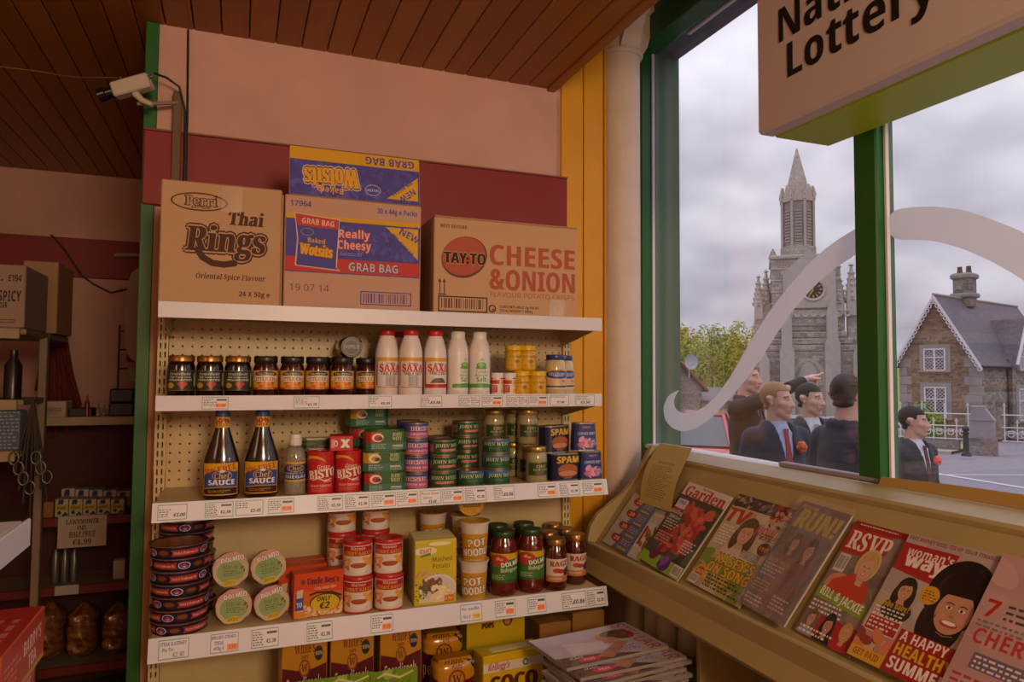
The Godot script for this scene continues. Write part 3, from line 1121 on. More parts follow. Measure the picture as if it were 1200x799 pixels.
# things in a row on a shelf: px centre column, k shelf, z row
func spot(px: float, k: int, z: float, dy := 0.0) -> Vector3:
	var y: float = SHELF_Y[k] + dy
	return Vector3(sx(px, y + 0.03, z), y + 0.0008, z)


# ---------------------------------------------------------------- cartons along the top
func make_cartons() -> void:
	var tape := m("clear_tape", "c8a880", 0.2, {"alpha": 0.12})
	# rings carton
	var bk := "4a2a1c"
	var a := art(560, 600, "b6926e")
	for k in 60:
		a.r(0, k * 10, 560, 1, "b08862")
	a.e(170, 92, 132, 46, bk).e(170, 92, 124, 39, "b6926e")
	a.t("Perri", 178, 86, 46, bk, {"f": "F", "w": 150, "ol": bk, "ow": 4}).t("Perri", 178, 86, 44, "b6926e", {"f": "F", "w": 144})
	a.t("QUALITY SNACKS", 175, 122, 10, bk, {"w": 90})
	a.t("Thai", 392, 160, 66, bk, {"f": "F", "w": 170, "sk": 0.12, "fat": 3.0})
	a.t("Rings", 300, 290, 122, "b6926e", {"f": "F", "w": 370, "sk": 0.1, "ol": bk, "ow": 16})
	a.t("Rings", 300, 290, 122, bk, {"f": "F", "w": 370, "sk": 0.1, "ol": "b6926e", "ow": 8, "fat": 4.0})
	a.l([160, 318, 190, 366, 236, 392, 290, 398, 340, 388], 32, bk).l([168, 326, 196, 364, 238, 385, 290, 390, 330, 384], 8, bk)
	a.t("Oriental Spice Flavour", 326, 462, 26, bk, {"f": "F", "w": 330, "sk": 0.15})
	a.t("24 X 50g e", 440, 544, 24, bk, {"w": 150})
	var xa := sx(186, 1.9, 0.0)
	var xb := sx(329.5, 1.9, 0.0)
	var w := xb - xa
	var card := m("carton_plain", "ac8460", 0.8)
	var t := thing("cardboard_carton", "brown crisp carton with large dark lettering and tape, on the top shelf beside the upright", "carton", Vector3((xa + xb) / 2, 1.7710, -0.192))
	part(t, "box", printed_box(Vector3(w, 0.318, 0.36), 0.003), paper("print_rings", a.tex(), 0.8))
	part(t, "tape", MB.new().box(Vector3(0.02, 0.28, 0.1805), Vector3(0.05, 0.07, 0.0006)).done(), tape, Transform3D(), "clear tape")
	part(t, "tape", MB.new().box(Vector3(0.02, 0.3185, 0.0), Vector3(0.05, 0.0006, 0.36)).done(), tape)
	part(t, "flap_edge", MB.new().box(Vector3(w / 2 + 0.002, 0.155, 0.176), Vector3(0.004, 0.3, 0.008), 0.001).done(), card)
	# grab bag carton with its lid flap standing up
	var wa := sx(333, 1.9, 0.0)
	var wb := sx(494, 1.9, 0.0)
	w = wb - wa
	var blue := "4a4490"
	a = art(640, 530, "b8917a")
	a.t("17964", 66, 34, 26, blue, {"w": 96}).t("30 x 44g e Packs", 525, 40, 24, blue, {"w": 200})
	a.r(0, 84, 640, 22, "cc9a18").r(0, 106, 640, 8, blue)
	a.r(0, 112, 640, 190, blue).blobs(160, 118, 470, 170, ["524c9c", "443e88", "5852a4"], 90, 16, 3)
	a.r(0, 286, 640, 70, "b83a30").r(0, 282, 640, 5, blue).r(0, 354, 640, 5, blue)
	a.t("Really", 318, 168, 38, "d8b0a8", {"w": 150, "ol": "a83a3a", "ow": 4}).t("Cheesy", 318, 222, 40, "d8b0a8", {"w": 160, "ol": "a83a3a", "ow": 4}).lines(250, 256, 120, 14, 8, "a8a0c0", 2)
	a.t("GRAB BAG", 412, 321, 40, "cfb0a8", {"w": 240, "ol": blue, "ow": 3})
	a.p([470, 114, 632, 114, 632, 270], "d0a020").t("NEW", 588, 150, 34, blue, {"rot": 25}).t("20% BIGGER", 552, 196, 18, blue, {"rot": 44})
	a.p([38, 78, 248, 96, 238, 330, 254, 346, 44, 330, 52, 200], "cfb0a8").p([42, 84, 244, 102, 232, 330, 246, 340, 50, 326, 58, 200], blue)
	a.p([42, 82, 244, 100, 238, 146, 52, 138], "b83a30").t("GRAB BAG", 146, 118, 25, "d8b8b0", {"w": 150, "rot": 3})
	a.e(98, 166, 30, 18, "8c88b8").e(98, 166, 27, 15, blue).t("Baked", 140, 206, 22, "d8a020", {"rot": 4, "w": 80}).t("Wotsits", 140, 252, 52, "d8a020", {"f": "F", "w": 150, "rot": 5, "fat": 3, "ol": "7a4a20", "ow": 4})
	a.t("19 07 14", 112, 432, 30, "6a5048", {"f": "s", "w": 180})
	a.fr(350, 436, 250, 66, blue, 5).bars(364, 446, 222, 46, blue)
	t = thing("cardboard_carton", "purple and yellow snack carton with its lid flap standing up, tallest on the top shelf", "carton", Vector3((wa + wb) / 2, 1.7710, -0.192))
	part(t, "box", printed_box(Vector3(w, 0.309, 0.36), 0.003, Rect2(0.02, 0.85, 0.05, 0.05)), paper("print_snack", a.tex(), 0.75))
	a = art(640, 232, blue)
	a.blobs(0, 0, 640, 190, ["524c9c", "443e88", "5852a4"], 130, 16, 5)
	a.r(0, 172, 640, 60, "cc9a18").t("GRAB BAG", 150, 202, 36, blue, {"w": 250})
	a.p([8, 20, 170, 20, 8, 140], "d0a020").t("NEW", 62, 44, 30, blue, {"rot": -36}).t("20% BIGGER", 88, 76, 16, blue, {"rot": -36})
	a.t("Wotsits", 440, 92, 96, "d8a020", {"f": "F", "w": 260, "rot": -3, "fat": 4, "ol": "cfb0a8", "ow": 12})
	a.t("Wotsits", 440, 92, 96, "d8a020", {"f": "F", "w": 260, "rot": -3, "fat": 4, "ol": "4a2a40", "ow": 6})
	a.t("Baked", 440, 32, 28, "d8a020", {"w": 110})
	a.e(240, 54, 40, 28, "a8a0c8").e(240, 54, 36, 24, blue).t("WALKERS", 240, 54, 12, "c8c0d8", {"w": 62})
	a.im.rotate_180()
	part(t, "lid_flap", MB.new().box(Vector3(0, 0.07, 0), Vector3(w - 0.012, 0.140, 0.005), 0.001, [Rect2(0, 0, 1, 1), Rect2(0.4, 0.02, 0.01, 0.01)]).done(), paper("print_snack_flap", a.tex(), 0.75), rot(Vector3.RIGHT, -7, Vector3(0.004, 0.311, 0.170)), "purple lid flap with upside-down lettering")
	# cheese and onion carton
	var ta := sx(509.5, 1.9, 0.0)
	var tb := sx(679, 1.9, 0.0)
	w = tb - ta
	a = art(760, 470, "bc9672")
	for k in 47:
		a.r(0, k * 10, 760, 1, "b8926c")
	var red := "a8503a"
	a.t("BEST BEFORE:", 96, 38, 16, "5a4030", {"w": 140})
	a.e(150, 186, 116, 104, "5a3a2c", 0.15).e(148, 182, 110, 97, red, 0.15)
	a.t("TAY TO", 152, 192, 54, "2c1c14", {"w": 212, "fat": 2, "ol": "bc9672", "ow": 4}).e(166, 212, 7, 7, "2c1c14").e(166, 192, 7, 7, "2c1c14")
	a.t("CHEESE", 514, 164, 100, red, {"w": 466, "h": 104, "fat": 2}).t("&ONION", 514, 288, 100, red, {"w": 466, "h": 104, "fat": 2})
	a.t("FLAVOUR POTATO CRISPS", 514, 364, 22, red, {"w": 462, "f": "s"})
	a.r(18, 372, 40, 6, "4a3428")
	for q in [26, 48]:
		a.r(q - 2, 310, 5, 60, "4a3428").p([q, 296, q - 8, 316, q + 9, 316], "4a3428")
	a.fr(18, 382, 252, 78, "4a3428", 7).bars(34, 394, 220, 48, "4a3428")
	a.e(296, 436, 20, 20, "4a3428").e(296, 436, 13, 13, "bc9672").e(300, 440, 6, 6, "4a3428")
	a.t("CONTENTS 40x37.5g PACKS", 440, 426, 12, "4a3428", {"w": 210}).t("TOTAL WEIGHT 1.500kg", 424, 446, 12, "4a3428", {"w": 180})
	t = thing("cardboard_carton", "brown carton with reddish cheese and onion lettering beside the yellow boards", "carton", Vector3((ta + tb) / 2, 1.7710, -0.192))
	part(t, "box", printed_box(Vector3(w, 0.284, 0.36), 0.003), paper("print_crisps", a.tex(), 0.8))
	part(t, "flap_edge", MB.new().box(Vector3(0, 0.286, 0.02), Vector3(w - 0.004, 0.004, 0.32), 0.001).done(), card)
	part(t, "tape", MB.new().box(Vector3(0.16, 0.03, 0.1805), Vector3(0.05, 0.06, 0.0006)).done(), tape)


# ---------------------------------------------------------------- second shelf: jams, salt, mustard, mayonnaise
func make_shelf_two() -> void:
	var gold := m("gold_lid", "a87838", 0.3, {"metal": 0.8})
	var black := m("black_lid", "1c1816", 0.35)
	# jam jars
	var a := art(220, 150, "22301a").fr(0, 0, 220, 150, "7a7a4a", 3)
	a.t("Fruitfield", 110, 26, 18, "d8d0c0", {"f": "F", "sk": 0.15, "w": 110}).t("Old Time Irish", 110, 50, 12, "d8d0c0", {"w": 110}).t("STRAWBERRY", 110, 72, 15, "d8d0c0", {"w": 130})
	a.e(60, 112, 20, 22, "b8902c").p([96, 96, 148, 96, 122, 144], "c02c20").e(122, 100, 26, 18, "c02c20").p([104, 88, 140, 88, 122, 98], "4a8030")
	a.r(188, 20, 22, 100, "b8b8a0")
	var lab := paper("print_jam", a.tex(), 0.35)
	var jam := Node3D.new()
	part(jam, "jar", turned([[0, 0], [0.031, 0.001], [0.0335, 0.006], [0.0335, 0.084], [0.031, 0.094], [0.0285, 0.098]]), gloss("dark_jam", "1c0806"))
	part(jam, "label", band(0.0338, 0.022, 0.074, 1.6), lab, Transform3D(), "dark green label with a strawberry")
	part(jam, "lid", turned([[0.0305, 0.096], [0.0325, 0.098], [0.0325, 0.111], [0.031, 0.113], [0, 0.113]]), gold, Transform3D(), "gold lid")
	for q in [[212.0, "gold lidded strawberry jam jar beside the upright"], [245.5, "gold lidded strawberry jam jar between two others"], [278.5, "gold lidded strawberry jam jar beside the marmalade"]]:
		copy(jam, "jam_jar", q[1], "jar", spot(q[0], 1, -0.085), 0.0, "jam jars with gold lids")
	# marmalade
	a = art(200, 180, "cf9a1c").r(0, 160, 200, 20, "b83020").fr(0, 0, 200, 180, "8a3020", 3)
	a.e(100, 34, 70, 26, "2a2a2a").t("FRUITFIELD", 100, 34, 17, "c8c0a8", {"w": 104})
	a.e(100, 78, 92, 32, "d8c8b0").t("LITTLE CHIP", 100, 80, 30, "903028", {"w": 168, "arc": 9.0, "f": "F"})
	a.blobs(55, 112, 90, 40, ["d87018", "e89028", "c85a10"], 20, 13, 3).p([40, 118, 66, 108, 60, 130], "4a7030").p([160, 118, 134, 108, 140, 130], "4a7030").t("MARMALADE", 100, 170, 10, "e8c060", {"w": 90})
	lab = paper("print_marmalade", a.tex(), 0.35)
	var jar := Node3D.new()
	part(jar, "jar", turned([[0, 0], [0.030, 0.001], [0.0325, 0.007], [0.0325, 0.08], [0.029, 0.093], [0.0275, 0.097]]), gloss("dark_marmalade", "3a1206"))
	part(jar, "label", band(0.0328, 0.024, 0.076, 1.35), lab, Transform3D(), "yellow label with oranges")
	part(jar, "lid", turned([[0.0295, 0.095], [0.031, 0.097], [0.031, 0.112], [0.0295, 0.114], [0, 0.114]]), black, Transform3D(), "black lid")
	for px in [311.0, 342.0, 371.5, 400.5]:
		copy(jar, "marmalade_jar", {311.0: "front marmalade jar standing next to the strawberry jam", 342.0: "second front marmalade jar from the strawberry jam", 371.5: "third front marmalade jar from the strawberry jam", 400.5: "front marmalade jar below the lying one, last of its row"}[px], "jar", spot(px, 1, -0.085), 0.0, "marmalade jars with black lids")
	copy(jar, "marmalade_jar", "marmalade jar standing behind the front row beside the salt", "jar", spot(429.0, 1, -0.155), 0.0, "")
	copy(jar, "marmalade_jar", "marmalade jar hidden behind the front row, another jar lying on it", "jar", spot(392.0, 1, -0.165), 0.0, "")
	var ly := copy(jar, "marmalade_jar", "marmalade jar lying on its side with black lid facing out", "jar", Vector3(sx(412, 1.67, -0.12), SHELF_Y[1] + 0.1145 + 0.0315, -0.235), 0.0, "")
	ly.rotation = Vector3(PI / 2, 0, 0)
	var la := art(96, 96, "1c1816").e(48, 48, 40, 40, "8a8478").e(48, 48, 36, 36, "1c1816").t("FRUITFIELD", 48, 48, 16, "b0a898", {"w": 70}).lines(24, 62, 48, 10, 6, "8a8478", 3)
	part(ly, "lid_print", MB.new().disc(Vector3(0, 0.1145, 0), 0.0275, 24, Vector3.UP).done(), paper("print_lid", la.tex()), Transform3D(), "printed lid top")
	# salt
	a = art(240, 190, "d9cfcb").r(0, 0, 240, 24, "d09a28").r(0, 24, 14, 150, "c02a22").r(226, 24, 14, 150, "c02a22")
	a.t("The Nation's", 120, 36, 9, "4a2a20", {"w": 70}).t("SAXA", 120, 66, 48, "c0281e", {"f": "F", "w": 176, "fat": 2}).t("TABLE SALT", 120, 104, 17, "3a302c", {"w": 150, "arc": -6.0})
	var a2: Art = a
	a2.fr(84, 116, 76, 64, "8a8480", 3).bars(88, 120, 68, 56, "2a2624").r(14, 184, 212, 4, "c02a22")
	lab = paper("print_salt_code", a2.tex(), 0.45)
	var salt := Node3D.new()
	var sp := [[0, 0], [0.032, 0.001], [0.0345, 0.008], [0.0345, 0.122], [0.033, 0.138], [0.026, 0.166], [0.0215, 0.178], [0.021, 0.181]]
	part(salt, "bottle", turned(sp), m("white_plastic", "dcd3d0", 0.35))
	part(salt, "label", band(0.0348, 0.028, 0.116, 1.35), lab, Transform3D(), "red and yellow salt label")
	part(salt, "cap", turned([[0.022, 0.180], [0.023, 0.182], [0.023, 0.194], [0.0215, 0.197], [0, 0.197]]), m("red_plastic", "b8201c", 0.35), Transform3D(), "red cap")
	a = art(240, 190, "d9cfcb").r(0, 0, 240, 24, "d09a28").r(0, 24, 14, 166, "c02a22").r(226, 24, 14, 166, "c02a22")
	a.t("The Nation's", 120, 36, 9, "4a2a20", {"w": 70}).t("SAXA", 120, 64, 46, "c0281e", {"f": "F", "w": 176, "fat": 2}).t("TABLE SALT", 120, 100, 17, "3a302c", {"w": 150, "arc": -6.0})
	a.p([50, 160, 90, 128, 150, 128, 190, 160], "6a5a54").lines(60, 134, 120, 22, 6, "3a302c", 4).r(14, 166, 212, 24, "b8281e")
	var salt2: Node3D = salt.duplicate()
	(salt2.get_node("label") as MeshInstance3D).material_override = paper("print_salt_front", a.tex(), 0.45)
	copy(salt, "salt_bottle", "red capped salt bottle with barcode beside the marmalade", "bottle", spot(453, 1, -0.115), 0.15, "red capped salt bottles with barcode turned out")
	copy(salt, "salt_bottle", "red capped salt bottle with barcode standing between two others", "bottle", spot(481, 1, -0.085), 0.0, "red capped salt bottles with barcode turned out")
	copy(salt2, "salt_bottle", "white salt bottle with red cap showing its picture side beside the green lettered bottles", "bottle", spot(509.5, 1, -0.085), 0.1, "")
	copy(salt2, "salt_bottle", "white salt bottle with red cap standing behind the front row", "bottle", spot(469, 1, -0.2), 0.0, "")
	a = art(220, 250, "d9d2d0")
	var gr := "5a9a3a"
	a.l([110, 10, 118, 34, 130, 22], 4, gr).l([110, 10, 104, 34, 94, 24], 4, gr).e(110, 66, 42, 24, gr).e(110, 60, 30, 14, "8ab868").e(110, 84, 50, 10, gr)
	a.t("LoSalt", 110, 112, 22, gr, {"f": "F", "w": 90}).t("Reduced", 110, 138, 17, gr, {"w": 100}).t("Salt", 110, 168, 36, "3c8a34", {"f": "b", "w": 84}).r(0, 204, 220, 26, gr).p([0, 204, 110, 196, 220, 204], gr)
	var lo := Node3D.new()
	part(lo, "bottle", turned([[0, 0], [0.030, 0.001], [0.0325, 0.008], [0.0325, 0.120], [0.0335, 0.128], [0.0325, 0.136], [0.026, 0.164], [0.021, 0.176]]), m("white_plastic"))
	part(lo, "label", band(0.0328, 0.02, 0.122, 1.25), paper("print_low_salt", a.tex(), 0.4), Transform3D(), "green printed label")
	part(lo, "cap", turned([[0.0215, 0.175], [0.0215, 0.193], [0.020, 0.196], [0, 0.196]]), m("white_plastic"), Transform3D(), "white cap")
	copy(lo, "salt_bottle", "white capped salt bottle with green lettering beside a red capped one", "bottle", spot(536, 1, -0.085), 0.5, "white capped salt bottles with green lettering")
	copy(lo, "salt_bottle", "white capped salt bottle with green lettering beside the pepper drums", "bottle", spot(561.5, 1, -0.08), -0.1, "white capped salt bottles with green lettering")
	# pepper drums
	a = art(160, 160, "d4c8c0").r(8, 20, 66, 34, "c0281e").r(84, 20, 60, 40, "d09a28").t("SAXA", 118, 76, 22, "c0281e", {"f": "F", "w": 60}).r(84, 96, 60, 40, "d8a030").r(10, 66, 52, 64, "b8281e").lines(14, 72, 44, 50, 9, "e0d0c8", 3).r(10, 0, 26, 12, "c0281e").r(80, 0, 30, 12, "c0281e")
	var pep := Node3D.new()
	part(pep, "drum", turned([[0, 0], [0.019, 0.001], [0.0195, 0.004], [0.0195, 0.066], [0.018, 0.067]], 20), m("white_plastic"))
	part(pep, "label", band(0.0197, 0.004, 0.058, 2.2, 20), paper("print_pepper", a.tex()), Transform3D(), "red and yellow label")
	part(pep, "lid", turned([[0.0195, 0.065], [0.0198, 0.067], [0.0198, 0.073], [0, 0.074]], 20), m("white_plastic"))
	for px in [582.5, 597.0]:
		copy(pep, "pepper_drum", "small white pepper drum beside the salt" if px < 590.0 else "small white pepper drum beside the mustard", "drum", spot(px, 1, -0.075), 0.2, "small pepper drums")
	# mustard jars
	a = art(150, 110, "d0a010").t("COLMAN'S", 76, 24, 14, "6a4a10", {"w": 84}).e(76, 60, 20, 18, "b88410").e(76, 58, 12, 10, "8a5a18").lines(40, 84, 70, 20, 7, "8a6410", 3)
	var mus := Node3D.new()
	part(mus, "jar", turned([[0, 0], [0.0255, 0.001], [0.0275, 0.005], [0.0275, 0.058], [0.0245, 0.065]], 22), gloss("mustard", "c8940c", 0.2))
	part(mus, "label", band(0.0278, 0.008, 0.054, 1.5, 22), paper("print_mustard", a.tex()), Transform3D(), "yellow label")
	part(mus, "lid", turned([[0.0255, 0.064], [0.0275, 0.065], [0.0275, 0.077], [0.026, 0.079], [0, 0.079]], 22), m("yellow_lid", "d8ac14", 0.4), Transform3D(), "yellow lid")
	for q in [[611.0, 0.0, -0.085, "small yellow mustard jar on the shelf under another jar", "lower mustard jars"], [629.5, 0.0, -0.075, "small yellow mustard jar on the shelf under another jar", "lower mustard jars"], [602.0, 0.0795, -0.1, "small yellow mustard jar stacked on top of another", "upper mustard jars"], [618.0, 0.0795, -0.09, "small yellow mustard jar stacked on top of another", "upper mustard jars"]]:
		copy(mus, "mustard_jar", q[3], "jar", spot(q[0], 1, q[2], q[1]), 0.0, q[4])
	# mayonnaise
	a = art(200, 160, "d8b890").r(0, 0, 200, 44, "d0a018").e(100, 44, 92, 34, "24387c").e(100, 44, 84, 27, "2c4690").t("HELLMANN'S", 100, 40, 20, "d8d0c8", {"w": 140, "f": "F"}).r(60, 54, 80, 4, "d8d0c8").lines(40, 86, 120, 40, 11, "a8682c", 3).r(0, 134, 200, 14, "24387c").blobs(130, 80, 60, 44, ["c89038", "b86a4a"], 8, 10, 3)
	var may := Node3D.new()
	part(may, "jar", turned([[0, 0], [0.031, 0.001], [0.0345, 0.008], [0.0345, 0.085], [0.031, 0.108], [0.027, 0.116]]), gloss("mayonnaise", "c2b080", 0.15))
	part(may, "label", band(0.0348, 0.024, 0.086, 1.35), paper("print_mayo", a.tex()), Transform3D(), "blue and yellow label")
	part(may, "lid", turned([[0.028, 0.115], [0.0295, 0.117], [0.0295, 0.129], [0.028, 0.132], [0, 0.132]]), m("blue_lid", "2a3468", 0.35), Transform3D(), "blue lid")
	copy(may, "mayonnaise_jar", "mayonnaise jar with blue lid in front, beside the mustard jars", "jar", spot(650.5, 1, -0.095), -0.1)
	copy(may, "mayonnaise_jar", "mayonnaise jar half hidden behind another at the shelf end", "jar", spot(660.5, 1, -0.175), 0.0)


# ---------------------------------------------------------------- third shelf: sauce, gravy, tins, jars
func tin(r: float, h: float, label: Material, top: Material) -> Node3D:
	var t := Node3D.new()
	part(t, "can", turned([[0, 0.001], [r - 0.003, 0.001], [r - 0.002, 0], [r, 0.001], [r, 0.003], [r - 0.001, 0.004], [r - 0.001, h - 0.004], [r, h - 0.003], [r, h - 0.001], [r - 0.002, h], [r - 0.004, h - 0.003], [0, h - 0.003]], 28), top)
	part(t, "label", band(r - 0.0006, 0.0045, h - 0.0045, PI, 28), label)
	return t


func rounded(w: float, d: float, r: float, n := 6) -> PackedVector2Array:
	var p := PackedVector2Array()
	for c in 4:
		var cx := (w / 2 - r) * (1 if c in [0, 3] else -1)
		var cy := (d / 2 - r) * (1 if c < 2 else -1)
		for k in n + 1:
			var a := PI / 2 * (c + float(k) / n)
			p.append(Vector2(cx + cos(a) * r, cy + sin(a) * r))
	return p


# upright rounded oblong can: whole print on the front half, u runs round; taper narrows the top
func oblong(w: float, d: float, h: float, r: float, y0: float, y1: float, grow := 0.0, taper := 1.0, caps := true) -> ArrayMesh:
	var p := rounded(w + grow * 2, d + grow * 2, r + grow)
	var mb := MB.new()
	var n := p.size()
	# plan x = x, plan y = -z ; start at the back middle so the print is not cut on the front
	for k in n:
		var a := p[k]
		var b := p[(k + 1) % n]
		var ka := lerpf(1, taper, y0 / h)
		var kb := lerpf(1, taper, y1 / h)
		var na := Vector3(a.x / w, 0, a.y / d).normalized()
		var nb := Vector3(b.x / w, 0, b.y / d).normalized()
		if absf(a.x - b.x) > r * 1.2 or absf(a.y - b.y) > r * 1.2:
			na = Vector3(b.y - a.y, 0, a.x - b.x).normalized()
			na = na if na.dot(Vector3(a.x, 0, a.y)) > 0 else -na
			nb = na
		var ua := 0.5 + 0.5 * a.x / (w * 0.5) if a.y > -d * 0.2 else 0.01
		var ub := 0.5 + 0.5 * b.x / (w * 0.5) if a.y > -d * 0.2 else 0.01
		var i := mb.put(Vector3(a.x * ka, y0, a.y * ka), na, Vector2(ua, 1))
		mb.put(Vector3(b.x * ka, y0, b.y * ka), nb, Vector2(ub, 1))
		mb.put(Vector3(b.x * kb, y1, b.y * kb), nb, Vector2(ub, 0))
		mb.put(Vector3(a.x * kb, y1, a.y * kb), na, Vector2(ua, 0))
		mb.tri(i, i + 2, i + 1)
		mb.tri(i, i + 3, i + 2)
	if caps:
		for e in 2:
			var yy := y1 if e else y0
			var kk := lerpf(1, taper, yy / h)
			var o := mb.put(Vector3(0, yy, 0), Vector3.UP if e else Vector3.DOWN, Vector2(0.01, 0.01))
			for k in n + 1:
				mb.put(Vector3(p[k % n].x * kk, yy, p[k % n].y * kk), Vector3.UP if e else Vector3.DOWN, Vector2(0.01, 0.01))
			for k in n:
				if e:
					mb.tri(o, o + 2 + k, o + 1 + k)
				else:
					mb.tri(o, o + 1 + k, o + 2 + k)
	return mb.done()


func make_shelf_three() -> void:
	var steel := m("tin_steel", "b0a490", 0.3, {"metal": 0.9})
	# sauce bottles: flat oval brown bottles
	var a := art(220, 220, "2c4a94")
	a.r(0, 0, 220, 220, "2c4a94").e(30, 8, 230, 78, "d09c18").r(0, 0, 220, 20, "d09c18")
	a.e(120, 150, 150, 100, "2c4a94").t("50%FREE", 106, 44, 38, "a02418", {"w": 190, "rot": -12, "f": "F"})
	a.e(120, 86, 54, 34, "d8a020").e(120, 86, 50, 30, "1c3474").t("Chef", 120, 86, 36, "d8a828", {"f": "F", "w": 84, "sk": 0.1}).e(120, 56, 16, 9, "d8d4d0")
	a.t("SAUCE", 118, 132, 34, "e0dcd8", {"w": 150, "fat": 1}).p([0, 176, 110, 160, 220, 168, 220, 220, 0, 220], "3a1c10").l([0, 176, 110, 162, 220, 170], 5, "d09c18").lines(40, 186, 140, 20, 10, "c88c20", 3).fr(0, 0, 220, 220, "d09c18", 7)
	var lab := paper("print_sauce", a.tex(), 0.3)
	a = art(96, 96, "d0a818").r(0, 0, 96, 26, "24407c").t("50%", 48, 48, 34, "902018", {"w": 78, "fat": 1}).t("FREE", 48, 78, 18, "902018", {"w": 60})
	var neck := paper("print_neck_tag", a.tex(), 0.35)
	var bt := Node3D.new()
	var prof := [[0, 0], [0.040, 0.001], [0.0445, 0.010], [0.0445, 0.09], [0.041, 0.108], [0.029, 0.145], [0.0185, 0.178], [0.0155, 0.2], [0.0155, 0.222]]
	var mb := MB.new()
	mb.xf = Transform3D(Basis().scaled(Vector3(1, 1, 0.72)), Vector3.ZERO)
	var v := []
	for q in prof:
		v.append(Vector2(q[0], q[1]))
	mb.lathe(v, 36)
	part(bt, "bottle", mb.done(), gloss("brown_sauce", "2a130a", 0.15))
	mb = MB.new()
	mb.xf = Transform3D(Basis().scaled(Vector3(1, 1, 0.72)), Vector3.ZERO)
	mb.lathe([Vector2(0.0448, 0.012), Vector2(0.0448, 0.094)], 20, -1.15, 1.15)
	part(bt, "label", mb.done(), lab, Transform3D(), "blue and yellow sauce label")
	part(bt, "neck_tag", MB.new().lathe([Vector2(0.0185, 0.184), Vector2(0.0185, 0.221)], 16, -1.4, 1.4).done(), neck, Transform3D(), "yellow neck tag")
	part(bt, "cap", turned([[0.0165, 0.218], [0.0175, 0.222], [0.0165, 0.2365], [0, 0.238]], 20), m("blue_cap", "24407c", 0.4), Transform3D(), "blue cap")
	for px in [259.0, 306.0]:
		copy(bt, "sauce_bottle", "tall brown sauce bottle beside the clear vinegar" if px > 300.0 else "tall brown sauce bottle beside the empty shelf end", "bottle", spot(px, 2, -0.05), -0.05, "brown sauce bottles")
	# vinegar
	a = art(180, 150, "2c3c7c").r(0, 0, 180, 16, "d09c18").r(0, 134, 180, 16, "d09c18").p([0, 16, 60, 16, 20, 60, 0, 60], "c86a60").e(100, 46, 44, 26, "d8a020").e(100, 46, 40, 22, "1c2c6c").t("Chef", 100, 46, 28, "d8a828", {"f": "F", "w": 66}).t("SPIRIT OF", 90, 86, 14, "b8b8c8", {"w": 100}).t("VINEGAR", 92, 112, 22, "dcdce0", {"w": 130})
	bt = Node3D.new()
	part(bt, "bottle", turned([[0, 0.001], [0.025, 0.001], [0.0285, 0.006], [0.0285, 0.03], [0.0275, 0.036], [0.0275, 0.09], [0.028, 0.1], [0.022, 0.122], [0.014, 0.13], [0.0135, 0.135]]), m("clear_plastic", "b8b0a0", 0.05, {"alpha": 0.3}))
	part(bt, "vinegar", turned([[0, 0.004], [0.025, 0.004], [0.026, 0.1], [0.02, 0.12], [0, 0.121]]), m("clear_liquid", "a89878", 0.02, {"alpha": 0.35}))
	part(bt, "label", band(0.0278, 0.037, 0.089, 1.9), paper("print_vinegar", a.tex(), 0.35), Transform3D(), "blue label")
	part(bt, "cap", turned([[0.0155, 0.132], [0.0165, 0.134], [0.0165, 0.150], [0.0145, 0.152], [0.0145, 0.16], [0.0135, 0.162], [0, 0.162]], 20), m("white_plastic", "dcd3d0", 0.35), Transform3D(), "white cap")
	copy(bt, "vinegar_bottle", "small clear vinegar bottle with white cap and blue label", "bottle", spot(345.5, 2, -0.05), -0.2)
	# gravy drums
	a = art(240, 240, "b81c1c").e(60, 80, 96, 84, "d89a20").e(72, 100, 100, 84, "b81c1c")
	a.t("Gravy", 130, 74, 26, "e0d0b8", {"f": "F", "sk": 0.2, "w": 80}).t("BISTO", 124, 112, 54, "e6d8c4", {"w": 180, "rot": -8, "fat": 2, "ol": "701010", "ow": 3, "f": "F"})
	a.l([60, 156, 100, 142, 140, 160, 180, 146], 6, "e0d0b8").t("Best", 160, 160, 18, "e0d0b8", {"sk": 0.3, "f": "F"}).t("GRAVY GRANULES", 120, 190, 13, "e0b8a0", {"w": 140}).lines(56, 206, 130, 20, 8, "d09080", 3).bars(214, 60, 24, 100, "e0d0c8")
	bt = Node3D.new()
	part(bt, "drum", turned([[0, 0], [0.0345, 0], [0.0355, 0.002], [0.0355, 0.106], [0.034, 0.108]]), m("red_card", "a81a1a", 0.4))
	part(bt, "label", band(0.0358, 0.003, 0.104, 1.5), paper("print_gravy", a.tex(), 0.35), Transform3D(), "red gravy print")
	part(bt, "lid", turned([[0.0358, 0.105], [0.0362, 0.107], [0.0362, 0.114], [0.0345, 0.115], [0.0335, 0.111], [0, 0.111]]), m("red_plastic", "b8201c", 0.35), Transform3D(), "red rim lid")
	for px in [375.5, 407.5]:
		copy(bt, "gravy_drum", "red gravy granules drum beside the vinegar" if px < 400.0 else "red gravy granules drum beside the fish tins", "drum", spot(px, 2, -0.05), 0.0, "red gravy drums")
	# stock cube box on the drums
	a = art(160, 100, "b81c1c").t("X", 108, 50, 62, "e0dcd8", {"w": 64, "fat": 5, "ol": "601010", "ow": 3}).t("O", 40, 50, 40, "e0dcd8", {"w": 26}).bars(6, 20, 26, 60, "e0c8c0")
	one("stock_cube_box", "small red stock cube box lying on the gravy drums", "box", printed_box(Vector3(0.062, 0.042, 0.07), 0.002), paper("print_stock", a.tex()), Vector3(sx(400, 1.4, -0.05), SHELF_Y[2] + 0.1152, -0.055), -0.1)
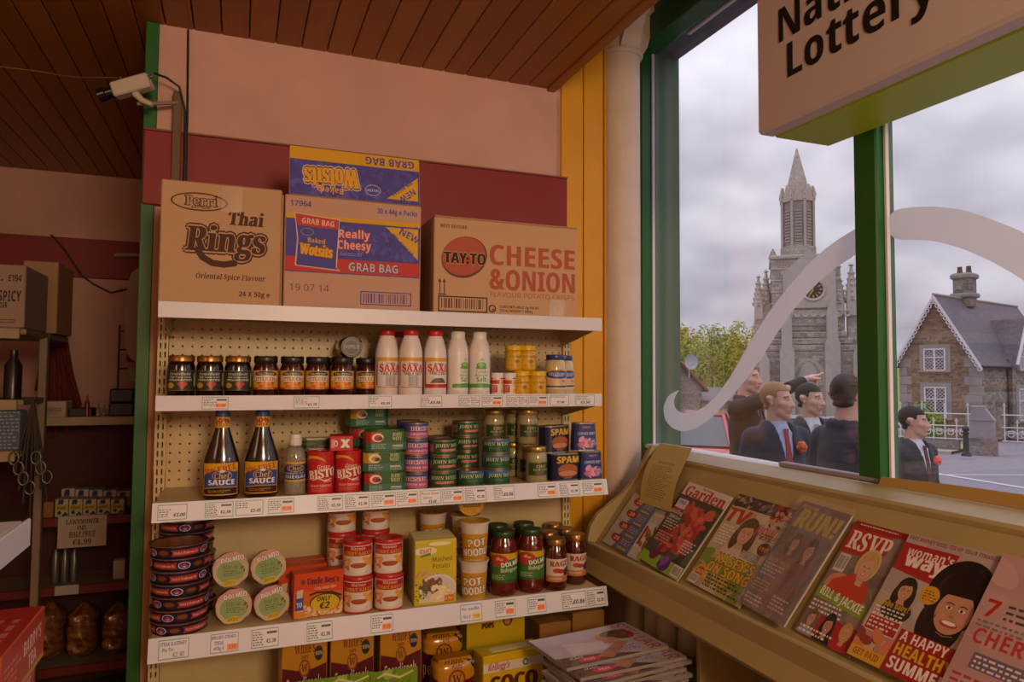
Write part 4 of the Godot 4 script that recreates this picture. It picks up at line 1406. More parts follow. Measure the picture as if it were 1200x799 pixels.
	# dark flat packs of fish behind the vinegar
	a = art(200, 70, "20301a").r(0, 0, 200, 12, "5a7a2c").t("JOHN WEST", 60, 40, 14, "5a8a40", {"w": 70}).r(110, 52, 80, 6, "b89020").e(160, 36, 20, 14, "3a4a20")
	bt = Node3D.new()
	part(bt, "tin", oblong(0.105, 0.06, 0.028, 0.025, 0, 0.028), steel)
	part(bt, "sleeve", oblong(0.107, 0.062, 0.028, 0.026, 0.001, 0.026, 0.0, 1.0, true), paper("print_dark_fish", a.tex()), Transform3D(), "dark green sleeve")
	for k in 5:
		copy(bt, "fish_tin", "dark green fish tin stacked behind the vinegar and gravy", "tin", spot(372.0 if k % 2 else 370.0, 2, -0.15, 0.0285 * k), 0.05 * (k % 2), "dark green fish tins behind the vinegar")
	# fish tins in green sleeves, left of the picnic ham
	var fish := []
	for k in 3:
		a = art(240, 100, "24501c")
		var cc: String = ["b82820", "b89420", "b82820"][k]
		a.r(0, 0, 240, 56, "2a5c20").r(0, 0, 84, 56, cc).e(64, 30, 34, 24, "d8d0c0").e(66, 32, 24, 16, cc).e(78, 36, 16, 10, "4a3a30")
		a.t("JOHN", 176, 18, 17, "c8c8a0", {"f": "F", "w": 54}).t("WEST", 176, 38, 17, "c8c8a0", {"f": "F", "w": 54}).r(0, 58, 240, 42, "3a6a58").lines(30, 66, 80, 26, 10, "a8c0b0", k + 2).r(150, 72, 60, 8, "b8c0b0").lines(150, 84, 70, 10, 8, "a8c0b0", k + 5)
		bt = Node3D.new()
		part(bt, "tin", oblong(0.112, 0.062, 0.055, 0.026, 0.022, 0.057), m("green_tin_%d" % k, "2a5c20", 0.35))
		part(bt, "sleeve", oblong(0.116, 0.064, 0.057, 0.012, 0.0, 0.05, 0.0), paper("print_fish_%d" % k, a.tex(), 0.35), Transform3D(), "green printed sleeve")
		fish.append(bt)
	var txt := ["bottom green fish tin of the sleeved stack beside the gravy", "middle sleeved fish tin with a yellow corner in its stack", "top sleeved fish tin of the stack beside the picnic ham"]
	for k in 3:
		copy(fish[k], "fish_tin", txt[k], "tin", spot([450.0, 448.5, 451.0][k], 2, -0.045, 0.0572 * k), 0.04 * (k - 1), "sleeved fish tins")
	copy(fish[1], "fish_tin", "green fish tin on top of the stack behind, just under the shelf above", "tin", spot(430, 2, -0.16, 0.1735), 0.2)
	for k in 3:
		copy(fish[0], "fish_tin", "sleeved fish tin in the stack behind the front one", "tin", spot(434, 2, -0.16, 0.0576 * k), 0.1, "fish tins in the rear stack")
	# picnic ham
	a = art(300, 100, "b05078").p([0, 0, 300, 0, 300, 40, 150, 56, 0, 60], "3c4a8c").t("PICNIC", 150, 34, 26, "a82030", {"w": 110, "ol": "dcd0d4", "ow": 3, "f": "F"}).t("CHOPPED HAM", 150, 76, 15, "e0c8d0", {"w": 110}).r(0, 92, 300, 8, "c87898")
	var pic := tin(0.0355, 0.0468, paper("print_picnic", a.tex(), 0.35), steel)
	for k in 4:
		copy(pic, "ham_tin", ["bottom", "second", "third", "fourth"][k] + " pink ham tin in the front stack", "tin", spot(487.5, 2, -0.048, 0.0472 * k), 0.3 * k - 0.4, "pink ham tins, front stack")
		copy(pic, "ham_tin", ["bottom", "second", "third", "fourth"][k] + " pink ham tin in the rear stack", "tin", spot(478.5, 2, -0.14, 0.0472 * k), 0.3 * k, "pink ham tins, rear stack")
	# tuna
	var tuna := []
	for k in 2:
		a = art(360, 100, "1e4a1a")
		a.blobs(0, 0, 360, 100, ["1a4016", "24541e", "2a5a22"], 30, 20, 3)
		a.t("JOHN WEST", 180, 36, 26, "c4ccb0", {"f": "F", "w": 124, "sk": 0.1})
		if k == 0:
			a.r(140, 58, 84, 20, "c05850").lines(148, 62, 68, 12, 8, "e0c0b8", 3).r(40, 20, 70, 60, "8c4a58").r(250, 20, 60, 60, "8c4a58")
		else:
			a.r(0, 0, 360, 16, "2c6ca8").lines(150, 60, 60, 14, 8, "4a90c0", 4).p([60, 16, 120, 16, 100, 100, 50, 100], "3a5c8c")
		tuna.append(tin(0.0415, 0.0455, paper("print_tuna_%d" % k, a.tex(), 0.35), steel))
	for k in 3:
		copy(tuna[0], "tuna_tin", ["bottom", "second", "third", "fourth"][k] + " tuna tin with a pink stripe in the stack of three", "tin", spot(518.5, 2, -0.05, 0.0459 * k), 0.2 * k - 0.1, "tuna tins, stack of three with pink stripes")
		copy(tuna[1], "tuna_tin", ["bottom", "second", "third", "fourth"][k] + " tuna tin with a blue band in the stack of three", "tin", spot(581.5, 2, -0.05, 0.0459 * k), 0.15 - 0.25 * k, "tuna tins, stack of three with blue bands")
	for k in 4:
		copy(tuna[0], "tuna_tin", ["bottom", "second", "third", "fourth"][k] + " tuna tin in the tall stack of four behind", "tin", spot(545.5, 2, -0.145, 0.0459 * k), 0.1 * k, "tuna tins, stack of four")
	for k in 3:
		copy(tuna[0], "tuna_tin", "green tuna tin in the stack hidden behind the pink striped ones", "tin", spot(512.0, 2, -0.15, 0.0459 * k), 0.1 * k, "tuna tins, hidden stack")
	copy(tuna[1], "tuna_tin", "single green tuna tin with a blue rim standing by itself", "tin", spot(551, 2, -0.052), 0.0)
	# pickle jars
	a = art(180, 110, "30401e").fr(4, 4, 172, 102, "8a9060", 2).t("CHEF", 90, 34, 22, "c0b890", {"f": "F", "w": 70}).t("SALAD CREAM", 90, 62, 12, "c0b890", {"w": 110}).lines(50, 76, 80, 20, 8, "98986c", 3)
	bt = Node3D.new()
	part(bt, "jar", turned([[0, 0], [0.030, 0.001], [0.033, 0.006], [0.033, 0.072], [0.03, 0.088], [0.0275, 0.092]]), gloss("pale_relish", "9a9068", 0.12))
	part(bt, "label", band(0.0333, 0.022, 0.062, 1.3), paper("print_relish", a.tex(), 0.35), Transform3D(), "dark green label")
	part(bt, "lid", turned([[0.029, 0.091], [0.0305, 0.093], [0.0305, 0.106], [0.029, 0.108], [0, 0.108]]), m("brass_lid", "b09050", 0.3, {"metal": 0.7}), Transform3D(), "brass lid")
	for q in [[601.0, -0.19, 0], [628.5, -0.045, 0], [618.0, -0.125, 0], [577.0, -0.15, 0]]:
		copy(bt, "relish_jar", {601.0: "lower relish jar behind the blue banded tuna", 628.5: "lower relish jar in front beside the luncheon meat", 618.0: "lower relish jar directly behind the front one", 577.0: "lower relish jar behind the single tuna tin"}[q[0]], "jar", spot(q[0], 2, q[1], 0.0), 0.1, "relish jars, lower layer")
	for q in [[579.0, -0.15], [603.0, -0.19], [618.0, -0.125]]:
		copy(bt, "relish_jar", {579.0: "upper relish jar above the blue banded tuna", 603.0: "upper relish jar half hidden between two others", 618.0: "upper relish jar beside the luncheon meat"}[q[0]], "jar", spot(q[0], 2, q[1], 0.1086), 0.1, "relish jars, upper layer")
	# luncheon meat and corned beef
	a = art(240, 200, "1c1c3c").t("SPAM", 124, 40, 52, "d0a818", {"w": 190, "fat": 3, "f": "b"}).e(124, 130, 88, 60, "7a3c20").e(124, 118, 86, 40, "a05c38").r(40, 128, 168, 10, "8a4428").e(124, 150, 80, 22, "c08058").lines(90, 182, 80, 12, 8, "a0a0b8", 3)
	bt = Node3D.new()
	part(bt, "can", oblong(0.098, 0.052, 0.084, 0.014, 0.0, 0.084), steel)
	part(bt, "label", oblong(0.098, 0.052, 0.084, 0.014, 0.004, 0.08, 0.0006, 1.0, false), paper("print_luncheon", a.tex(), 0.35), Transform3D(), "navy label with yellow lettering")
	copy(bt, "meat_tin", "navy luncheon meat tin at the bottom of its stack", "tin", spot(660, 2, -0.055), 0.1)
	copy(bt, "meat_tin", "navy luncheon meat tin set on top of another", "tin", spot(649, 2, -0.075, 0.0842), 0.35)
	a = art(200, 230, "2a3c74").t("PRINCES", 100, 34, 14, "c86a60", {"w": 70}).r(56, 22, 88, 5, "c86a60").t("CORNED BEEF", 100, 86, 22, "c0c4d8", {"w": 166}).blobs(40, 130, 130, 80, ["c87898", "d898b0", "b86888"], 26, 22, 3).blobs(120, 120, 70, 90, ["3c5c98", "6a8cb8"], 12, 14, 5)
	bt = Node3D.new()
	part(bt, "can", oblong(0.076, 0.05, 0.088, 0.012, 0.0, 0.088, 0.0, 0.9), steel)
	part(bt, "label", oblong(0.076, 0.05, 0.088, 0.012, 0.004, 0.084, 0.0006, 0.9, false), paper("print_corned_beef", a.tex(), 0.35), Transform3D(), "blue label with pink meat")
	part(bt, "key_tab", MB.new().box(Vector3(0.037, 0.06, 0), Vector3(0.004, 0.006, 0.02), 0.001).done(), steel)
	copy(bt, "meat_tin", "blue corned beef tin on the shelf at the end", "tin", spot(690.0, 2, -0.05), 0.05)
	copy(bt, "meat_tin", "blue corned beef tin stacked on another at the end", "tin", spot(683.5, 2, -0.06, 0.0883), -0.05)


# ---------------------------------------------------------------- fourth shelf: pies, tubs, rice, curry, mash, noodles, pasta sauce
func make_shelf_four() -> void:
	var steel := m("tin_steel")
	# pie tins
	var a := art(720, 60, "1a1430")
	for k in 3:
		var x := k * 240
		a.e(x + 30, 30, 26, 20, "4a2418").e(x + 30, 28, 20, 13, "7a4428")
		a.p([x + 62, 14, x + 186, 10, x + 178, 30, x + 186, 50, x + 62, 50, x + 70, 32], "a03028").t("Steak & Mushroom Pie", x + 124, 31, 15, "e0d0c4", {"w": 100, "f": "F"})
		a.e(x + 212, 30, 25, 22, "c8c4d4").e(x + 212, 30, 21, 18, "2c2c7c").p([x + 194, 38, x + 212, 16, x + 230, 38], "c03028").t("PIE", x + 212, 40, 7, "e0e0e8")
	var side := paper("print_pie", a.tex(), 0.35)
	a = art(256, 256, "2a1c14").e(128, 128, 120, 120, "6a3c20").e(128, 128, 104, 104, "8a5430").blobs(50, 50, 156, 156, ["9a6238", "7a4426", "a8703e", "b07848", "6a3a20"], 90, 16, 5).t("Steak & Mushroom Pie", 128, 60, 18, "d8c0a8", {"w": 160, "arc": -10.0, "f": "F"})
	var top := paper("print_pie_lid", a.tex(), 0.3)
	var pie := Node3D.new()
	part(pie, "tin", turned([[0, 0.0], [0.063, 0.0], [0.0655, 0.002], [0.0682, 0.027], [0.07, 0.0285], [0.0705, 0.0295], [0.07, 0.031], [0.067, 0.0295], [0, 0.0295]], 44), m("navy_tin", "1a1430", 0.3))
	part(pie, "label", MB.new().lathe([Vector2(0.066, 0.002), Vector2(0.0687, 0.0268)], 44).done(), side, Transform3D(), "navy printed side")
	part(pie, "rim", turned([[0.0692, 0.0275], [0.071, 0.0285], [0.071, 0.0305], [0.0692, 0.0315]], 44), m("rim_copper", "a08068", 0.3, {"metal": 0.8}))
	part(pie, "lid", MB.new().disc(Vector3(0, 0.0299, 0), 0.0672, 40).done(), top, Transform3D(), "lid printed with a pie")
	var g := RandomNumberGenerator.new()
	g.seed = 5
	for k in 7:
		copy(pie, "pie_tin", ("%s pie tin from the bottom of the front stack" % ["first", "second", "third", "fourth", "fifth", "sixth"][k]) if k < 6 else "topmost pie tin of the front stack, its lid showing", "tin", spot(211.0 + g.randf_range(-1.5, 1.5), 3, -0.0735, 0.0318 * k), g.randf_range(-1.0, 1.0), "pie tins, front stack" if k < 6 else "")
	for k in 8:
		copy(pie, "pie_tin", "flat round pie tin in the rear stack reaching up to the shelf above", "tin", spot(220.0 + g.randf_range(-1, 1), 3, -0.218, 0.0318 * k), g.randf_range(-1.0, 1.0), "pie tins, rear stack")
	# stir-in tubs, lids to the front
	a = art(200, 200, "c89a98").e(100, 100, 92, 92, "b8b48c").e(100, 112, 76, 66, "8ca068")
	a.p([0, 0, 200, 0, 200, 70, 160, 40, 60, 40, 0, 90], "c8908c").t("DOLMIO", 104, 40, 28, "e4dcd4", {"w": 124, "rot": -8, "fat": 1, "ol": "5a3a30", "ow": 2}).t("Stir-in", 96, 84, 24, "6a7a50", {"w": 84, "f": "F"}).lines(60, 106, 90, 34, 12, "5a6a40", 3)
	a.e(104, 176, 46, 18, "c8b030").lines(74, 168, 60, 18, 9, "6a5a20", 4).blobs(150, 70, 30, 40, ["8a4a40", "a85a50"], 6, 9, 2)
	var lid := m("print_tub", "ffffff", 0.25, {"tex": a.tex(), "coat": 0.8})
	var tub := Node3D.new()
	part(tub, "tub", MB.new().lathe([Vector2(0, -0.06), Vector2(0.031, -0.06), Vector2(0.033, -0.056), Vector2(0.041, -0.003), Vector2(0.044, -0.002), Vector2(0.044, 0)], 32).done(), m("tub_plastic", "9a4a3c", 0.35), rot(Vector3.RIGHT, 90))
	var fm := MB.new()
	var c0 := fm.put(Vector3(0, 0, 0.002), Vector3.BACK, Vector2(0.5, 0.5))
	for s in 49:
		var an := TAU * s / 48.0
		var rr := 0.0445 * (1.0 + 0.04 * pow(absf(cos(an * 2.0 + 0.8)), 6.0) + 0.008 * sin(an * 11.0))
		fm.put(Vector3(cos(an) * rr, sin(an) * rr, 0.0015 * sin(an * 9.0)), Vector3(0.1 * sin(an * 7), 0.1 * cos(an * 5), 1), Vector2(0.5 + 0.5 * cos(an), 0.5 - 0.5 * sin(an)))
	for s in 48:
		fm.tri(c0, c0 + 1 + s, c0 + 2 + s)
	part(tub, "foil_lid", fm.done(), lid, Transform3D(), "printed foil lid")
	for q in [[274.5, 0.047, -0.05, "lower"], [319.0, 0.047, -0.045, "lower"], [271.0, 0.1395, -0.06, "upper"], [315.0, 0.1395, -0.055, "upper"]]:
		var o := copy(tub, "sauce_tub", "foil lidded pasta sauce tub, %s layer, beside the %s" % [q[3], "pie tins" if q[0] < 300.0 else "rice boxes"], "tub", spot(q[0], 3, q[2], q[1]), 0.0, "pasta sauce tubs, %s layer" % q[3])
		o.rotation = Vector3(-0.0, 0.12, 0.1 if q[0] > 300 else -0.05)
	# rice
	a = art(260, 230, "c8400c").p([0, 90, 260, 110, 260, 230, 0, 230], "c86010").blobs(0, 170, 260, 60, ["d0b48c", "c8a878", "dcc4a0"], 90, 10, 3)
	a.t("Uncle Ben's", 152, 44, 32, "38183c", {"f": "F", "w": 172, "fat": 1}).e(46, 44, 12, 14, "6a3a1c").t("Long Grain Rice", 165, 84, 15, "dcc8a8", {"w": 118, "sk": 0.2, "f": "F"})
	a.l([80, 116, 120, 106, 200, 112, 250, 134], 10, "2a1c14").e(165, 160, 84, 46, "2a1c14").e(165, 164, 78, 44, "c8a818").t("ONLY", 158, 142, 24, "241c14", {"w": 74, "sk": 0.15}).t("€2", 162, 178, 32, "241c14", {"w": 54, "sk": 0.15})
	a.r(6, 100, 42, 90, "3c4a8c").p([14, 86, 48, 80, 44, 124, 12, 126], "c8b890").t("10", 26, 160, 26, "d8d4d8", {"w": 32}).r(0, 196, 60, 30, "d08020")
	bt_rice(a)
	# curry sauce drums
	a = art(420, 200, "d2c2b2")
	for k in 2:
		var x := k * 210
		a.r(x + 26, 8, 158, 60, "a82420").t("Maysan", x + 105, 24, 17, "dcc8b8", {"f": "F", "sk": 0.2, "w": 70}).t("CURRY SAUCE", x + 105, 52, 20, "dcb040", {"w": 140, "f": "F"})
		a.blobs(x + 10, 76, 60, 90, ["c8682c", "d8904a", "b8542c", "d8b078"], 22, 12, 3 + k).blobs(x + 140, 76, 60, 90, ["d89a3c", "cc8030", "dcb060"], 20, 14, 5 + k)
		a.e(x + 110, 140, 44, 34, "d8ccc4").e(x + 110, 126, 38, 16, "8a3c14").e(x + 110, 124, 32, 11, "a85020").r(x, 190, 210, 10, "b02c24")
	var cur := Node3D.new()
	part(cur, "drum", turned([[0, 0], [0.039, 0], [0.04, 0.002], [0.04, 0.092], [0.0385, 0.094]]), steel)
	part(cur, "label", band(0.0403, 0.002, 0.088, PI, 32), paper("print_curry", a.tex(), 0.35), Transform3D(), "red and orange print")
	part(cur, "lid", turned([[0.0405, 0.087], [0.041, 0.088], [0.041, 0.096], [0.0395, 0.098], [0.037, 0.095], [0, 0.095]]), m("red_plastic"), Transform3D(), "red lid")
	for q in [[419.5, 0, -0.055, "lower front curry sauce drum beside the rice boxes", 0.7], [455.5, 0, -0.05, "lower front curry sauce drum beside the mashed potato", 0.6], [419.0, 1, -0.055, "upper front curry sauce drum beside the rice boxes", 0.75], [455.0, 1, -0.05, "upper front curry sauce drum beside the mashed potato", 0.65]]:
		copy(cur, "curry_drum", q[3], "drum", spot(q[0], 3, q[2], 0.0975 * q[1]), PI / 2 - 0.2 * q[4], "curry drums, front %d" % q[1])
	for q in [[400.0, 0], [400.0, 1], [400.5, 2], [440.0, 0], [440.0, 1], [440.5, 2]]:
		copy(cur, "curry_drum", "rear curry sauce drum, %s of three, behind the drums beside the %s" % [["lowest", "middle", "topmost"][q[1]], "rice boxes" if q[0] < 420.0 else "mashed potato"], "drum", spot(q[0], 3, -0.16, 0.0975 * q[1]), 1.5, "curry drums, rear row")
	# mashed potato boxes
	a = art(250, 370, "c4b020").r(0, 0, 250, 14, "cabc30").e(60, 60, 70, 24, "d8d4b8").t("Knorr", 62, 58, 26, "c83028", {"f": "F", "w": 76, "sk": 0.15, "rot": -10}).p([30, 84, 90, 70, 96, 84, 34, 96], "4a8a30").e(150, 22, 70, 12, "e0d8a8")
	a.t("Mashed", 164, 112, 26, "4a3c18", {"w": 120, "f": "s"}).t("Potato", 158, 152, 26, "4a3c18", {"w": 104, "f": "s"})
	a.blobs(8, 180, 130, 30, ["c8a468", "b8925a"], 6, 22, 7).e(140, 280, 112, 80, "d8d0d0").e(140, 282, 104, 72, "c8bcb8").blobs(50, 230, 110, 70, ["6a3c20", "7a4a2c", "8a5a38"], 50, 14, 3).blobs(110, 270, 110, 70, ["dcc898", "d0b880", "e4d4a8"], 40, 16, 4).blobs(4, 250, 70, 100, ["5a6a20", "7a8a30", "4a5a18"], 40, 9, 5).r(180, 324, 60, 40, "c86a20").t("2 for", 210, 344, 16, "e0c8a0").r(24, 338, 80, 20, "c8c8a0")
	var mash := printed_box(Vector3(0.122, 0.182, 0.028), 0.0015, Rect2(0.7, 0.06, 0.02, 0.02))
	var mm := paper("print_mash", a.tex(), 0.4)
	for k in 4:
		one("mash_box", "yellow mashed potato box in front, its picture of a dinner showing" if k == 0 else "yellow mashed potato box lined up behind the front one", "box", mash, mm, spot(509.0 - k * 2.0, 3, -0.04 - 0.032 * k), 0.0, "" if k == 0 else "mashed potato boxes behind the first")
	# noodle pots
	a = art(480, 150, "c08a18")
	for k in 2:
		var x := k * 240
		a.t("POT", x + 120, 50, 44, "dcd4c8", {"w": 110, "ol": "5a3a10", "ow": 4, "fat": 2, "rot": -4}).t("NOODLE", x + 120, 104, 44, "dcd4c8", {"w": 190, "ol": "5a3a10", "ow": 4, "fat": 2, "rot": -4}).e(x + 70, 52, 10, 10, "d8a020").lines(x + 60, 134, 120, 10, 8, "8a5c10", 3)
	var pot := Node3D.new()
	part(pot, "cup", turned([[0, 0.002], [0.033, 0.0], [0.0345, 0.002], [0.0415, 0.104], [0.0445, 0.105], [0.0455, 0.108], [0.0445, 0.11], [0, 0.11]], 32), m("pot_white", "cdbfb0", 0.45))
	part(pot, "label", MB.new().lathe([Vector2(0.0349, 0.003), Vector2(0.0403, 0.078)], 32).done(), paper("print_noodle", a.tex(), 0.4), Transform3D(), "mustard coloured print")
	a = art(128, 128, "c89420").e(64, 64, 58, 58, "d0a030").t("POT", 64, 46, 24, "8a5c10", {"w": 54}).t("NOODLE", 64, 78, 22, "8a5c10", {"w": 84}).lines(30, 98, 70, 16, 7, "a87018", 3)
	var foil := paper("print_noodle_lid", a.tex(), 0.25)
	var flm := MB.new().disc(Vector3(0, 0.1112, 0), 0.046, 28).done()
	part(pot, "foil_lid", flm, foil, Transform3D(), "yellow foil lid")
	for q in [[555.0, 0, -0.055, "noodle pot at the bottom of the front stack"], [556.0, 1, -0.055, "noodle pot on top of the front stack"], [545.0, 0, -0.155, "noodle pot in the rear stack beside the mashed potato boxes"], [545.0, 1, -0.155, "noodle pot in the rear stack beside the mashed potato boxes"], [507.0, 0, -0.225, "noodle pot far back behind the mashed potato boxes"], [507.0, 1, -0.225, "noodle pot far back behind the mashed potato boxes"]]:
		copy(pot, "noodle_pot", q[3], "pot", spot(q[0], 3, q[2], 0.1116 * q[1]), 1.15 + 0.3 * q[1], "noodle pots: " + q[3] if q[2] < -0.1 else "")
	var lean := copy(pot, "noodle_pot", "noodle pot lying tilted on the rear stack with its yellow lid facing out", "pot", spot(541, 3, -0.215, 0.2668), 0.0)
	lean.rotation = Vector3(PI / 2, 0, 0)
	lean.scale = Vector3.ONE * 0.93
	# pasta sauce jars
	a = art(240, 190, "3a6a28").r(0, 0, 240, 40, "c89c20").e(70, 46, 60, 40, "b03020").blobs(20, 20, 70, 60, ["b03020", "8a4a2c", "d0a060"], 12, 14, 3)
	a.t("DOLMIO", 158, 66, 30, "e0dccc", {"w": 140, "rot": -8, "fat": 1, "ol": "24401c", "ow": 4}).t("Bolognese", 150, 108, 24, "d8d4b0", {"w": 130, "f": "F", "rot": -5}).lines(30, 140, 80, 36, 10, "c8c8a0", 4).r(0, 172, 240, 18, "2c5420")
	var ps := Node3D.new()
	part(ps, "jar", turned([[0, 0], [0.037, 0.001], [0.041, 0.008], [0.0415, 0.03], [0.0405, 0.1], [0.0415, 0.13], [0.037, 0.153], [0.031, 0.165], [0.0305, 0.17]]), gloss("tomato_sauce", "5a130a", 0.12))
	part(ps, "label", band(0.0415, 0.04, 0.125, 1.5), paper("print_pasta", a.tex(), 0.35), Transform3D(), "green and yellow label")
	part(ps, "lid", turned([[0.0315, 0.168], [0.033, 0.17], [0.033, 0.182], [0.0315, 0.185], [0, 0.185]]), m("green_lid", "2c4a24", 0.35, {"metal": 0.3}), Transform3D(), "green lid")
	for q in [[590.0, -0.06, "front"], [622.0, -0.06, "front"], [582.5, -0.15, "rear"], [613.5, -0.15, "rear"]]:
		copy(ps, "pasta_sauce_jar", "green lidded pasta sauce jar in the %s row beside the %s" % [q[2], "noodle pots" if q[0] < 600.0 else "copper lidded jars"], "jar", spot(q[0], 3, q[1]), -0.15, "green lidded pasta sauce jars, %s row" % q[2])
	a = art(220, 190, "c8b8a4").t("RAGU", 112, 40, 44, "8a2c1c", {"w": 150, "f": "F", "fat": 2}).e(90, 96, 30, 20, "a83c28").e(120, 102, 26, 18, "983020").e(180, 120, 40, 50, "3a2c3c").r(0, 140, 220, 50, "b07048").t("TRADITIONAL", 80, 164, 14, "d8c8b0", {"w": 100})
	var rg := Node3D.new()
	part(rg, "jar", turned([[0, 0], [0.0315, 0.001], [0.035, 0.008], [0.035, 0.1], [0.0335, 0.115], [0.028, 0.13], [0.0265, 0.135]]), gloss("dark_tomato_sauce", "481008", 0.12))
	part(rg, "label", band(0.0353, 0.028, 0.096, 1.35), paper("print_tomato", a.tex(), 0.35), Transform3D(), "cream label with tomatoes")
	part(rg, "lid", turned([[0.028, 0.133], [0.0305, 0.135], [0.0305, 0.15], [0.0285, 0.153], [0, 0.153]]), m("copper_lid", "8a6030", 0.3, {"metal": 0.7}), Transform3D(), "copper lid")
	for q in [[651.0, -0.048, "front"], [674.0, -0.084, "front"], [642.5, -0.14, "rear"], [663.0, -0.165, "rear"], [649.0, -0.242, "rear"]]:
		copy(rg, "tomato_sauce_jar", "copper lidded tomato sauce jar in the %s row%s" % [q[2], " beside the pasta sauce" if q[0] == 651.0 else " at the shelf end" if q[0] == 674.0 else ""], "jar", spot(q[0], 3, q[1]), -0.05, "copper lidded sauce jars, %s row" % q[2])


func bt_rice(a: Art) -> void:
	var rm := paper("print_rice", a.tex(), 0.4)
	var mesh := printed_box(Vector3(0.132, 0.119, 0.045), 0.0015, Rect2(0.02, 0.05, 0.05, 0.05))
	one("rice_box", "orange rice box with a yellow price sticker in front", "box", mesh, rm, spot(371.5, 3, -0.06), 0.1)
	one("rice_box", "orange rice box standing behind another", "box", mesh, rm, spot(353.0, 3, -0.137), 0.1)
	one("rice_box", "orange rice box standing furthest back beside the tubs", "box", mesh, rm, spot(351.0, 3, -0.195), 0.1)


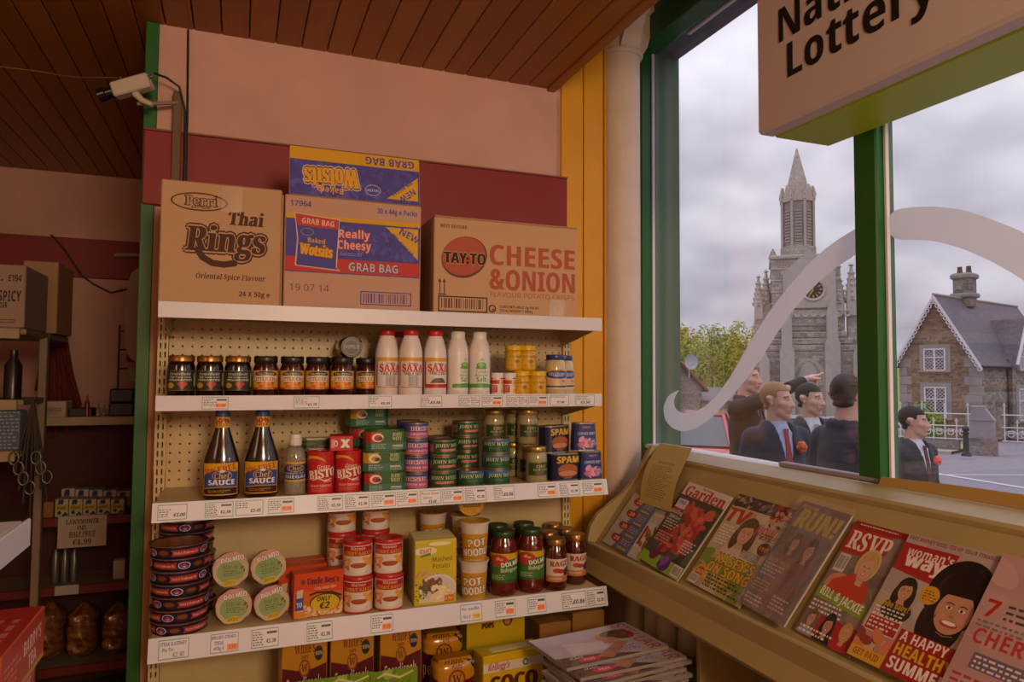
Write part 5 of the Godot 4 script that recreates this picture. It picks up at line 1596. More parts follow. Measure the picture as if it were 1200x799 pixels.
# ---------------------------------------------------------------- base shelf: oats, cereal, packets
func make_base_shelf() -> void:
	var y: float = SHELF_Y[4]
	one("carton_tray", "low brown carton tray carrying the oats boxes", "tray", MB.new().box(Vector3(0, 0.035, 0), Vector3(0.42, 0.07, 0.1), 0.003).done(), m("carton_dark", "9a6a2c", 0.7), Vector3(sx(410, 0.6, -0.06), y + 0.0008, -0.06))
	var card := m("carton_plain", "ac8460", 0.8)
	# oats
	var a := art(240, 330, "b47c10").t("White's", 120, 40, 34, "5a1c14", {"f": "F", "w": 112}).t("OATS", 120, 70, 11, "5a1c14", {"w": 40}).e(196, 62, 24, 24, "2c2420").t("100%", 196, 62, 12, "c8b890")
	a.p([0, 96, 80, 110, 160, 110, 240, 96, 240, 330, 0, 330], "5a1418").e(120, 104, 30, 28, "8a3020").e(120, 104, 24, 22, "a87820").t("W", 120, 104, 22, "6a1c14", {"f": "F"}).t("Speedicook", 118, 158, 38, "d0c0a8", {"w": 190}).t("porridge oats", 120, 204, 20, "c8a868", {"w": 120})
	var om := paper("print_oats", a.tex(), 0.4)
	var om2 := MB.new().box(Vector3(0, 0.1375, 0), Vector3(0.118, 0.275, 0.075), 0.002, [Rect2(0, 0, 1, 1), Rect2(0.02, 0.02, 0.05, 0.05), Rect2(0.02, 0.02, 0.05, 0.05), Rect2(0.02, 0.02, 0.05, 0.05), Rect2(0.02, 0.02, 0.05, 0.05), Rect2(0.02, 0.02, 0.05, 0.05)]).done()
	for q in [[355.0, "yellow oats box beside the empty shelf end"], [410.0, "yellow oats box between two others"], [466.0, "yellow oats box nearest the paper bags"]]:
		one("oats_box", q[1], "box", om2, om, Vector3(sx(q[0], 0.85, -0.06), y + 0.0715, -0.06), 0.05)
	# oats in paper bags
	var bag := Node3D.new()
	part(bag, "bag", MB.new().grid(24, 20, func(u: float, w: float) -> Vector3:
		var an := TAU * u
		var h := 0.24 * minf(w / 0.8, 1.0)
		var k := clampf((w - 0.8) / 0.2, 0, 1)
		var c := cos(an)
		var s := sin(an)
		var p := pow(pow(absf(c), 4) + pow(absf(s), 4), -0.25)
		var bul := 1.0 + 0.05 * sin(w * 3.9) + 0.012 * sin(an * 5 + w * 9)
		return Vector3(-c * p * 0.058 * bul * (1 - k), h + 0.012 * sin(k * 3.1), s * p * 0.042 * bul * (1 - k))).done(), m("print_oats_bag", "ffffff", 0.22, {"tex": a.tex(), "coat": 0.6}))
	mats["print_oats_bag"].uv1_scale = Vector3(2, 1, 1)
	part(bag, "folded_top", MB.new().box(Vector3(0, 0.248, 0.0), Vector3(0.1, 0.012, 0.05), 0.004).done(), m("oats_yellow", "a8700c", 0.25, {"coat": 0.6}))
	copy(bag, "oats_bag", "shiny yellow oats bag in front beside the cereal", "bag", Vector3(sx(530, 0.75, 0.02), y + 0.001, 0.02), -PI / 2 + 1.6)
	copy(bag, "oats_bag", "shiny yellow oats bag standing behind another", "bag", Vector3(sx(517, 0.75, -0.1), y + 0.03, -0.1), -PI / 2 + 1.5)
	# cereal
	a = art(280, 360, "c8a814").r(0, 0, 280, 34, "c8a814").r(0, 30, 280, 36, "cfc4b0").t("Kellogg's", 70, 48, 26, "a02c24", {"f": "F", "sk": 0.25, "w": 100}).e(196, 46, 14, 14, "4a7a3c").e(196, 46, 8, 8, "cfc4b0")
	a.t("COCO", 140, 116, 62, "5a2c14", {"w": 220, "fat": 4}).t("POPS", 128, 190, 58, "5a2c14", {"w": 150, "fat": 4}).e(40, 240, 30, 26, "3a3c7c")
	var cm := paper("print_cereal", a.tex(), 0.35)
	a = art(280, 70, "c8a814").t("COCO", 100, 22, 20, "5a2c14", {"w": 70, "fat": 2}).t("POPS", 100, 50, 20, "5a2c14", {"w": 56, "fat": 2}).e(196, 36, 24, 24, "6a3a1c").e(196, 40, 15, 14, "b88a50")
	var ct := paper("print_cereal_top", a.tex(), 0.35)
	var plain := m("cereal_yellow", "c8a814", 0.35)
	for q in [[596.0, 0.02, 0.253, "yellow cereal box in front with brown lettering", 0.08], [577.0, -0.16, 0.31, "yellow cereal box behind, its lettered top edge showing under the shelf", 0.0]]:
		var t := thing("cereal_box", q[3], "box", Vector3(sx(q[0], 0.8, q[1]), y + 0.001, q[1]), q[4])
		part(t, "carton", MB.new().box(Vector3(0, q[2] / 2, 0), Vector3(0.19, q[2], 0.07), 0.002).done(), plain)
		if q[1] > 0:
			part(t, "front_print", MB.new().box(Vector3(0, q[2] / 2, 0.0353), Vector3(0.188, q[2] - 0.002, 0.0004), 0, [Rect2(0, 0, 1, 1)]).done(), cm, Transform3D(), "printed front")
			part(t, "lid_tab", MB.new().box(Vector3(0, q[2] + 0.0006, 0), Vector3(0.12, 0.001, 0.03)).done(), m("cereal_tab", "d0c890", 0.4))
		else:
			part(t, "front_print", MB.new().box(Vector3(0, q[2] - 0.03, 0.0353), Vector3(0.188, 0.055, 0.0004), 0, [Rect2(0, 0, 1, 1)]).done(), ct, Transform3D(), "printed upper front")
	# soup packets in front of the oats, standing in a white tray
	a = art(200, 240, "6a8a1c").blobs(0, 0, 200, 240, ["7a9a24", "5a7a18", "8aa834"], 30, 26, 4).t("Soup", 100, 60, 30, "d8d8a0", {"f": "F", "sk": 0.2}).e(100, 150, 70, 50, "c8c49c").e(100, 148, 58, 38, "7a8a2c").l([30, 20, 60, 10, 120, 24, 180, 12], 6, "c0c080")
	var pm := m("print_soup", "ffffff", 0.25, {"tex": a.tex(), "coat": 0.5})
	var pk := MB.new().grid(8, 10, func(u: float, w: float) -> Vector3:
		return Vector3((u - 0.5) * 0.125, w * 0.2, 0.012 * sin(PI * u) * sin(PI * clampf(w, 0.0, 1.0)) + 0.002 * sin(u * 12.0) * w)).done()
	for q in [[355.0, "green soup packet in front of the oats box beside the shelf end", 0.062], [409.0, "green soup packet in front of the oats box between two others", 0.062], [462.0, "green soup packet in front of the oats box nearest the bags", 0.07]]:
		for k in 3:
			one("soup_packet", q[1], "packet", pk, pm, Vector3(sx(q[0], 0.8, q[2]), y + 0.06 - k * 0.012, q[2] - 0.02 * k), 0.03 * (k - 1), "soup packets: " + q[1])
	one("packet_tray", "white card tray holding green soup packets", "tray", MB.new().box(Vector3(0, 0.02, 0), Vector3(0.44, 0.04, 0.08), 0.002).done(), m("tray_white", "c8c0b4", 0.6), Vector3(sx(408, 0.6, 0.05), y + 0.0005, 0.05))
	one("paper_bag", "olive paper packet standing in the empty shelf end", "packet", MB.new().grid(10, 10, func(u: float, w: float) -> Vector3:
		return Vector3((u - 0.5) * 0.15, w * 0.25 + 0.01 * sin(u * 5.0) * w, 0.02 * sin(PI * u) * (1.0 - w))).done(), m("olive_paper", "8a7a24", 0.5), Vector3(sx(232, 0.75, 0.0), y + 0.001, 0.0), 0.1)
	# brown boxes at the end
	for q in [[640.0, 0.25, -0.2, 0.11, "plain brown box behind the magazine stack, beside the cereal"], [678.0, 0.275, -0.19, 0.115, "plain brown box at the end of the bottom shelf"]]:
		var t := thing("cardboard_box", q[4], "box", Vector3(sx(q[0], 0.8, q[2]), y + 0.001, q[2]))
		part(t, "box", MB.new().box(Vector3(0, q[1] / 2, 0), Vector3(q[3], q[1], 0.15), 0.003).done(), m("carton_dark", "9a6a2c", 0.7))
		part(t, "tape", MB.new().box(Vector3(0, q[1] + 0.0005, 0), Vector3(0.04, 0.001, 0.14)).done(), m("brown_tape", "a07838", 0.3))


# ---------------------------------------------------------------- magazines
func mag_cover(k: int) -> Art:
	var a: Art
	match k:
		0:   # garden
			a = art(420, 580, "3a3c28").blobs(0, 90, 420, 490, ["34381f", "444a2c", "3a2c22", "50583a"], 60, 50, 3)
			a.r(0, 0, 420, 92, "cfc4bc").t("The Irish", 200, 16, 14, "4a3a34", {"w": 80}).t("Garden", 214, 54, 72, "a8281c", {"f": "F", "w": 380, "fat": 2, "h": 76})
			a.blobs(180, 150, 180, 300, ["b03a30", "c04a3c", "a02c28", "c85a48"], 60, 36, 5).blobs(20, 130, 150, 60, ["a83428", "b84438"], 12, 30, 7).blobs(30, 330, 150, 130, ["b04038", "8a2c28"], 22, 34, 9).blobs(230, 170, 90, 230, ["d0685a", "c05044"], 18, 22, 10)
			a.r(14, 104, 100, 80, "c8c0c8").r(14, 104, 100, 16, "4a3a78").t("FREE", 64, 144, 22, "4a4a68", {"w": 70})
			a.t("Dazzling", 70, 216, 24, "dcd4cc", {"w": 120}).t("Dahlias", 80, 246, 22, "dcd4cc", {"w": 110}).lines(20, 270, 140, 60, 18, "d8ccc0", 3).lines(20, 360, 150, 90, 18, "c8a090", 4).lines(290, 350, 110, 90, 18, "d8ccc0", 6)
			a.r(0, 500, 420, 80, "8ab030").e(110, 500, 46, 46, "782050").e(240, 530, 54, 50, "6a3a8c").blobs(200, 490, 80, 80, ["8a5aa8", "5a2c7c"], 16, 16, 4).r(0, 430, 100, 80, "4a4c40").r(330, 500, 80, 70, "d0ccc4").bars(336, 512, 68, 46, "2a2624")
		1:   # tv
			a = art(420, 580, "b8a888").blobs(0, 80, 420, 500, ["b4a080", "c0b094", "ac9470"], 40, 60, 2)
			a.r(0, 0, 420, 76, "4a3030").blobs(10, 8, 130, 60, ["6a5a50", "a08878", "3a2424"], 20, 14, 3).blobs(150, 8, 130, 60, ["8a8478", "6a6a64", "4a2c2c"], 18, 16, 5).blobs(300, 8, 110, 130, ["b88a70", "a8302c", "6a4a38"], 22, 18, 6)
			a.face(206, 210, 62, "c89a78", "5a3c24", "c8b498", 1.0)
			a.t("TV", 84, 132, 84, "b02c20", {"w": 160, "sk": 0.15, "fat": 4, "h": 90}).t("NOW", 320, 176, 62, "b04868", {"w": 130, "sk": 0.1, "h": 66})
			a.lines(20, 200, 110, 110, 18, "e0d8c8", 3).e(372, 260, 42, 38, "6a2c20").t("FREE", 372, 260, 20, "c8a040").lines(300, 180, 110, 40, 14, "40342c", 6).r(250, 300, 130, 44, "8a8478").lines(256, 306, 118, 34, 10, "d0ccc0", 5)
			a.blobs(0, 380, 420, 190, ["7a8a28", "a08a2c", "b89a4c"], 40, 44, 9)
			a.t("KASEY'S", 250, 388, 56, "d0a820", {"w": 280, "fat": 2, "ol": "4a3c20", "ow": 5}).t("ON SONG!", 250, 450, 56, "d0a820", {"w": 330, "fat": 2, "ol": "4a3c20", "ow": 5})
			a.lines(120, 490, 270, 76, 20, "2c2418", 3).e(60, 500, 46, 42, "c8a020").e(60, 500, 34, 28, "b04020").t("WIN", 60, 500, 22, "d8c040")
			a.r(14, 520, 60, 54, "d0ccc4").bars(18, 526, 52, 40, "2a2624")
		2:   # run
			a = art(420, 580, "6a5a58").blobs(0, 0, 420, 580, ["665654", "706060", "5c4c4c"], 60, 60, 4)
			a.t("GET OUT AND", 100, 26, 16, "b0a498", {"w": 140}).t("RUN!", 220, 90, 96, "a89820", {"w": 340, "fat": 5, "h": 104, "sk": 0.1})
			a.face(150, 220, 40, "a88470", "3c2820", "7a4048", 0.8).face(290, 230, 44, "a88470", "30201c", "7c3440", 1.0).p([100, 300, 210, 300, 230, 560, 90, 560], "7a4a4c").p([240, 310, 350, 310, 370, 560, 230, 560], "70343c")
			a.t("Burn fat, run fast", 120, 330, 24, "a89820", {"w": 200}).lines(16, 350, 180, 60, 18, "b8aca4", 4).lines(16, 440, 150, 60, 16, "a89820", 6).lines(230, 480, 160, 60, 18, "b8aca4", 7).lines(16, 520, 180, 40, 18, "c8bcb4", 8)
		3:   # rsvp
			a = art(420, 580, "7a6a60").blobs(0, 0, 420, 580, ["70625a", "86766a", "685a52"], 40, 60, 4)
			a.r(0, 0, 420, 34, "8c1c18").lines(40, 10, 340, 14, 14, "d8c0b8", 3).r(0, 34, 300, 130, "a82418").t("RSVP", 170, 94, 92, "dcd0c8", {"w": 300, "f": "F", "fat": 2})
			a.e(240, 190, 78, 80, "c8a868").face(240, 200, 58, "c8987c", "b8945c", "b03c20", 0.3).e(110, 320, 90, 60, "c08468").p([60, 300, 200, 240, 260, 380, 40, 400], "b83a20").r(20, 170, 80, 90, "c8c4bc").bars(26, 180, 68, 66, "2a2624")
			a.p([0, 350, 420, 376, 420, 424, 0, 400], "7a9a2c").t("BILL & JACKIE", 190, 380, 40, "e0dccc", {"w": 330, "rot": 4}).lines(10, 414, 270, 56, 20, "dcd4cc", 5)
			a.r(120, 470, 300, 110, "a01c1c").face(70, 500, 34, "b88c74", "6a4a34", "8a8c90", 0.5).face(200, 500, 38, "b8846c", "1c1614", "1c1614", 1.0).face(330, 500, 36, "c8946c", "b88a48", "b02420", 0.4).lines(20, 540, 240, 36, 20, "e0d8d0", 9)
		4:   # weekly
			a = art(420, 580, "a89890").blobs(0, 0, 420, 580, ["a4948c", "b0a098"], 30, 70, 4)
			a.t("FREE MONEY WISE: FIX UP YOUR FINANCES", 210, 18, 18, "8a3c30", {"w": 400})
			a.p([0, 44, 250, 44, 240, 200, 0, 170], "a02420").t("woman's", 136, 78, 44, "dcd0c8", {"w": 210}).t("way", 130, 132, 62, "dcd0c8", {"w": 180, "fat": 3})
			a.e(320, 200, 130, 150, "1c1412").e(300, 330, 90, 130, "1c1412").e(330, 270, 70, 92, "b88468").p([240, 210, 420, 200, 420, 150, 250, 150], "1c1412").e(306, 256, 11, 6, "241814").e(358, 256, 11, 6, "241814").e(332, 320, 36, 14, "a04038").e(332, 316, 29, 8, "e4dcd4").e(330, 290, 11, 6, "a06c52").e(306, 257, 13, 7, "dccfc4").e(358, 257, 13, 7, "dccfc4").e(307, 257, 6, 6, "2a1a14").e(357, 257, 6, 6, "2a1a14").l([290, 243, 306, 237, 322, 242], 4, "2a1a14").l([344, 242, 358, 237, 374, 243], 4, "2a1a14").e(290, 296, 15, 11, "c4886e").e(374, 296, 15, 11, "c4886e").l([326, 258, 323, 280], 3, "a87458").l([250, 130, 214, 220, 232, 330], 5, "3a2c26").l([290, 90, 236, 170, 246, 250], 4, "34261f").l([350, 80, 420, 130], 5, "3a2c26").l([270, 300, 262, 380], 4, "34261f").l([300, 364, 332, 372, 366, 362], 3, "a87458")
			a.face(110, 250, 40, "c09070", "1e1614", "2a2422", 1.0).e(212, 236, 42, 40, "c89a1c").lines(186, 218, 54, 40, 12, "8a3c20", 3)
			a.t("Maybe baby?", 90, 328, 26, "c8a820", {"w": 150}).lines(16, 344, 150, 40, 16, "dcd4cc", 6).r(10, 384, 150, 70, "a02c24").lines(20, 394, 130, 50, 18, "dcd0c8", 3).fr(10, 384, 150, 70, "dcd0c8", 3)
			a.r(0, 456, 170, 124, "b08070").blobs(0, 456, 170, 80, ["c87858", "b8a090", "8a3a34"], 16, 26, 4).r(0, 530, 170, 50, "c8a020").t("GET PAID", 80, 552, 26, "a03c1c", {"w": 120})
			a.p([170, 400, 420, 400, 420, 580, 160, 580], "98201c").t("A HAPPY", 280, 424, 42, "e0d8d0", {"w": 200}).t("HEALTHY", 300, 478, 48, "c8a820", {"w": 240, "fat": 1}).t("SUMMER", 300, 536, 50, "e0d8d0", {"w": 240, "fat": 1})
		5:   # pink weekly
			a = art(420, 580, "b08c88").blobs(0, 0, 420, 580, ["aa8682", "b89490", "b0908c"], 30, 70, 6)
			a.t("VIP", 300, 90, 150, "a8281c", {"w": 220, "h": 150}).t("7", 50, 220, 70, "a8281c").lines(100, 190, 240, 60, 24, "4a4448", 3).lines(20, 270, 260, 30, 18, "7a6a70", 4).t("CHERYL", 160, 330, 56, "b0383c", {"w": 260}).r(60, 390, 300, 60, "6a5a70").lines(70, 400, 280, 40, 18, "d8ccd0", 5).lines(20, 480, 280, 80, 24, "a8383c", 6)
			a.face(340, 420, 60, "b88468", "3c2820", "a83c40", 1.0)
		6:   # glossy for the stack, drawn lying: long side runs across
			a = art(580, 420, "b0a4b0").blobs(0, 0, 580, 420, ["aa9ea8", "bcb0ba", "a89498"], 40, 70, 3)
			a.r(0, 0, 580, 420, "b4a8b4").p([0, 300, 240, 330, 420, 420, 0, 420], "5a4440").e(400, 150, 90, 62, "b8846c").e(440, 120, 84, 44, "5a4024").e(470, 160, 60, 60, "6a4c2c").p([120, 130, 340, 190, 330, 300, 100, 300], "c8bcc8")
			for q in 8:
				a.l([140, 150 + q * 18, 320, 200 + q * 12], 3, "e0d8e0")
			a.p([200, 360, 400, 220, 440, 260, 260, 410], "b07860").p([330, 180, 380, 200, 380, 240, 320, 230], "b8846c")
			a.e(150, 370, 62, 26, "d83058").t("FREE", 150, 370, 20, "e8c8d0").t("diet", 100, 330, 28, "c8bcc4", {"f": "F", "sk": 0.2}).lines(300, 300, 150, 70, 18, "6a5a68", 4)
			a.t("STELLAR", 520, 210, 80, "c03c50", {"w": 400, "rot": 90, "f": "s", "h": 78})
	return a


func make_magazines() -> void:
	var names := ["gardening magazine with a red flower on its cover", "television magazine with yellow headline and a woman in a cream top", "running magazine in clear plastic with yellow title", "society magazine with red corner title and a blonde woman", "women's weekly with a dark haired woman's face and red headline box", "pale pink weekly magazine with large red letter"]
	# upper left corner: s, z; then tilt, width, height, layer
	var lay := [[0.292, 0.106, 4.0, 0.215, 0.28, 0.011], [0.294, 0.336, 2.0, 0.222, 0.282, 0.008], [0.312, 0.570, 4.0, 0.156, 0.294, 0.019], [0.298, 0.733, 2.0, 0.15, 0.284, 0.008], [0.294, 0.876, 1.0, 0.2, 0.281, 0.017], [0.294, 1.072, 1.0, 0.2, 0.281, 0.026]]
	var edge := m("page_edges", "b0a494", 0.8)
	for k in 6:
		var q: Array = lay[k]
		var w: float = q[3]
		var h: float = q[4]
		var t := thing("magazine", names[k] + " leaning in the rack", "magazine")
		var up3 := RACK_UP
		var rx := Vector3(0, 0, 1)
		var ti := deg_to_rad(q[2])
		var ay := (up3 * cos(ti) + rx * sin(ti)).normalized()
		var ax := (rx * cos(ti) - up3 * sin(ti)).normalized()
		var az := ax.cross(ay)
		t.transform = Transform3D(Basis(ax, ay, az), slope(q[0], q[1], q[5]) - ay * h)
		part(t, "pages", MB.new().box(Vector3(w / 2, h / 2, -0.002), Vector3(w, h, 0.004)).done(), edge, Transform3D(), "page edges")
		part(t, "cover", MB.new().grid(14, 14, func(u: float, v2: float) -> Vector3:
			return Vector3(u * w, v2 * h, 0.0004 + 0.003 * u * v2 * sin(u * 2.4) + 0.002 * sin(v2 * 4.0) * u)).done(), m("print_magazine_%d" % k, "ffffff", 0.3, {"tex": mag_cover(k).tex(), "coat": 0.25, "coat_rough": 0.2}), Transform3D(), "printed cover")
		if k == 2:
			part(t, "plastic_wrap", MB.new().grid(24, 24, func(u: float, v2: float) -> Vector3:
				return Vector3(u * (w + 0.02) - 0.01, v2 * (h + 0.016) - 0.004, 0.006 + 0.0022 * sin(u * 17.0 + v2 * 6.0) * sin(v2 * 13.0 - u * 5.0))).done(), m("plastic_wrap", "d8d0d0", 0.05, {"alpha": 0.12}), Transform3D(), "clear plastic wrapping")
	# phone cards and leaflets at the rack end
	var a := art(160, 100, "5a6484").p([0, 0, 90, 0, 60, 100, 0, 100], "b0a8a0").e(60, 40, 34, 26, "a02c24").t("20", 60, 42, 20, "d8d0c8").lines(90, 20, 60, 40, 12, "a8acc0", 3).r(90, 76, 50, 12, "b89030")
	var cards := paper("print_card", a.tex(), 0.35)
	for k in 4:
		var p := slope(0.045 * k + 0.012, -0.142 + 0.004 * k, 0.006 + 0.0015 * k)
		var t := one("phone_card", ["lowest", "second", "third", "topmost"][k] + " call card of the four fanned in the rack end", "card", MB.new().box(Vector3(0.08, 0.03, 0), Vector3(0.165, 0.058, 0.0012), 0, [Rect2(0, 0, 1, 1)]).done(), cards, Vector3.ZERO, 0.0, "call cards in the rack end")
		t.transform = Transform3D(Basis(Vector3(0, 0, 1), RACK_UP, RACK_N).rotated(RACK_N, -0.05), p)
	a = art(120, 220, "c8c0b0").r(0, 0, 120, 60, "c8beb0").r(10, 66, 20, 90, "a83020").blobs(40, 70, 70, 90, ["9a7040", "7a5428"], 14, 18, 3).lines(12, 14, 96, 36, 9, "8a8478", 3).r(0, 170, 120, 50, "c0b4a8")
	var lf := one("leaflet", "narrow leaflet leaning between the call cards and the gardening magazine", "leaflet", MB.new().box(Vector3(0.035, 0.08, 0), Vector3(0.07, 0.16, 0.002), 0, [Rect2(0, 0, 1, 1)]).done(), paper("print_leaflet", a.tex()))
	lf.transform = Transform3D(Basis(Vector3(0, 0, 1), RACK_UP, RACK_N), slope(0.004, 0.022, 0.004))
	var card := one("paper_card", "pale grey card tucked behind the call cards", "card", MB.new().box(Vector3(0.06, 0.05, 0), Vector3(0.12, 0.1, 0.001), 0, [Rect2(0, 0, 1, 1)]).done(), m("pale_card", "a8a0a0", 0.6))
	card.transform = Transform3D(Basis(Vector3(0, 0, 1), RACK_UP, RACK_N).rotated(RACK_N, -0.1), slope(0.12, -0.05, 0.003))
	# loose stack of glossy magazines in front of the shelves
	var y0 := 0.872
	var A := on_y(619, 751, y0)
	var B := on_y(734.5, 728.5, y0)
	var D := on_y(663, 783, y0)
	var ux := (B - A)
	var W := ux.length() * 0.97
	ux = ux.normalized()
	var uz := ux.cross(Vector3.UP).normalized()   # to the reader
	uz = uz if uz.dot(D - A) > 0 else -uz
	var dpt := (D - A).dot(uz)
	var cov := m("print_glossy", "ffffff", 0.22, {"tex": mag_cover(6).tex(), "coat": 0.5})
	var n := 12
	for k in n:
		var yy := y0 - 0.0102 * (n - 1 - k) - 0.010
		var sl := 0.0 if k == n - 1 else (0.05 if k == n - 2 else 0.055 + 0.012 * sin(k * 2.3))
		var t := thing("glossy_magazine", "glossy pink and grey magazine on top of the stack" if k == n - 1 else "%s glossy magazine from the bottom of the stack before the cereal" % ["first", "second", "third", "fourth", "fifth", "sixth", "seventh", "eighth", "ninth", "tenth", "eleventh", "twelfth"][k], "magazine", Vector3.ZERO, 0, "" if k == n - 1 else "stacked glossy magazines")
		var an := 0.0 if k == n - 1 else 0.05 * sin(k * 1.7)
		t.transform = Transform3D(Basis(ux, Vector3.UP, ux.cross(Vector3.UP)).rotated(Vector3.UP, an), A + uz * (dpt / 2 + sl) + ux * (W / 2 + sl * 0.35) + Vector3.UP * (yy - y0))
		part(t, "pages", MB.new().box(Vector3(0, 0.0045, 0), Vector3(W, 0.009, dpt), 0.001).done(), m("grey_pages", "8a8078", 0.7))
		part(t, "cover", MB.new().grid(12, 6, func(u: float, v2: float) -> Vector3:
			return Vector3((u - 0.5) * W, 0.0093 + (0.006 * pow(absf(u - 0.45), 2.0) if k == n - 1 else 0.0), (0.5 - v2) * dpt)).done(), cov, Transform3D(), "glossy printed cover")
	var st := thing("stand", "low dark wooden stand under the magazine stack", "stand", A + uz * (dpt / 2 + 0.05) + ux * W / 2 - Vector3.UP * y0, atan2(-ux.z, ux.x))
	var dk := m("dark_wood_stand", "3a2a1e", 0.6)
	part(st, "top", MB.new().box(Vector3(0, y0 - 0.146, 0), Vector3(0.36, 0.02, 0.24), 0.003).done(), dk)
	for sxx in [-1, 1]:
		for szz in [-1, 1]:
			part(st, "leg", MB.new().box(Vector3(sxx * 0.15, (y0 - 0.156) / 2, szz * 0.1), Vector3(0.03, y0 - 0.156, 0.03), 0.003).done(), dk)


# ---------------------------------------------------------------- back room and near left corner
func make_back_room() -> void:
	var grey := m("shelf_grey", "8a7860", 0.5)
	var lip := m("back_lip", "a89070", 0.5)
	var red := m("red_lip", "6a1a14", 0.5)
	# shelving on the far wall
	var z := -2.05
	var t := thing("wall_shelving", "dim shelving along the far wall with pale and red shelf edges", "shelves")
	for xx in [-1.40, -0.42, 0.4]:
		part(t, "upright", MB.new().box(Vector3(xx, 0.82, -2.34), Vector3(0.03, 1.64, 0.04), 0.003).done(), grey)
	part(t, "back_panel", MB.new().box(Vector3(-0.5, 0.68, -2.36), Vector3(1.84, 1.36, 0.01)).done(), m("maroon_panel", "4a1a12", 0.7))
	var ys := [on_z(90, 489, z).y, on_z(90, 606, z).y, on_z(90, 686, z).y, 0.18]
	for k in 4:
		var s := part(t, "shelf", MB.new().box(Vector3(-0.5, ys[k] - 0.012, (z - 2.33) / 2), Vector3(1.84, 0.02, 2.33 + z - 0.0), 0.002).done(), grey)
		part(s, "shelf_edge", MB.new().box(Vector3(-0.5, ys[k] - 0.018, z + 0.006), Vector3(1.84, 0.042, 0.012), 0.002).done(), lip if k == 0 else red)
	# on its top shelf
	var bx := func(px0: float, px1: float, py: float, k: int, dz: float, d: float) -> Array:
		var zz := z - dz
		var x0 := sx(px0, ys[k], zz)
		var x1 := sx(px1, ys[k], zz)
		return [Vector3((x0 + x1) / 2, ys[k], zz - d / 2), Vector3(x1 - x0, on_z((px0 + px1) / 2, py, zz).y - ys[k], d)]
	var q: Array = bx.call(41, 77, 470, 0, 0.02, 0.12)
	var a := art(160, 70, "b8a48c").t("HOUSEHOLD", 80, 36, 16, "4a3a30", {"w": 120}).lines(30, 48, 100, 14, 8, "4a3a30", 3)
	one("display_box", "pale open card box on the far shelf", "box", printed_box(q[1], 0.003), paper("print_far_box", a.tex(), 0.7), q[0])
	q = bx.call(80, 108, 478, 0, 0.04, 0.1)
	one("dark_box", "low dark box on the far shelf beside the pale box", "box", printed_box(q[1], 0.004), m("dark_stock", "2c2420", 0.5), q[0])
	q = bx.call(127, 156, 455, 0, 0.03, 0.12)
	var tb := thing("tool_box", "black boxes stacked on the far shelf beside the green strip", "box", q[0])
	part(tb, "box", MB.new().box(Vector3(0, q[1].y * 0.25, 0), Vector3(q[1].x, q[1].y * 0.48, q[1].z), 0.006).done(), m("black_stock", "1c1a1a", 0.4))
	part(tb, "upper_box", MB.new().box(Vector3(0, q[1].y * 0.74, 0), Vector3(q[1].x * 0.96, q[1].y * 0.48, q[1].z), 0.006).done(), m("black_stock"))
	for k in 3:
		var gp: Array = bx.call([98, 111, 119][k], [104, 117, 124][k], [462, 473, 474][k], 0, 0.03, 0.03)
		one("small_bottle", "small red topped bottle on the far shelf" if k == 0 else "small clear glass on the far shelf", "bottle", turned([[0, 0], [gp[1].x / 2, 0.001], [gp[1].x / 2, gp[1].y * 0.6], [gp[1].x * 0.2, gp[1].y * 0.75], [gp[1].x * 0.15, gp[1].y], [0, gp[1].y]], 14), m("small_red", "7a2018", 0.3) if k == 0 else m("small_glass", "8a8070", 0.1, {"alpha": 0.5}), gp[0], 0.0, "" if k == 0 else "small glasses on the far shelf")
	# oil boxes
	a = art(120, 110, "b89818").r(0, 0, 120, 34, "b0a898").r(0, 76, 120, 34, "b0a898").blobs(0, 0, 120, 30, ["1c1a18"], 5, 16, 3).blobs(0, 80, 120, 30, ["1c1a18"], 5, 16, 5).t("MOWER", 60, 56, 18, "3a3418", {"w": 84})
	var oil := paper("print_oil", a.tex(), 0.5)
	for r in 2:
		for k in 5:
			var x0 := 64.0 + k * 16.4 + r * 7
			q = bx.call(x0, x0 + 15.6, 585 - 0.0, 1, 0.03 + r * 0.1, 0.09)
			var o := one("oil_box", ["first", "second", "third", "fourth", "fifth"][k] + (" yellow oil box from the brown carton, front row" if r == 0 else " yellow oil box from the brown carton, taller rear row"), "box", printed_box(q[1], 0.002), oil, q[0] + Vector3(0, 0.001, 0), 0.0, "oil boxes, front row" if r == 0 else "oil boxes, rear row")
			if r == 1:
				o.scale.y = 1.75
	q = bx.call(48, 62, 588, 1, 0.03, 0.1)
	one("brown_carton", "small brown carton beside the oil boxes", "box", printed_box(q[1], 0.003), m("carton_dark", "9a6a2c", 0.7), q[0])
	a = art(220, 140, "b8a690").t("LAWNMOWER", 110, 26, 20, "2c2420", {"f": "F", "w": 150}).t("OIL", 110, 54, 18, "2c2420", {"f": "F"}).t("HALF PRICE", 110, 80, 18, "2c2420", {"f": "F", "w": 120, "sk": 0.15}).r(50, 92, 120, 2, "2c2420").t("€4.99", 110, 116, 24, "2c2420", {"f": "F", "w": 84})
	var pa := on_z(68, 606, z + 0.02)
	var pb := on_z(124, 639, z + 0.02)
	one("price_sign", "white paper price sign for lawnmower oil hanging on the red shelf edge", "sign", MB.new().box(Vector3.ZERO, Vector3(pb.x - pa.x, pa.y - pb.y, 0.001), 0, [Rect2(0, 0, 1, 1)]).done(), paper("print_oil_sign", a.tex(), 0.8), Vector3((pa.x + pb.x) / 2, (pa.y + pb.y) / 2, z + 0.016))
	pa = on_z(64, 682, z + 0.02)
	one("price_tag", "small white price tag on the lower red shelf edge", "tag", MB.new().box(Vector3.ZERO, Vector3(0.1, 0.045, 0.001)).done(), m("tag_white", "b0a898", 0.7), Vector3(pa.x + 0.05, ys[2] - 0.014, z + 0.0135))
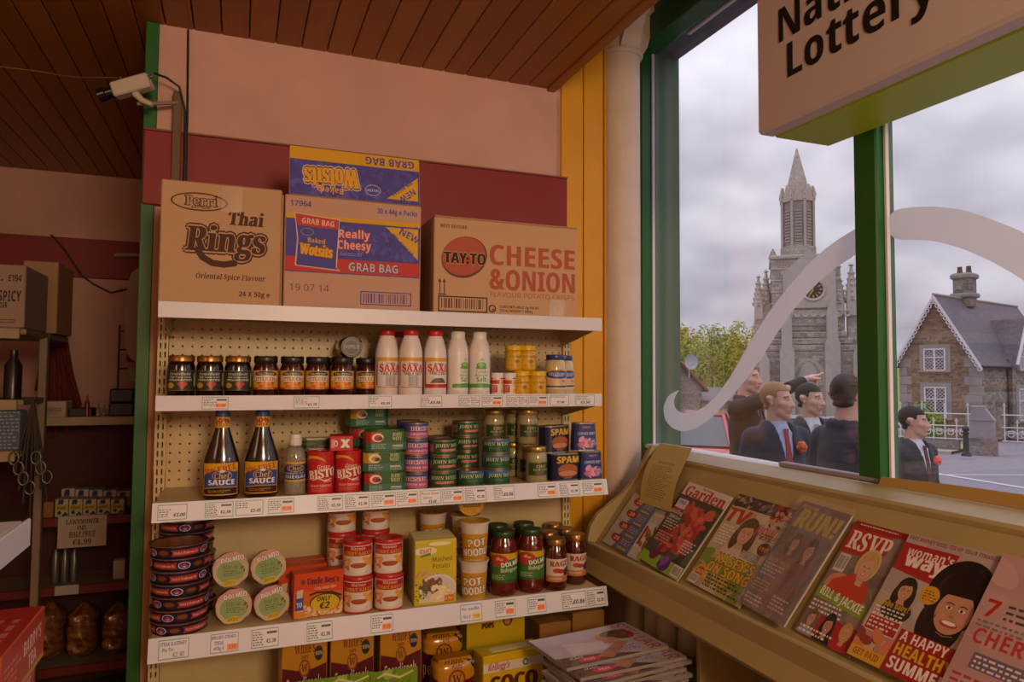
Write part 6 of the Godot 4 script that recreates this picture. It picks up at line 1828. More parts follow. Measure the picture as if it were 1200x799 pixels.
	for k in 3:
		q = bx.call(58.0 + k * 11, 68.0 + k * 11, 644, 2, 0.06, 0.05)
		one("spray_can", "tall grey can on the lower far shelf", "can", turned([[0, 0], [q[1].x / 2, 0.001], [q[1].x / 2, q[1].y * 0.8], [q[1].x * 0.25, q[1].y * 0.9], [q[1].x * 0.25, q[1].y], [0, q[1].y]], 18), m("grey_can", "6a6660", 0.35, {"metal": 0.5}), q[0], 0.0, "tall grey cans on the far shelf")
	q = bx.call(132, 146, 656, 2, 0.05, 0.05)
	one("white_pack", "small white pack on the lower far shelf", "box", printed_box(q[1], 0.003), m("tag_white", "b0a898", 0.7), q[0])
	# bags of fuel on the floor shelf
	var bagm := m("fuel_bag", "ffffff", 0.25, {"tex": noise_tex(0.03, ["3a1a0a", "6a3a14", "8a5a24", "a8762c"], 256, 61, 5), "coat": 0.7})
	for k in 3:
		var px := [60.0, 100.0, 140.0][k] as float
		var zz := z - 0.1
		var x0 := sx(px, 0.5, zz)
		var hh := on_z(px, 702, zz).y - 0.2
		one("fuel_bag", "clear plastic bag of kindling at the %s of the bottom far shelf" % ["left end", "middle", "green strip end"][k], "bag", MB.new().grid(26, 20, func(u: float, w: float) -> Vector3:
			var an := TAU * u
			var c := cos(an)
			var s := sin(an)
			var pp := pow(pow(absf(c), 3) + pow(absf(s), 3), -0.333)
			var e := minf(1.0, 5.0 * minf(w + 0.05, 1.02 - w))
			var wob := 1.0 + 0.04 * sin(an * 6 + w * 11) + 0.03 * sin(w * 23.0 + an * 3)
			return Vector3(-c * pp * 0.068 * e * wob, hh * w, s * pp * 0.09 * e * wob)).done(), bagm, Vector3(x0, 0.19, zz), 0.0, "fuel bags on the bottom far shelf")
	# mop / brush strings hanging on the far wall
	var mop := thing("string_mop", "red string mop head hanging against the far wall", "mop", Vector3(sx(62, 1.7, -2.27), 0, -2.27))
	var my := on_z(62, 365, -2.2).y
	part(mop, "clamp", MB.new().box(Vector3(0, my, 0), Vector3(0.06, 0.05, 0.04), 0.006).done(), m("black_stock"))
	var g := RandomNumberGenerator.new()
	g.seed = 9
	var str_mb := MB.new()
	for k in 46:
		var a0 := Vector3(g.randf_range(-0.025, 0.025), my - 0.02, g.randf_range(-0.015, 0.015))
		var sway := Vector3(g.randf_range(-0.05, 0.13), -g.randf_range(0.35, 0.62), g.randf_range(-0.03, 0.05))
		str_mb.tube([a0, a0 + sway * 0.3 + Vector3(0.01, 0, 0), a0 + sway * 0.65, a0 + sway], 0.006, 5)
	part(mop, "strings", str_mb.done(), m("mop_red", "6a2014", 0.9)).set_meta("kind", "stuff")
	# stacked cartons on a shelf at the left, price boards etc.
	var zc := -1.25
	var ts := thing("side_shelving", "shelving at the left with cartons on top", "shelves")
	var cy := on_z(28, 385, zc).y
	var xr := sx(32, cy, zc)
	for k in 3:
		var yy: float = [cy, on_z(10, 468, zc).y, on_z(10, 528, zc).y][k]
		var s := part(ts, "shelf", MB.new().box(Vector3(xr - 0.5, yy - 0.012, zc - 0.16), Vector3(1.0, 0.022, 0.34), 0.002).done(), grey)
		part(s, "shelf_edge", MB.new().box(Vector3(xr - 0.52, yy - 0.02, zc + 0.015), Vector3(1.0, 0.04, 0.012), 0.002).done(), lip)
	for xx in [xr - 0.01, xr - 0.95]:
		part(ts, "upright", MB.new().box(Vector3(xx, cy / 2 - 0.01, zc - 0.31), Vector3(0.03, cy - 0.02, 0.04), 0.003).done(), grey)
	a = art(200, 200, "a08878").t("£194", 150, 40, 22, "3a2a24", {"w": 70}).lines(10, 36, 70, 14, 10, "3a2a24", 3).t("'SPICY", 120, 100, 34, "3a2a24", {"w": 130}).t("FLAVOUR", 70, 130, 18, "3a2a24", {"w": 90}).lines(60, 176, 100, 10, 8, "3a2a24", 4)
	var x0 := sx(-20, cy, zc)
	var x1 := sx(28, cy, zc)
	var hh2 := on_z(20, 311, zc).y - cy
	one("cardboard_carton", "brown carton with spicy lettering on the side shelving", "carton", printed_box(Vector3(x1 - x0, hh2, 0.34), 0.004), paper("print_spicy", a.tex(), 0.8), Vector3((x0 + x1) / 2, cy + 0.002, zc - 0.17))
	one("cardboard_carton", "plain brown carton on a lower one behind the spicy carton", "carton", printed_box(Vector3(x1 - x0, hh2 + 0.07, 0.3), 0.004), m("carton_plain"), Vector3((x0 + x1) / 2 + 0.03, cy + 0.001, zc - 0.52))
	part(ts, "top_shelf_rear", MB.new().box(Vector3(xr - 0.5, cy - 0.012, zc - 0.52), Vector3(1.0, 0.022, 0.36), 0.002).done(), grey)
	# goods on those shelves
	for k in 4:
		var yy := on_z(10, 468, zc).y
		one("soap_bottle", "dark bottle on the side shelving under the spicy carton", "bottle", turned([[0, 0], [0.03, 0.001], [0.03, 0.13], [0.014, 0.16], [0.014, 0.19], [0, 0.19]], 18), m("dark_bottle", "2a1c1c", 0.3), Vector3(xr - 0.06 - 0.08 * k, yy, zc - 0.08), 0.0, "dark bottles on the side shelving")
	for k in 3:
		var yy := on_z(10, 528, zc).y
		one("soap_pack", "striped blue pack on the side shelving", "pack", printed_box(Vector3(0.07, 0.15, 0.1), 0.003), m("stripe_pack", "ffffff", 0.5, {"tex": art(64, 128, "4a5a68").lines(0, 0, 64, 128, 12, "8a98a0", 4).tex()}), Vector3(xr - 0.05 - 0.09 * k, yy, zc - 0.06), 0.0, "striped packs on the side shelving")
	# carabiners hanging in a bunch at the shelf end
	var hk := thing("hanging_straps", "bunch of dark straps with metal clips hanging at the shelf end", "straps", Vector3(sx(38, 1.4, zc + 0.05), 0, zc + 0.05))
	for k in 7:
		var yt := on_z(38, 470, zc + 0.05).y
		var dx := -0.05 + 0.018 * k
		var ln := 0.28 + 0.05 * ((k * 5) % 4)
		part(hk, "strap", MB.new().tube([Vector3(0, yt, 0), Vector3(dx * 0.6, yt - ln * 0.5, 0.01 * (k % 3)), Vector3(dx, yt - ln, 0.012 * (k % 3))], 0.009, 6, 0.009, 0.4).done(), m("olive_strap", "3a3420", 0.8))
		var ring := []
		for s in 13:
			var an := TAU * s / 12
			ring.append(Vector3(dx + 0.016 * cos(an), yt - ln * 0.75 + 0.024 * sin(an), 0.02 + 0.008 * (k % 3)))
		part(hk, "clip", MB.new().tube(ring, 0.0035, 6).done(), m("grey_steel", "7a7a78", 0.4, {"metal": 0.8}))
	# wire rack piece on the far shelf near the green strip
	var wr := thing("wire_stand", "thin dark wire stand against the far wall with small packets", "stand", Vector3(sx(147, 1.7, -2.27), 0, -2.27))
	var wy0 := ys[0] as float
	part(wr, "post", MB.new().tube([Vector3(-0.03, wy0, 0), Vector3(-0.03, on_z(145, 380, -2.2).y, 0)], 0.005, 6).done(), m("black_stock"))
	for k in 3:
		part(wr, "hook", MB.new().tube([Vector3(-0.03, wy0 + 0.24 + 0.1 * k, 0), Vector3(0.06, wy0 + 0.25 + 0.1 * k, 0.03), Vector3(0.07, wy0 + 0.27 + 0.1 * k, 0.03)], 0.004, 6).done(), m("black_stock"))
	part(wr, "packet", MB.new().box(Vector3(0.05, wy0 + 0.33, 0.03), Vector3(0.08, 0.1, 0.01), 0.002).done(), m("dark_stock", "2c2420", 0.5))
	part(wr, "packet", MB.new().box(Vector3(0.05, wy0 + 0.21, 0.03), Vector3(0.06, 0.08, 0.01), 0.002).done(), m("tag_white", "b0a898", 0.7))
	one("rounded_board", "pale board with rounded top leaning behind the green corner strip", "board", MB.new().slab(rounder(PackedVector2Array([Vector2(-0.06, 0), Vector2(0.1, 0), Vector2(0.1, 0.46), Vector2(0.02, 0.5), Vector2(-0.05, 0.46), Vector2(-0.075, 0.3)])), -0.012, 0.012).done(), m("pale_board", "b89a86", 0.6), Vector3(sx(164, 1.8, -2.1), ys[0] + 0.275, -2.1))
	one("pale_rod", "thin pale rod fixed across the maroon board on the far wall", "rod", MB.new().tube([on_z(134, 298.5, -2.34), on_z(180, 299, -2.34)], 0.011, 8).done(), m("pale_board"))
	# near left: shelf edge and tea boxes
	var ns := thing("near_shelving", "pale shelf edge of the next aisle with red tea boxes below", "shelves")
	var f0 := at(33, 640, 1.2)
	var nx := f0.x
	var nz := f0.z
	var py1 := at(26, 607, 1.2).y
	var py0 := f0.y
	var s2 := part(ns, "shelf", MB.new().box(Vector3(nx - 0.2, py1 - 0.012, nz + 0.45), Vector3(0.38, 0.016, 0.9), 0.002).done(), m("shelf_white"))
	part(s2, "price_rail", MB.new().box(Vector3(nx, (py0 + py1) / 2, nz + 0.45), Vector3(0.006, py1 - py0, 0.9), 0.002).done(), m("shelf_white"))
	var c := at(53, 709, 1.2)
	part(ns, "shelf", MB.new().box(Vector3(nx - 0.17, c.y - 0.19, nz + 0.45), Vector3(0.40, 0.016, 0.9), 0.002).done(), m("shelf_white"))
	part(ns, "back_panel", MB.new().box(Vector3(nx - 0.385, 0.75, nz + 0.45), Vector3(0.012, 1.5, 0.9), 0.002).done(), m("shelf_cream"))
	a = art(300, 110, "a8241c").t("BARRY'S", 210, 40, 30, "d8b8a8", {"w": 130}).t("TEA", 210, 78, 28, "d8b8a8", {"w": 60}).lines(20, 30, 100, 50, 14, "c87060", 3).r(0, 98, 300, 12, "b88420")
	var tea := paper("print_tea", a.tex(), 0.4)
	for k in 2:
		var o := one("tea_box", "red tea box on top in the next aisle" if k == 0 else "red tea box underneath another in the next aisle", "box", MB.new().box(Vector3(0, 0.0425, 0), Vector3(0.24, 0.085, 0.13), 0.002, [Rect2(0, 0, 1, 1), Rect2(0.05, 0.05, 0.02, 0.02), Rect2(0.05, 0.05, 0.02, 0.02), Rect2(0.05, 0.05, 0.02, 0.02), Rect2(0.0, 0.1, 0.45, 0.7), Rect2(0.05, 0.05, 0.02, 0.02)]).done(), tea, Vector3(c.x - 0.065 - 0.012 * k, c.y - 0.085 - 0.0855 * k, c.z + 0.12), PI / 2)
		o.rotation.y = PI / 2
	# security camera on its post
	var cc := thing("security_camera", "pale security camera on a wooden post above the cartons", "camera", Vector3(sx(207, 2.3, -0.37), 0, -0.37))
	var tip := on_z(207, 108, -0.37)
	var bot := 2.1
	part(cc, "post", MB.new().box(Vector3(0, (tip.y + bot) / 2, 0), Vector3(0.024, tip.y - bot, 0.022), 0.002).done(), m("post_wood", "6a5238", 0.7))
	part(cc, "arm", MB.new().tube([Vector3(0, on_z(195, 120, -0.37).y, 0.01), Vector3(-0.10, on_z(175, 122, -0.3).y, 0.06)], 0.006, 8).done(), m("arm_grey", "8a7a68", 0.4))
	var cam_at := on_z(155, 101, -0.30)
	var body := Transform3D(Basis(Vector3.BACK, deg_to_rad(20)) * Basis(Vector3.UP, deg_to_rad(-15)), cam_at - cc.position)
	var bd := part(cc, "body", boxm(Vector3(0.105, 0.042, 0.042), 0.004), m("camera_cream", "b8ac98", 0.4), body, "pale camera body")
	part(bd, "lens", MB.new().lathe([Vector2(0, 0), Vector2(0.016, 0), Vector2(0.016, 0.024), Vector2(0.019, 0.026), Vector2(0.019, 0.045), Vector2(0, 0.045)], 20).done(), m("lens_black", "141416", 0.2, {"coat": 0.5}), Transform3D(Basis(Vector3.BACK, PI / 2), Vector3(-0.05, 0, 0)), "black lens")
	part(bd, "mount", MB.new().tube([Vector3(0.0, -0.02, 0), Vector3(0.012, -0.045, 0), Vector3(0.035, -0.065, 0)], 0.011, 8, 0.007).done(), m("camera_cream"))
	part(bd, "plug", MB.new().tube([Vector3(0.05, 0.01, 0), Vector3(0.066, 0.012, 0)], 0.005, 8).done(), m("grey_steel"))
	var cb := on_z(181, 86, -0.31) - cc.position
	part(cc, "cable", MB.new().tube([cb, cb + Vector3(0.03, 0.0, -0.02), Vector3(0.005, tip.y + 0.01, 0.02), Vector3(0.022, tip.y - 0.06, 0.014), Vector3(0.026, tip.y - 0.2, 0.012), Vector3(0.024, bot, 0.012)], 0.0035, 6).done(), m("cable_black", "15110f", 0.5), Transform3D(), "black cable")
	one("wall_cable", "black cable running up the pink wall to the ceiling", "cable", MB.new().tube([Vector3(sx(219, 2.2, -0.385), 2.06, -0.376), Vector3(sx(219, 2.3, -0.385), 2.32, -0.372), Vector3(sx(220, 2.4, -0.395), 2.36, -0.394), Vector3(sx(220, 2.6, -0.395), 2.655, -0.394)], 0.0035, 6).done(), m("cable_black"))
	one("ceiling_wire", "thin pale wire hanging across the dark ceiling", "wire", MB.new().tube([on_y(0, 78, 2.62), on_y(40, 83, 2.6), on_y(90, 91, 2.56), cam_at + Vector3(-0.03, 0.02, 0)], 0.002, 5).done(), m("wire_tan", "8a6a48", 0.6))
	one("far_wire", "dark wire looped down the maroon board on the far wall", "wire", MB.new().tube([on_z(60, 275, -2.355), on_z(75, 292, -2.355), on_z(95, 322, -2.355), on_z(110, 333, -2.36), on_z(130, 343, -2.36), on_z(152, 338, -2.36), on_z(170, 330, -2.36)], 0.005, 6).done(), m("cable_black"))


# ---------------------------------------------------------------- outside
func ground_y(x: float, z: float) -> float:   # the street falls away from the shop
	var s := (x - 1.7) * 0.766 + (1.95 - z) * 0.643
	return -0.2 - 0.05 * maxf(0.0, s - 5.0)


func on_ground(px: float, py: float) -> Vector3:
	var d := ray(px, py)
	var lo := 1.0
	var hi := 200.0
	for k in 60:
		var mid := (lo + hi) / 2
		var p := EYE + d * mid
		if p.y > ground_y(p.x, p.z):
			lo = mid
		else:
			hi = mid
	return EYE + d * lo


func flat_dir(v: Vector3) -> Vector3:
	return Vector3(v.x, 0, v.z).normalized()


func stone_tex(w: int, h: int, joint: String, cols: Array, row: float, sd: int) -> ImageTexture:   # coursed rubble too far away to tell stone from stone
	var im := Image.create_empty(w, h, false, Image.FORMAT_RGB8)
	im.fill(Color(joint))
	var g := RandomNumberGenerator.new()
	g.seed = sd
	var y := 0.0
	while y < h:
		var rh := row * g.randf_range(0.7, 1.3)
		var x := -g.randf() * row
		while x < w:
			var rw := row * g.randf_range(0.9, 2.6)
			im.fill_rect(Rect2i(int(x), int(y), maxi(int(rw) - 1, 1), maxi(int(rh) - 1, 1)), Color(cols[g.randi() % cols.size()]).lightened(g.randf_range(-0.02, 0.12)))
			x += rw
		y += rh
	var f := FastNoiseLite.new()
	f.frequency = 0.08
	f.seed = sd
	for yy in h:
		for xx in w:
			im.set_pixel(xx, yy, im.get_pixel(xx, yy).darkened(clampf(f.get_noise_2d(xx, yy) * 0.3 + 0.08, 0, 1)))
	return ImageTexture.create_from_image(im)


func leaf_crown(center: Vector3, r: Vector3, count: int, leaf: float, sd: int, lumps := 7) -> ArrayMesh:
	var g := RandomNumberGenerator.new()
	g.seed = sd
	var mb := MB.new()
	mb.colored = true
	var cs := []
	for k in lumps:
		var d := Vector3(g.randf_range(-1, 1), g.randf_range(-0.7, 0.9), g.randf_range(-1, 1)).normalized() * g.randf_range(0.2, 0.62)
		cs.append([center + d * r, g.randf_range(0.4, 0.62)])
	for k in count:
		var c: Array = cs[g.randi() % lumps]
		var d := Vector3(g.randfn(), g.randfn(), g.randfn()).normalized()
		var p: Vector3 = c[0] + d * r * c[1] * g.randf_range(0.82, 1.04)
		var n := (d + Vector3(g.randf_range(-0.6, 0.6), g.randf_range(-0.2, 0.7), g.randf_range(-0.6, 0.6))).normalized()
		var u := n.cross(Vector3(g.randf_range(-1, 1), g.randf_range(-1, 1), g.randf_range(-1, 1))).normalized()
		var w := n.cross(u)
		var s := leaf * g.randf_range(0.6, 1.3)
		var v := g.randf_range(0.75, 1.25)
		mb.tint = Color(v, v * g.randf_range(0.95, 1.05), v * 0.9)
		mb.quad(p - u * s, p - w * s * 0.55, p + u * s, p + w * s * 0.55)
	return mb.done()


func tree(label: String, px: float, py_top: float, py_base: float, wpx: float, depth: float, leafm: Material, sd: int) -> void:
	var b := at(px, py_base, depth)
	var gy := ground_y(b.x, b.z)
	var top := at(px, py_top, depth).y
	var w := wpx * depth / FOCAL * 0.5
	var base := Vector3(b.x, minf(gy, b.y), b.z)
	var t := thing("tree", label, "tree", base, 0.0, "trees on the hill")
	var h := top - base.y
	part(t, "trunk", MB.new().tube([Vector3(0, 0, 0), Vector3(0.1, h * 0.3, 0), Vector3(0, h * 0.6, 0.1)], w * 0.09, 8, w * 0.05).done(), m("bark", "4a4034", 0.9))
	part(t, "crown", leaf_crown(Vector3(0, h * 0.6, 0), Vector3(w, h * 0.42, w), 2600, w * 0.085, sd), leafm)


func car(label: String, pos: Vector3, heading: Vector3, paint: Material) -> void:
	var t := thing("car", label, "car", pos, atan2(heading.x, heading.z))
	# sections along z: z, half width, low, belt, roof half width, roof height
	var lower := MB.new()
	var prof := PackedVector2Array([Vector2(-2.0, 0.35), Vector2(-2.05, 0.62), Vector2(-1.95, 0.9), Vector2(-1.6, 0.97), Vector2(0.7, 0.95), Vector2(1.65, 0.78), Vector2(1.98, 0.6), Vector2(2.0, 0.35), Vector2(1.6, 0.25), Vector2(-1.7, 0.25)])
	lower.xf = Transform3D(Basis(Vector3(0, 0, 1), Vector3.UP, Vector3(-1, 0, 0)), Vector3.ZERO)
	lower.slab(prof, -0.8, 0.8)
	part(t, "body", lower.done(), paint)
	var cab := MB.new()
	var f := func(z: float, y: float, w: float) -> Vector3: return Vector3(w, y, z)
	var rings := [[[-1.75, 0.95, 0.76], [-1.35, 1.4, 0.56]], [[1.0, 0.92, 0.76], [0.15, 1.42, 0.57]]]
	var R0: Array = rings[0]
	var R1: Array = rings[1]
	var P := []
	for s in [-1.0, 1.0]:
		P.append([Vector3(s * R0[0][2], R0[0][1], R0[0][0]), Vector3(s * R0[1][2], R0[1][1], R0[1][0]), Vector3(s * R1[1][2], R1[1][1], R1[1][0]), Vector3(s * R1[0][2], R1[0][1], R1[0][0])])
	var gl := m("car_glass", "28343c", 0.05, {"spec": 0.7})
	cab.quad(P[1][3], P[1][0], P[1][1], P[1][2])
	cab.quad(P[0][0], P[0][3], P[0][2], P[0][1])
	part(t, "side_window", cab.done(), gl)
	part(t, "windscreen", MB.new().quad(P[0][3], P[1][3], P[1][2], P[0][2]).done(), gl)
	part(t, "rear_window", MB.new().quad(P[1][0], P[0][0], P[0][1], P[1][1]).done(), gl)
	part(t, "roof", MB.new().box(Vector3(0, 1.42, -0.6), Vector3(1.16, 0.04, 1.56), 0.015).done(), paint)
	for s in [-1, 1]:
		var pi := 0 if s < 0 else 1
		for e in [[0, 1], [3, 2]]:
			part(t, "pillar", MB.new().tube([P[pi][e[0]], P[pi][e[1]]], 0.035, 6).done(), paint)
		part(t, "pillar", MB.new().tube([Vector3(s * 0.765, 0.95, -0.4), Vector3(s * 0.575, 1.41, -0.5)], 0.03, 6).done(), paint)
		part(t, "mirror", MB.new().box(Vector3(s * 0.9, 1.0, 0.75), Vector3(0.16, 0.11, 0.08), 0.03).done(), paint)
		part(t, "headlamp", MB.new().box(Vector3(s * 0.62, 0.66, 1.9), Vector3(0.3, 0.13, 0.16), 0.04).done(), m("lamp_clear", "c8ccd0", 0.1))
		part(t, "rear_lamp", MB.new().box(Vector3(s * 0.7, 0.78, -2.0), Vector3(0.16, 0.26, 0.1), 0.03).done(), m("lamp_red", "8a1410", 0.2))
		for z in [-1.3, 1.25]:
			part(t, "wheel", MB.new().lathe([Vector2(0, -0.1), Vector2(0.2, -0.1), Vector2(0.3, -0.09), Vector2(0.31, 0), Vector2(0.3, 0.09), Vector2(0.2, 0.1), Vector2(0, 0.1)], 20).done(), m("tyre", "1a1a1a", 0.8), Transform3D(Basis(Vector3.BACK, PI / 2), Vector3(s * 0.74, 0.31, z)))


func make_street() -> void:
	# street surface: one mesh following the fall of the ground
	var road := MB.new()
	var n := 40
	for j in n:
		for i in n:
			var x0 := 1.72 + 100.0 * pow(float(i) / n, 2)
			var x1 := 1.72 + 100.0 * pow(float(i + 1) / n, 2)
			var z0 := 14.0 - 130.0 * float(j) / n
			var z1 := 14.0 - 130.0 * float(j + 1) / n
			road.quad(Vector3(x0, ground_y(x0, z0), z0), Vector3(x1, ground_y(x1, z0), z0), Vector3(x1, ground_y(x1, z1), z1), Vector3(x0, ground_y(x0, z1), z1))
	var ro := struct("floor_street", road.done(), m("asphalt", "85808a", 0.85, {"mott": 1, "tri": 0.5}), "grey asphalt street outside")
	# white lines on the road
	for q in [[[1085, 553], [1260, 582], 0.10], [[1085, 556.5], [1260, 557.5], 0.07]]:
		var a := on_ground(q[0][0], q[0][1])
		var b := on_ground(q[1][0], q[1][1])
		var mb := MB.new()
		var sd: Vector3 = (b - a).cross(Vector3.UP).normalized() * q[2]
		for k in 20:
			var p0 := a.lerp(b, k / 20.0)
			var p1 := a.lerp(b, (k + 1) / 20.0)
			p0.y = ground_y(p0.x, p0.z) + 0.012
			p1.y = ground_y(p1.x, p1.z) + 0.012
			mb.quad(p0 + sd, p1 + sd, p1 - sd, p0 - sd)
		part(ro, "white_line", mb.done(), m("road_paint", "c8c4cc", 0.8))
	# far pavement, kerb, low wall and railings in front of the house
	var A := on_ground(1020, 527)
	var B := on_ground(1260, 541)
	var along := flat_dir(B - A)
	var off := Vector3.UP.cross(along).normalized()   # away from the shop
	off = off if off.dot(flat_dir(fw)) > 0 else -off
	var L := (B - A).length()
	var yl := func(p: Vector3) -> float: return ground_y(p.x, p.z)
	var strip := func(d0: float, d1: float, h: float, thick: float) -> ArrayMesh:
		var mb := MB.new()
		var k := 0
		while k < 24:
			var p0: Vector3 = A + along * (L * k / 24.0 - 4.0)
			var p1: Vector3 = A + along * (L * (k + 1) / 24.0 - 4.0)
			var q := [p0 + off * d0, p1 + off * d0, p1 + off * d1, p0 + off * d1]
			for e in 4:
				q[e].y = yl.call(q[e]) + h
			var dn := Vector3.DOWN * thick
			mb.quad(q[0], q[1], q[2], q[3])
			mb.quad(q[0] + dn, q[1] + dn, q[1], q[0])
			mb.quad(q[2] + dn, q[3] + dn, q[3], q[2])
			k += 1
		return mb.done()
	struct("floor_pavement", strip.call(0.0, 2.2, 0.12, 0.15), m("pavement", "b4a498", 0.9, {"mott": 1, "tri": 0.7}), "pale pavement across the street")
	var stone := m("low_wall_stone", "ffffff", 0.95, {"tex": stone_tex(256, 256, "8a8078", ["7a7068", "8e847c", "9a9088", "6e665e"], 14, 75), "tri": 0.4})
	struct("wall_street_low", strip.call(2.2, 2.5, 0.55, 0.6), stone, "low stone wall under the railings")
	struct("floor_garden", strip.call(2.5, 10.0, 0.15, 0.2), m("lawn", "94a43c", 0.95, {"mott": 1, "tri": 0.6}), "strip of lawn behind the railings")
	# white scrolled railings, left run and right run
	var wt := m("railing_white", "dcd6da", 0.5)
	var pier_p := on_ground(1150, 534) + off * 0.6
	for run in 2:
		var t := thing("railing", "white iron scrolled railing on the low wall left of the gate pier" if run == 0 else "white iron scrolled railing on the low wall beyond the gate pier", "railing")
		var s0 := 0.0
		var pp := (pier_p - A).dot(along)
		var a0 := (on_ground(1040, 528) - A).dot(along) if run == 0 else pp + 0.55
		var a1 := pp - 0.55 if run == 0 else pp + 8.0
		var g := func(s: float, h: float) -> Vector3:
			var p: Vector3 = A + along * s + off * 2.35
			return Vector3(p.x, yl.call(p) + 0.55 + h, p.z)
		for h in [0.05, 0.62, 1.15]:
			part(t, "rail", MB.new().tube([g.call(a0, h), g.call(a1, h)], 0.028, 6).done(), wt)
		var s := a0 + 0.1
		var k := 0
		while s < a1:
			var tall := 1.55 if k % 2 == 0 else 0.85
			var mb := MB.new()
			mb.tube([g.call(s, 0.0), g.call(s, tall)], 0.026, 6)
			var q: Vector3 = g.call(s, tall)
			mb.tube([q, q + Vector3.UP * 0.12], 0.055, 6, 0.005)
			mb.tube([q - along * 0.07 - Vector3.UP * 0.02, q + along * 0.07 - Vector3.UP * 0.02], 0.02, 5)
			part(t, "bar", mb.done(), wt)
			# scroll between bars
			var sc := MB.new()
			for e in [-1.0, 1.0]:
				var ring := []
				for w in 16:
					var an := w * 0.62
					var rr := 0.17 * (1.0 - w / 22.0)
					ring.append(g.call(s + 0.22 + e * 0.02 + cos(an) * rr * e, 0.33 + sin(an) * rr))
				sc.tube(ring, 0.018, 5)
			part(t, "scroll", sc.done(), wt)
			s += 0.44
			k += 1
	# gate pier
	var pr := thing("gate_pier", "grey stone gate pier with a gabled cap", "pier", Vector3(pier_p.x, ground_y(pier_p.x, pier_p.z), pier_p.z), atan2(-off.x, -off.z))
	var gs := m("pier_stone", "9a9296", 0.9, {"mott": 1, "tri": 0.8})
	part(pr, "plinth", boxm(Vector3(1.0, 0.75, 0.7), 0.03), stone, sh(0, 0.37, 0))
	part(pr, "shaft", boxm(Vector3(0.86, 0.75, 0.6), 0.03), gs, sh(0, 1.1, 0))
	part(pr, "cap", MB.new().slab(PackedVector2Array([Vector2(-0.46, 1.45), Vector2(0.46, 1.45), Vector2(0.1, 1.98), Vector2(-0.1, 1.98)]), -0.34, 0.34).done(), gs)
	part(pr, "finial", boxm(Vector3(0.5, 0.08, 0.7), 0.02), gs, sh(-0.12, 2.0, 0))
	# bollard
	var bp := on_ground(1132.5, 538)
	var bo := thing("bollard", "black cast iron bollard with ball top on the far pavement", "bollard", Vector3(bp.x, bp.y + 0.12, bp.z))
	var bl := m("cast_iron", "2a282c", 0.5)
	part(bo, "post", turned([[0, 0], [0.17, 0], [0.17, 0.06], [0.12, 0.12], [0.1, 0.2], [0.09, 0.8], [0.12, 0.83], [0.12, 0.87], [0.06, 0.9]], 18), bl)
	part(bo, "ball", turned([[0.05, 0.88], [0.1, 0.93], [0.125, 1.0], [0.1, 1.07], [0.05, 1.11], [0, 1.12]], 18), bl)
	# hedge behind the railing
	var hp := on_ground(1074, 522) + off * 3.0
	var hd := thing("hedge", "rounded yellow green hedge behind the railing", "hedge", Vector3(hp.x, ground_y(hp.x, hp.z), hp.z))
	part(hd, "foliage", leaf_crown(Vector3(0, 1.0, 0), Vector3(1.3, 1.3, 1.0), 2400, 0.1, 5), m("hedge_leaf", "7c9420", 0.7, {"vc": true, "back": "2a3408"}))
	# hill and trees
	var hill := MB.new().grid(40, 16, func(u: float, v: float) -> Vector3:
		var p := at(lerpf(640, 1080, u), 440, lerpf(95, 190, v))
		return Vector3(p.x, -4.0 + 15.0 * sin(v * 1.5) * (0.75 + 0.25 * cos(u * 4.0 - 1.2)), p.z))
	struct("floor_hill", hill.done(), m("hill_grass", "7e8e34", 0.95, {"mott": 1, "tri": 0.05}), "green hillside far behind the church")
	var lf := [m("leaf_yellow", "c0b83c", 0.7, {"vc": true, "back": "343208"}), m("leaf_green", "9aa032", 0.7, {"vc": true, "back": "2a2e08"}), m("leaf_lime", "b0b244", 0.7, {"vc": true, "back": "303408"})]
	for q in [[806, 372, 462, 46, 96, 0], [834, 366, 462, 44, 100, 1], [862, 364, 462, 46, 105, 2], [886, 362, 462, 40, 108, 0], [820, 396, 470, 40, 86, 2], [850, 398, 470, 40, 84, 1], [796, 405, 468, 36, 82, 1], [880, 395, 470, 40, 90, 2], [772, 372, 462, 46, 118, 0], [1010, 404, 470, 30, 105, 1]]:
		tree(["yellow green spring tree on the hill", "darker green tree on the hill", "pale lime tree on the hill"][q[5]], q[0], q[1], q[2], q[3], q[4], lf[q[5]], int(q[0]))
	# small house with brown verge and satellite dish at the left
	var ch := at(806, 470, 40)
	var cy := ground_y(ch.x, ch.z)
	var fa := flat_dir(-fw + rt * 0.3)
	var cot := thing("cottage", "small stone cottage with brown verge and slate roof beyond the parked car", "house", Vector3(ch.x, cy, ch.z), atan2(fa.x, fa.z))
	var wl := m("cottage_stone", "ffffff", 0.95, {"tex": stone_tex(256, 256, "a09080", ["94826e", "a08e7a", "8a7864"], 16, 83), "tri": 0.3})
	var ev := at(830, 452, 40).y - cy
	var ap := at(797, 418, 40).y - cy
	part(cot, "wall", MB.new().slab(PackedVector2Array([Vector2(-3.0, 0), Vector2(0.9, 0), Vector2(0.9, ev), Vector2(-1.05, ap), Vector2(-3.0, ev)]), -6, 0).done(), wl)
	part(cot, "verge", MB.new().tube([Vector3(1.2, ev - 0.3, 0.15), Vector3(-1.05, ap + 0.1, 0.15)], 0.11, 6).done(), m("verge_brown", "7a4430", 0.7))
	part(cot, "roof", MB.new().quad(Vector3(1.25, ev - 0.35, 0.2), Vector3(1.25, ev - 0.35, -6.2), Vector3(-1.05, ap + 0.12, -6.2), Vector3(-1.05, ap + 0.12, 0.2)).done(), m("cottage_slate", "6a6468", 0.7))
	part(cot, "lean_to", MB.new().box(Vector3(2.4, ev * 0.36, -1.5), Vector3(3.2, ev * 0.72, 3.0)).done(), wl)
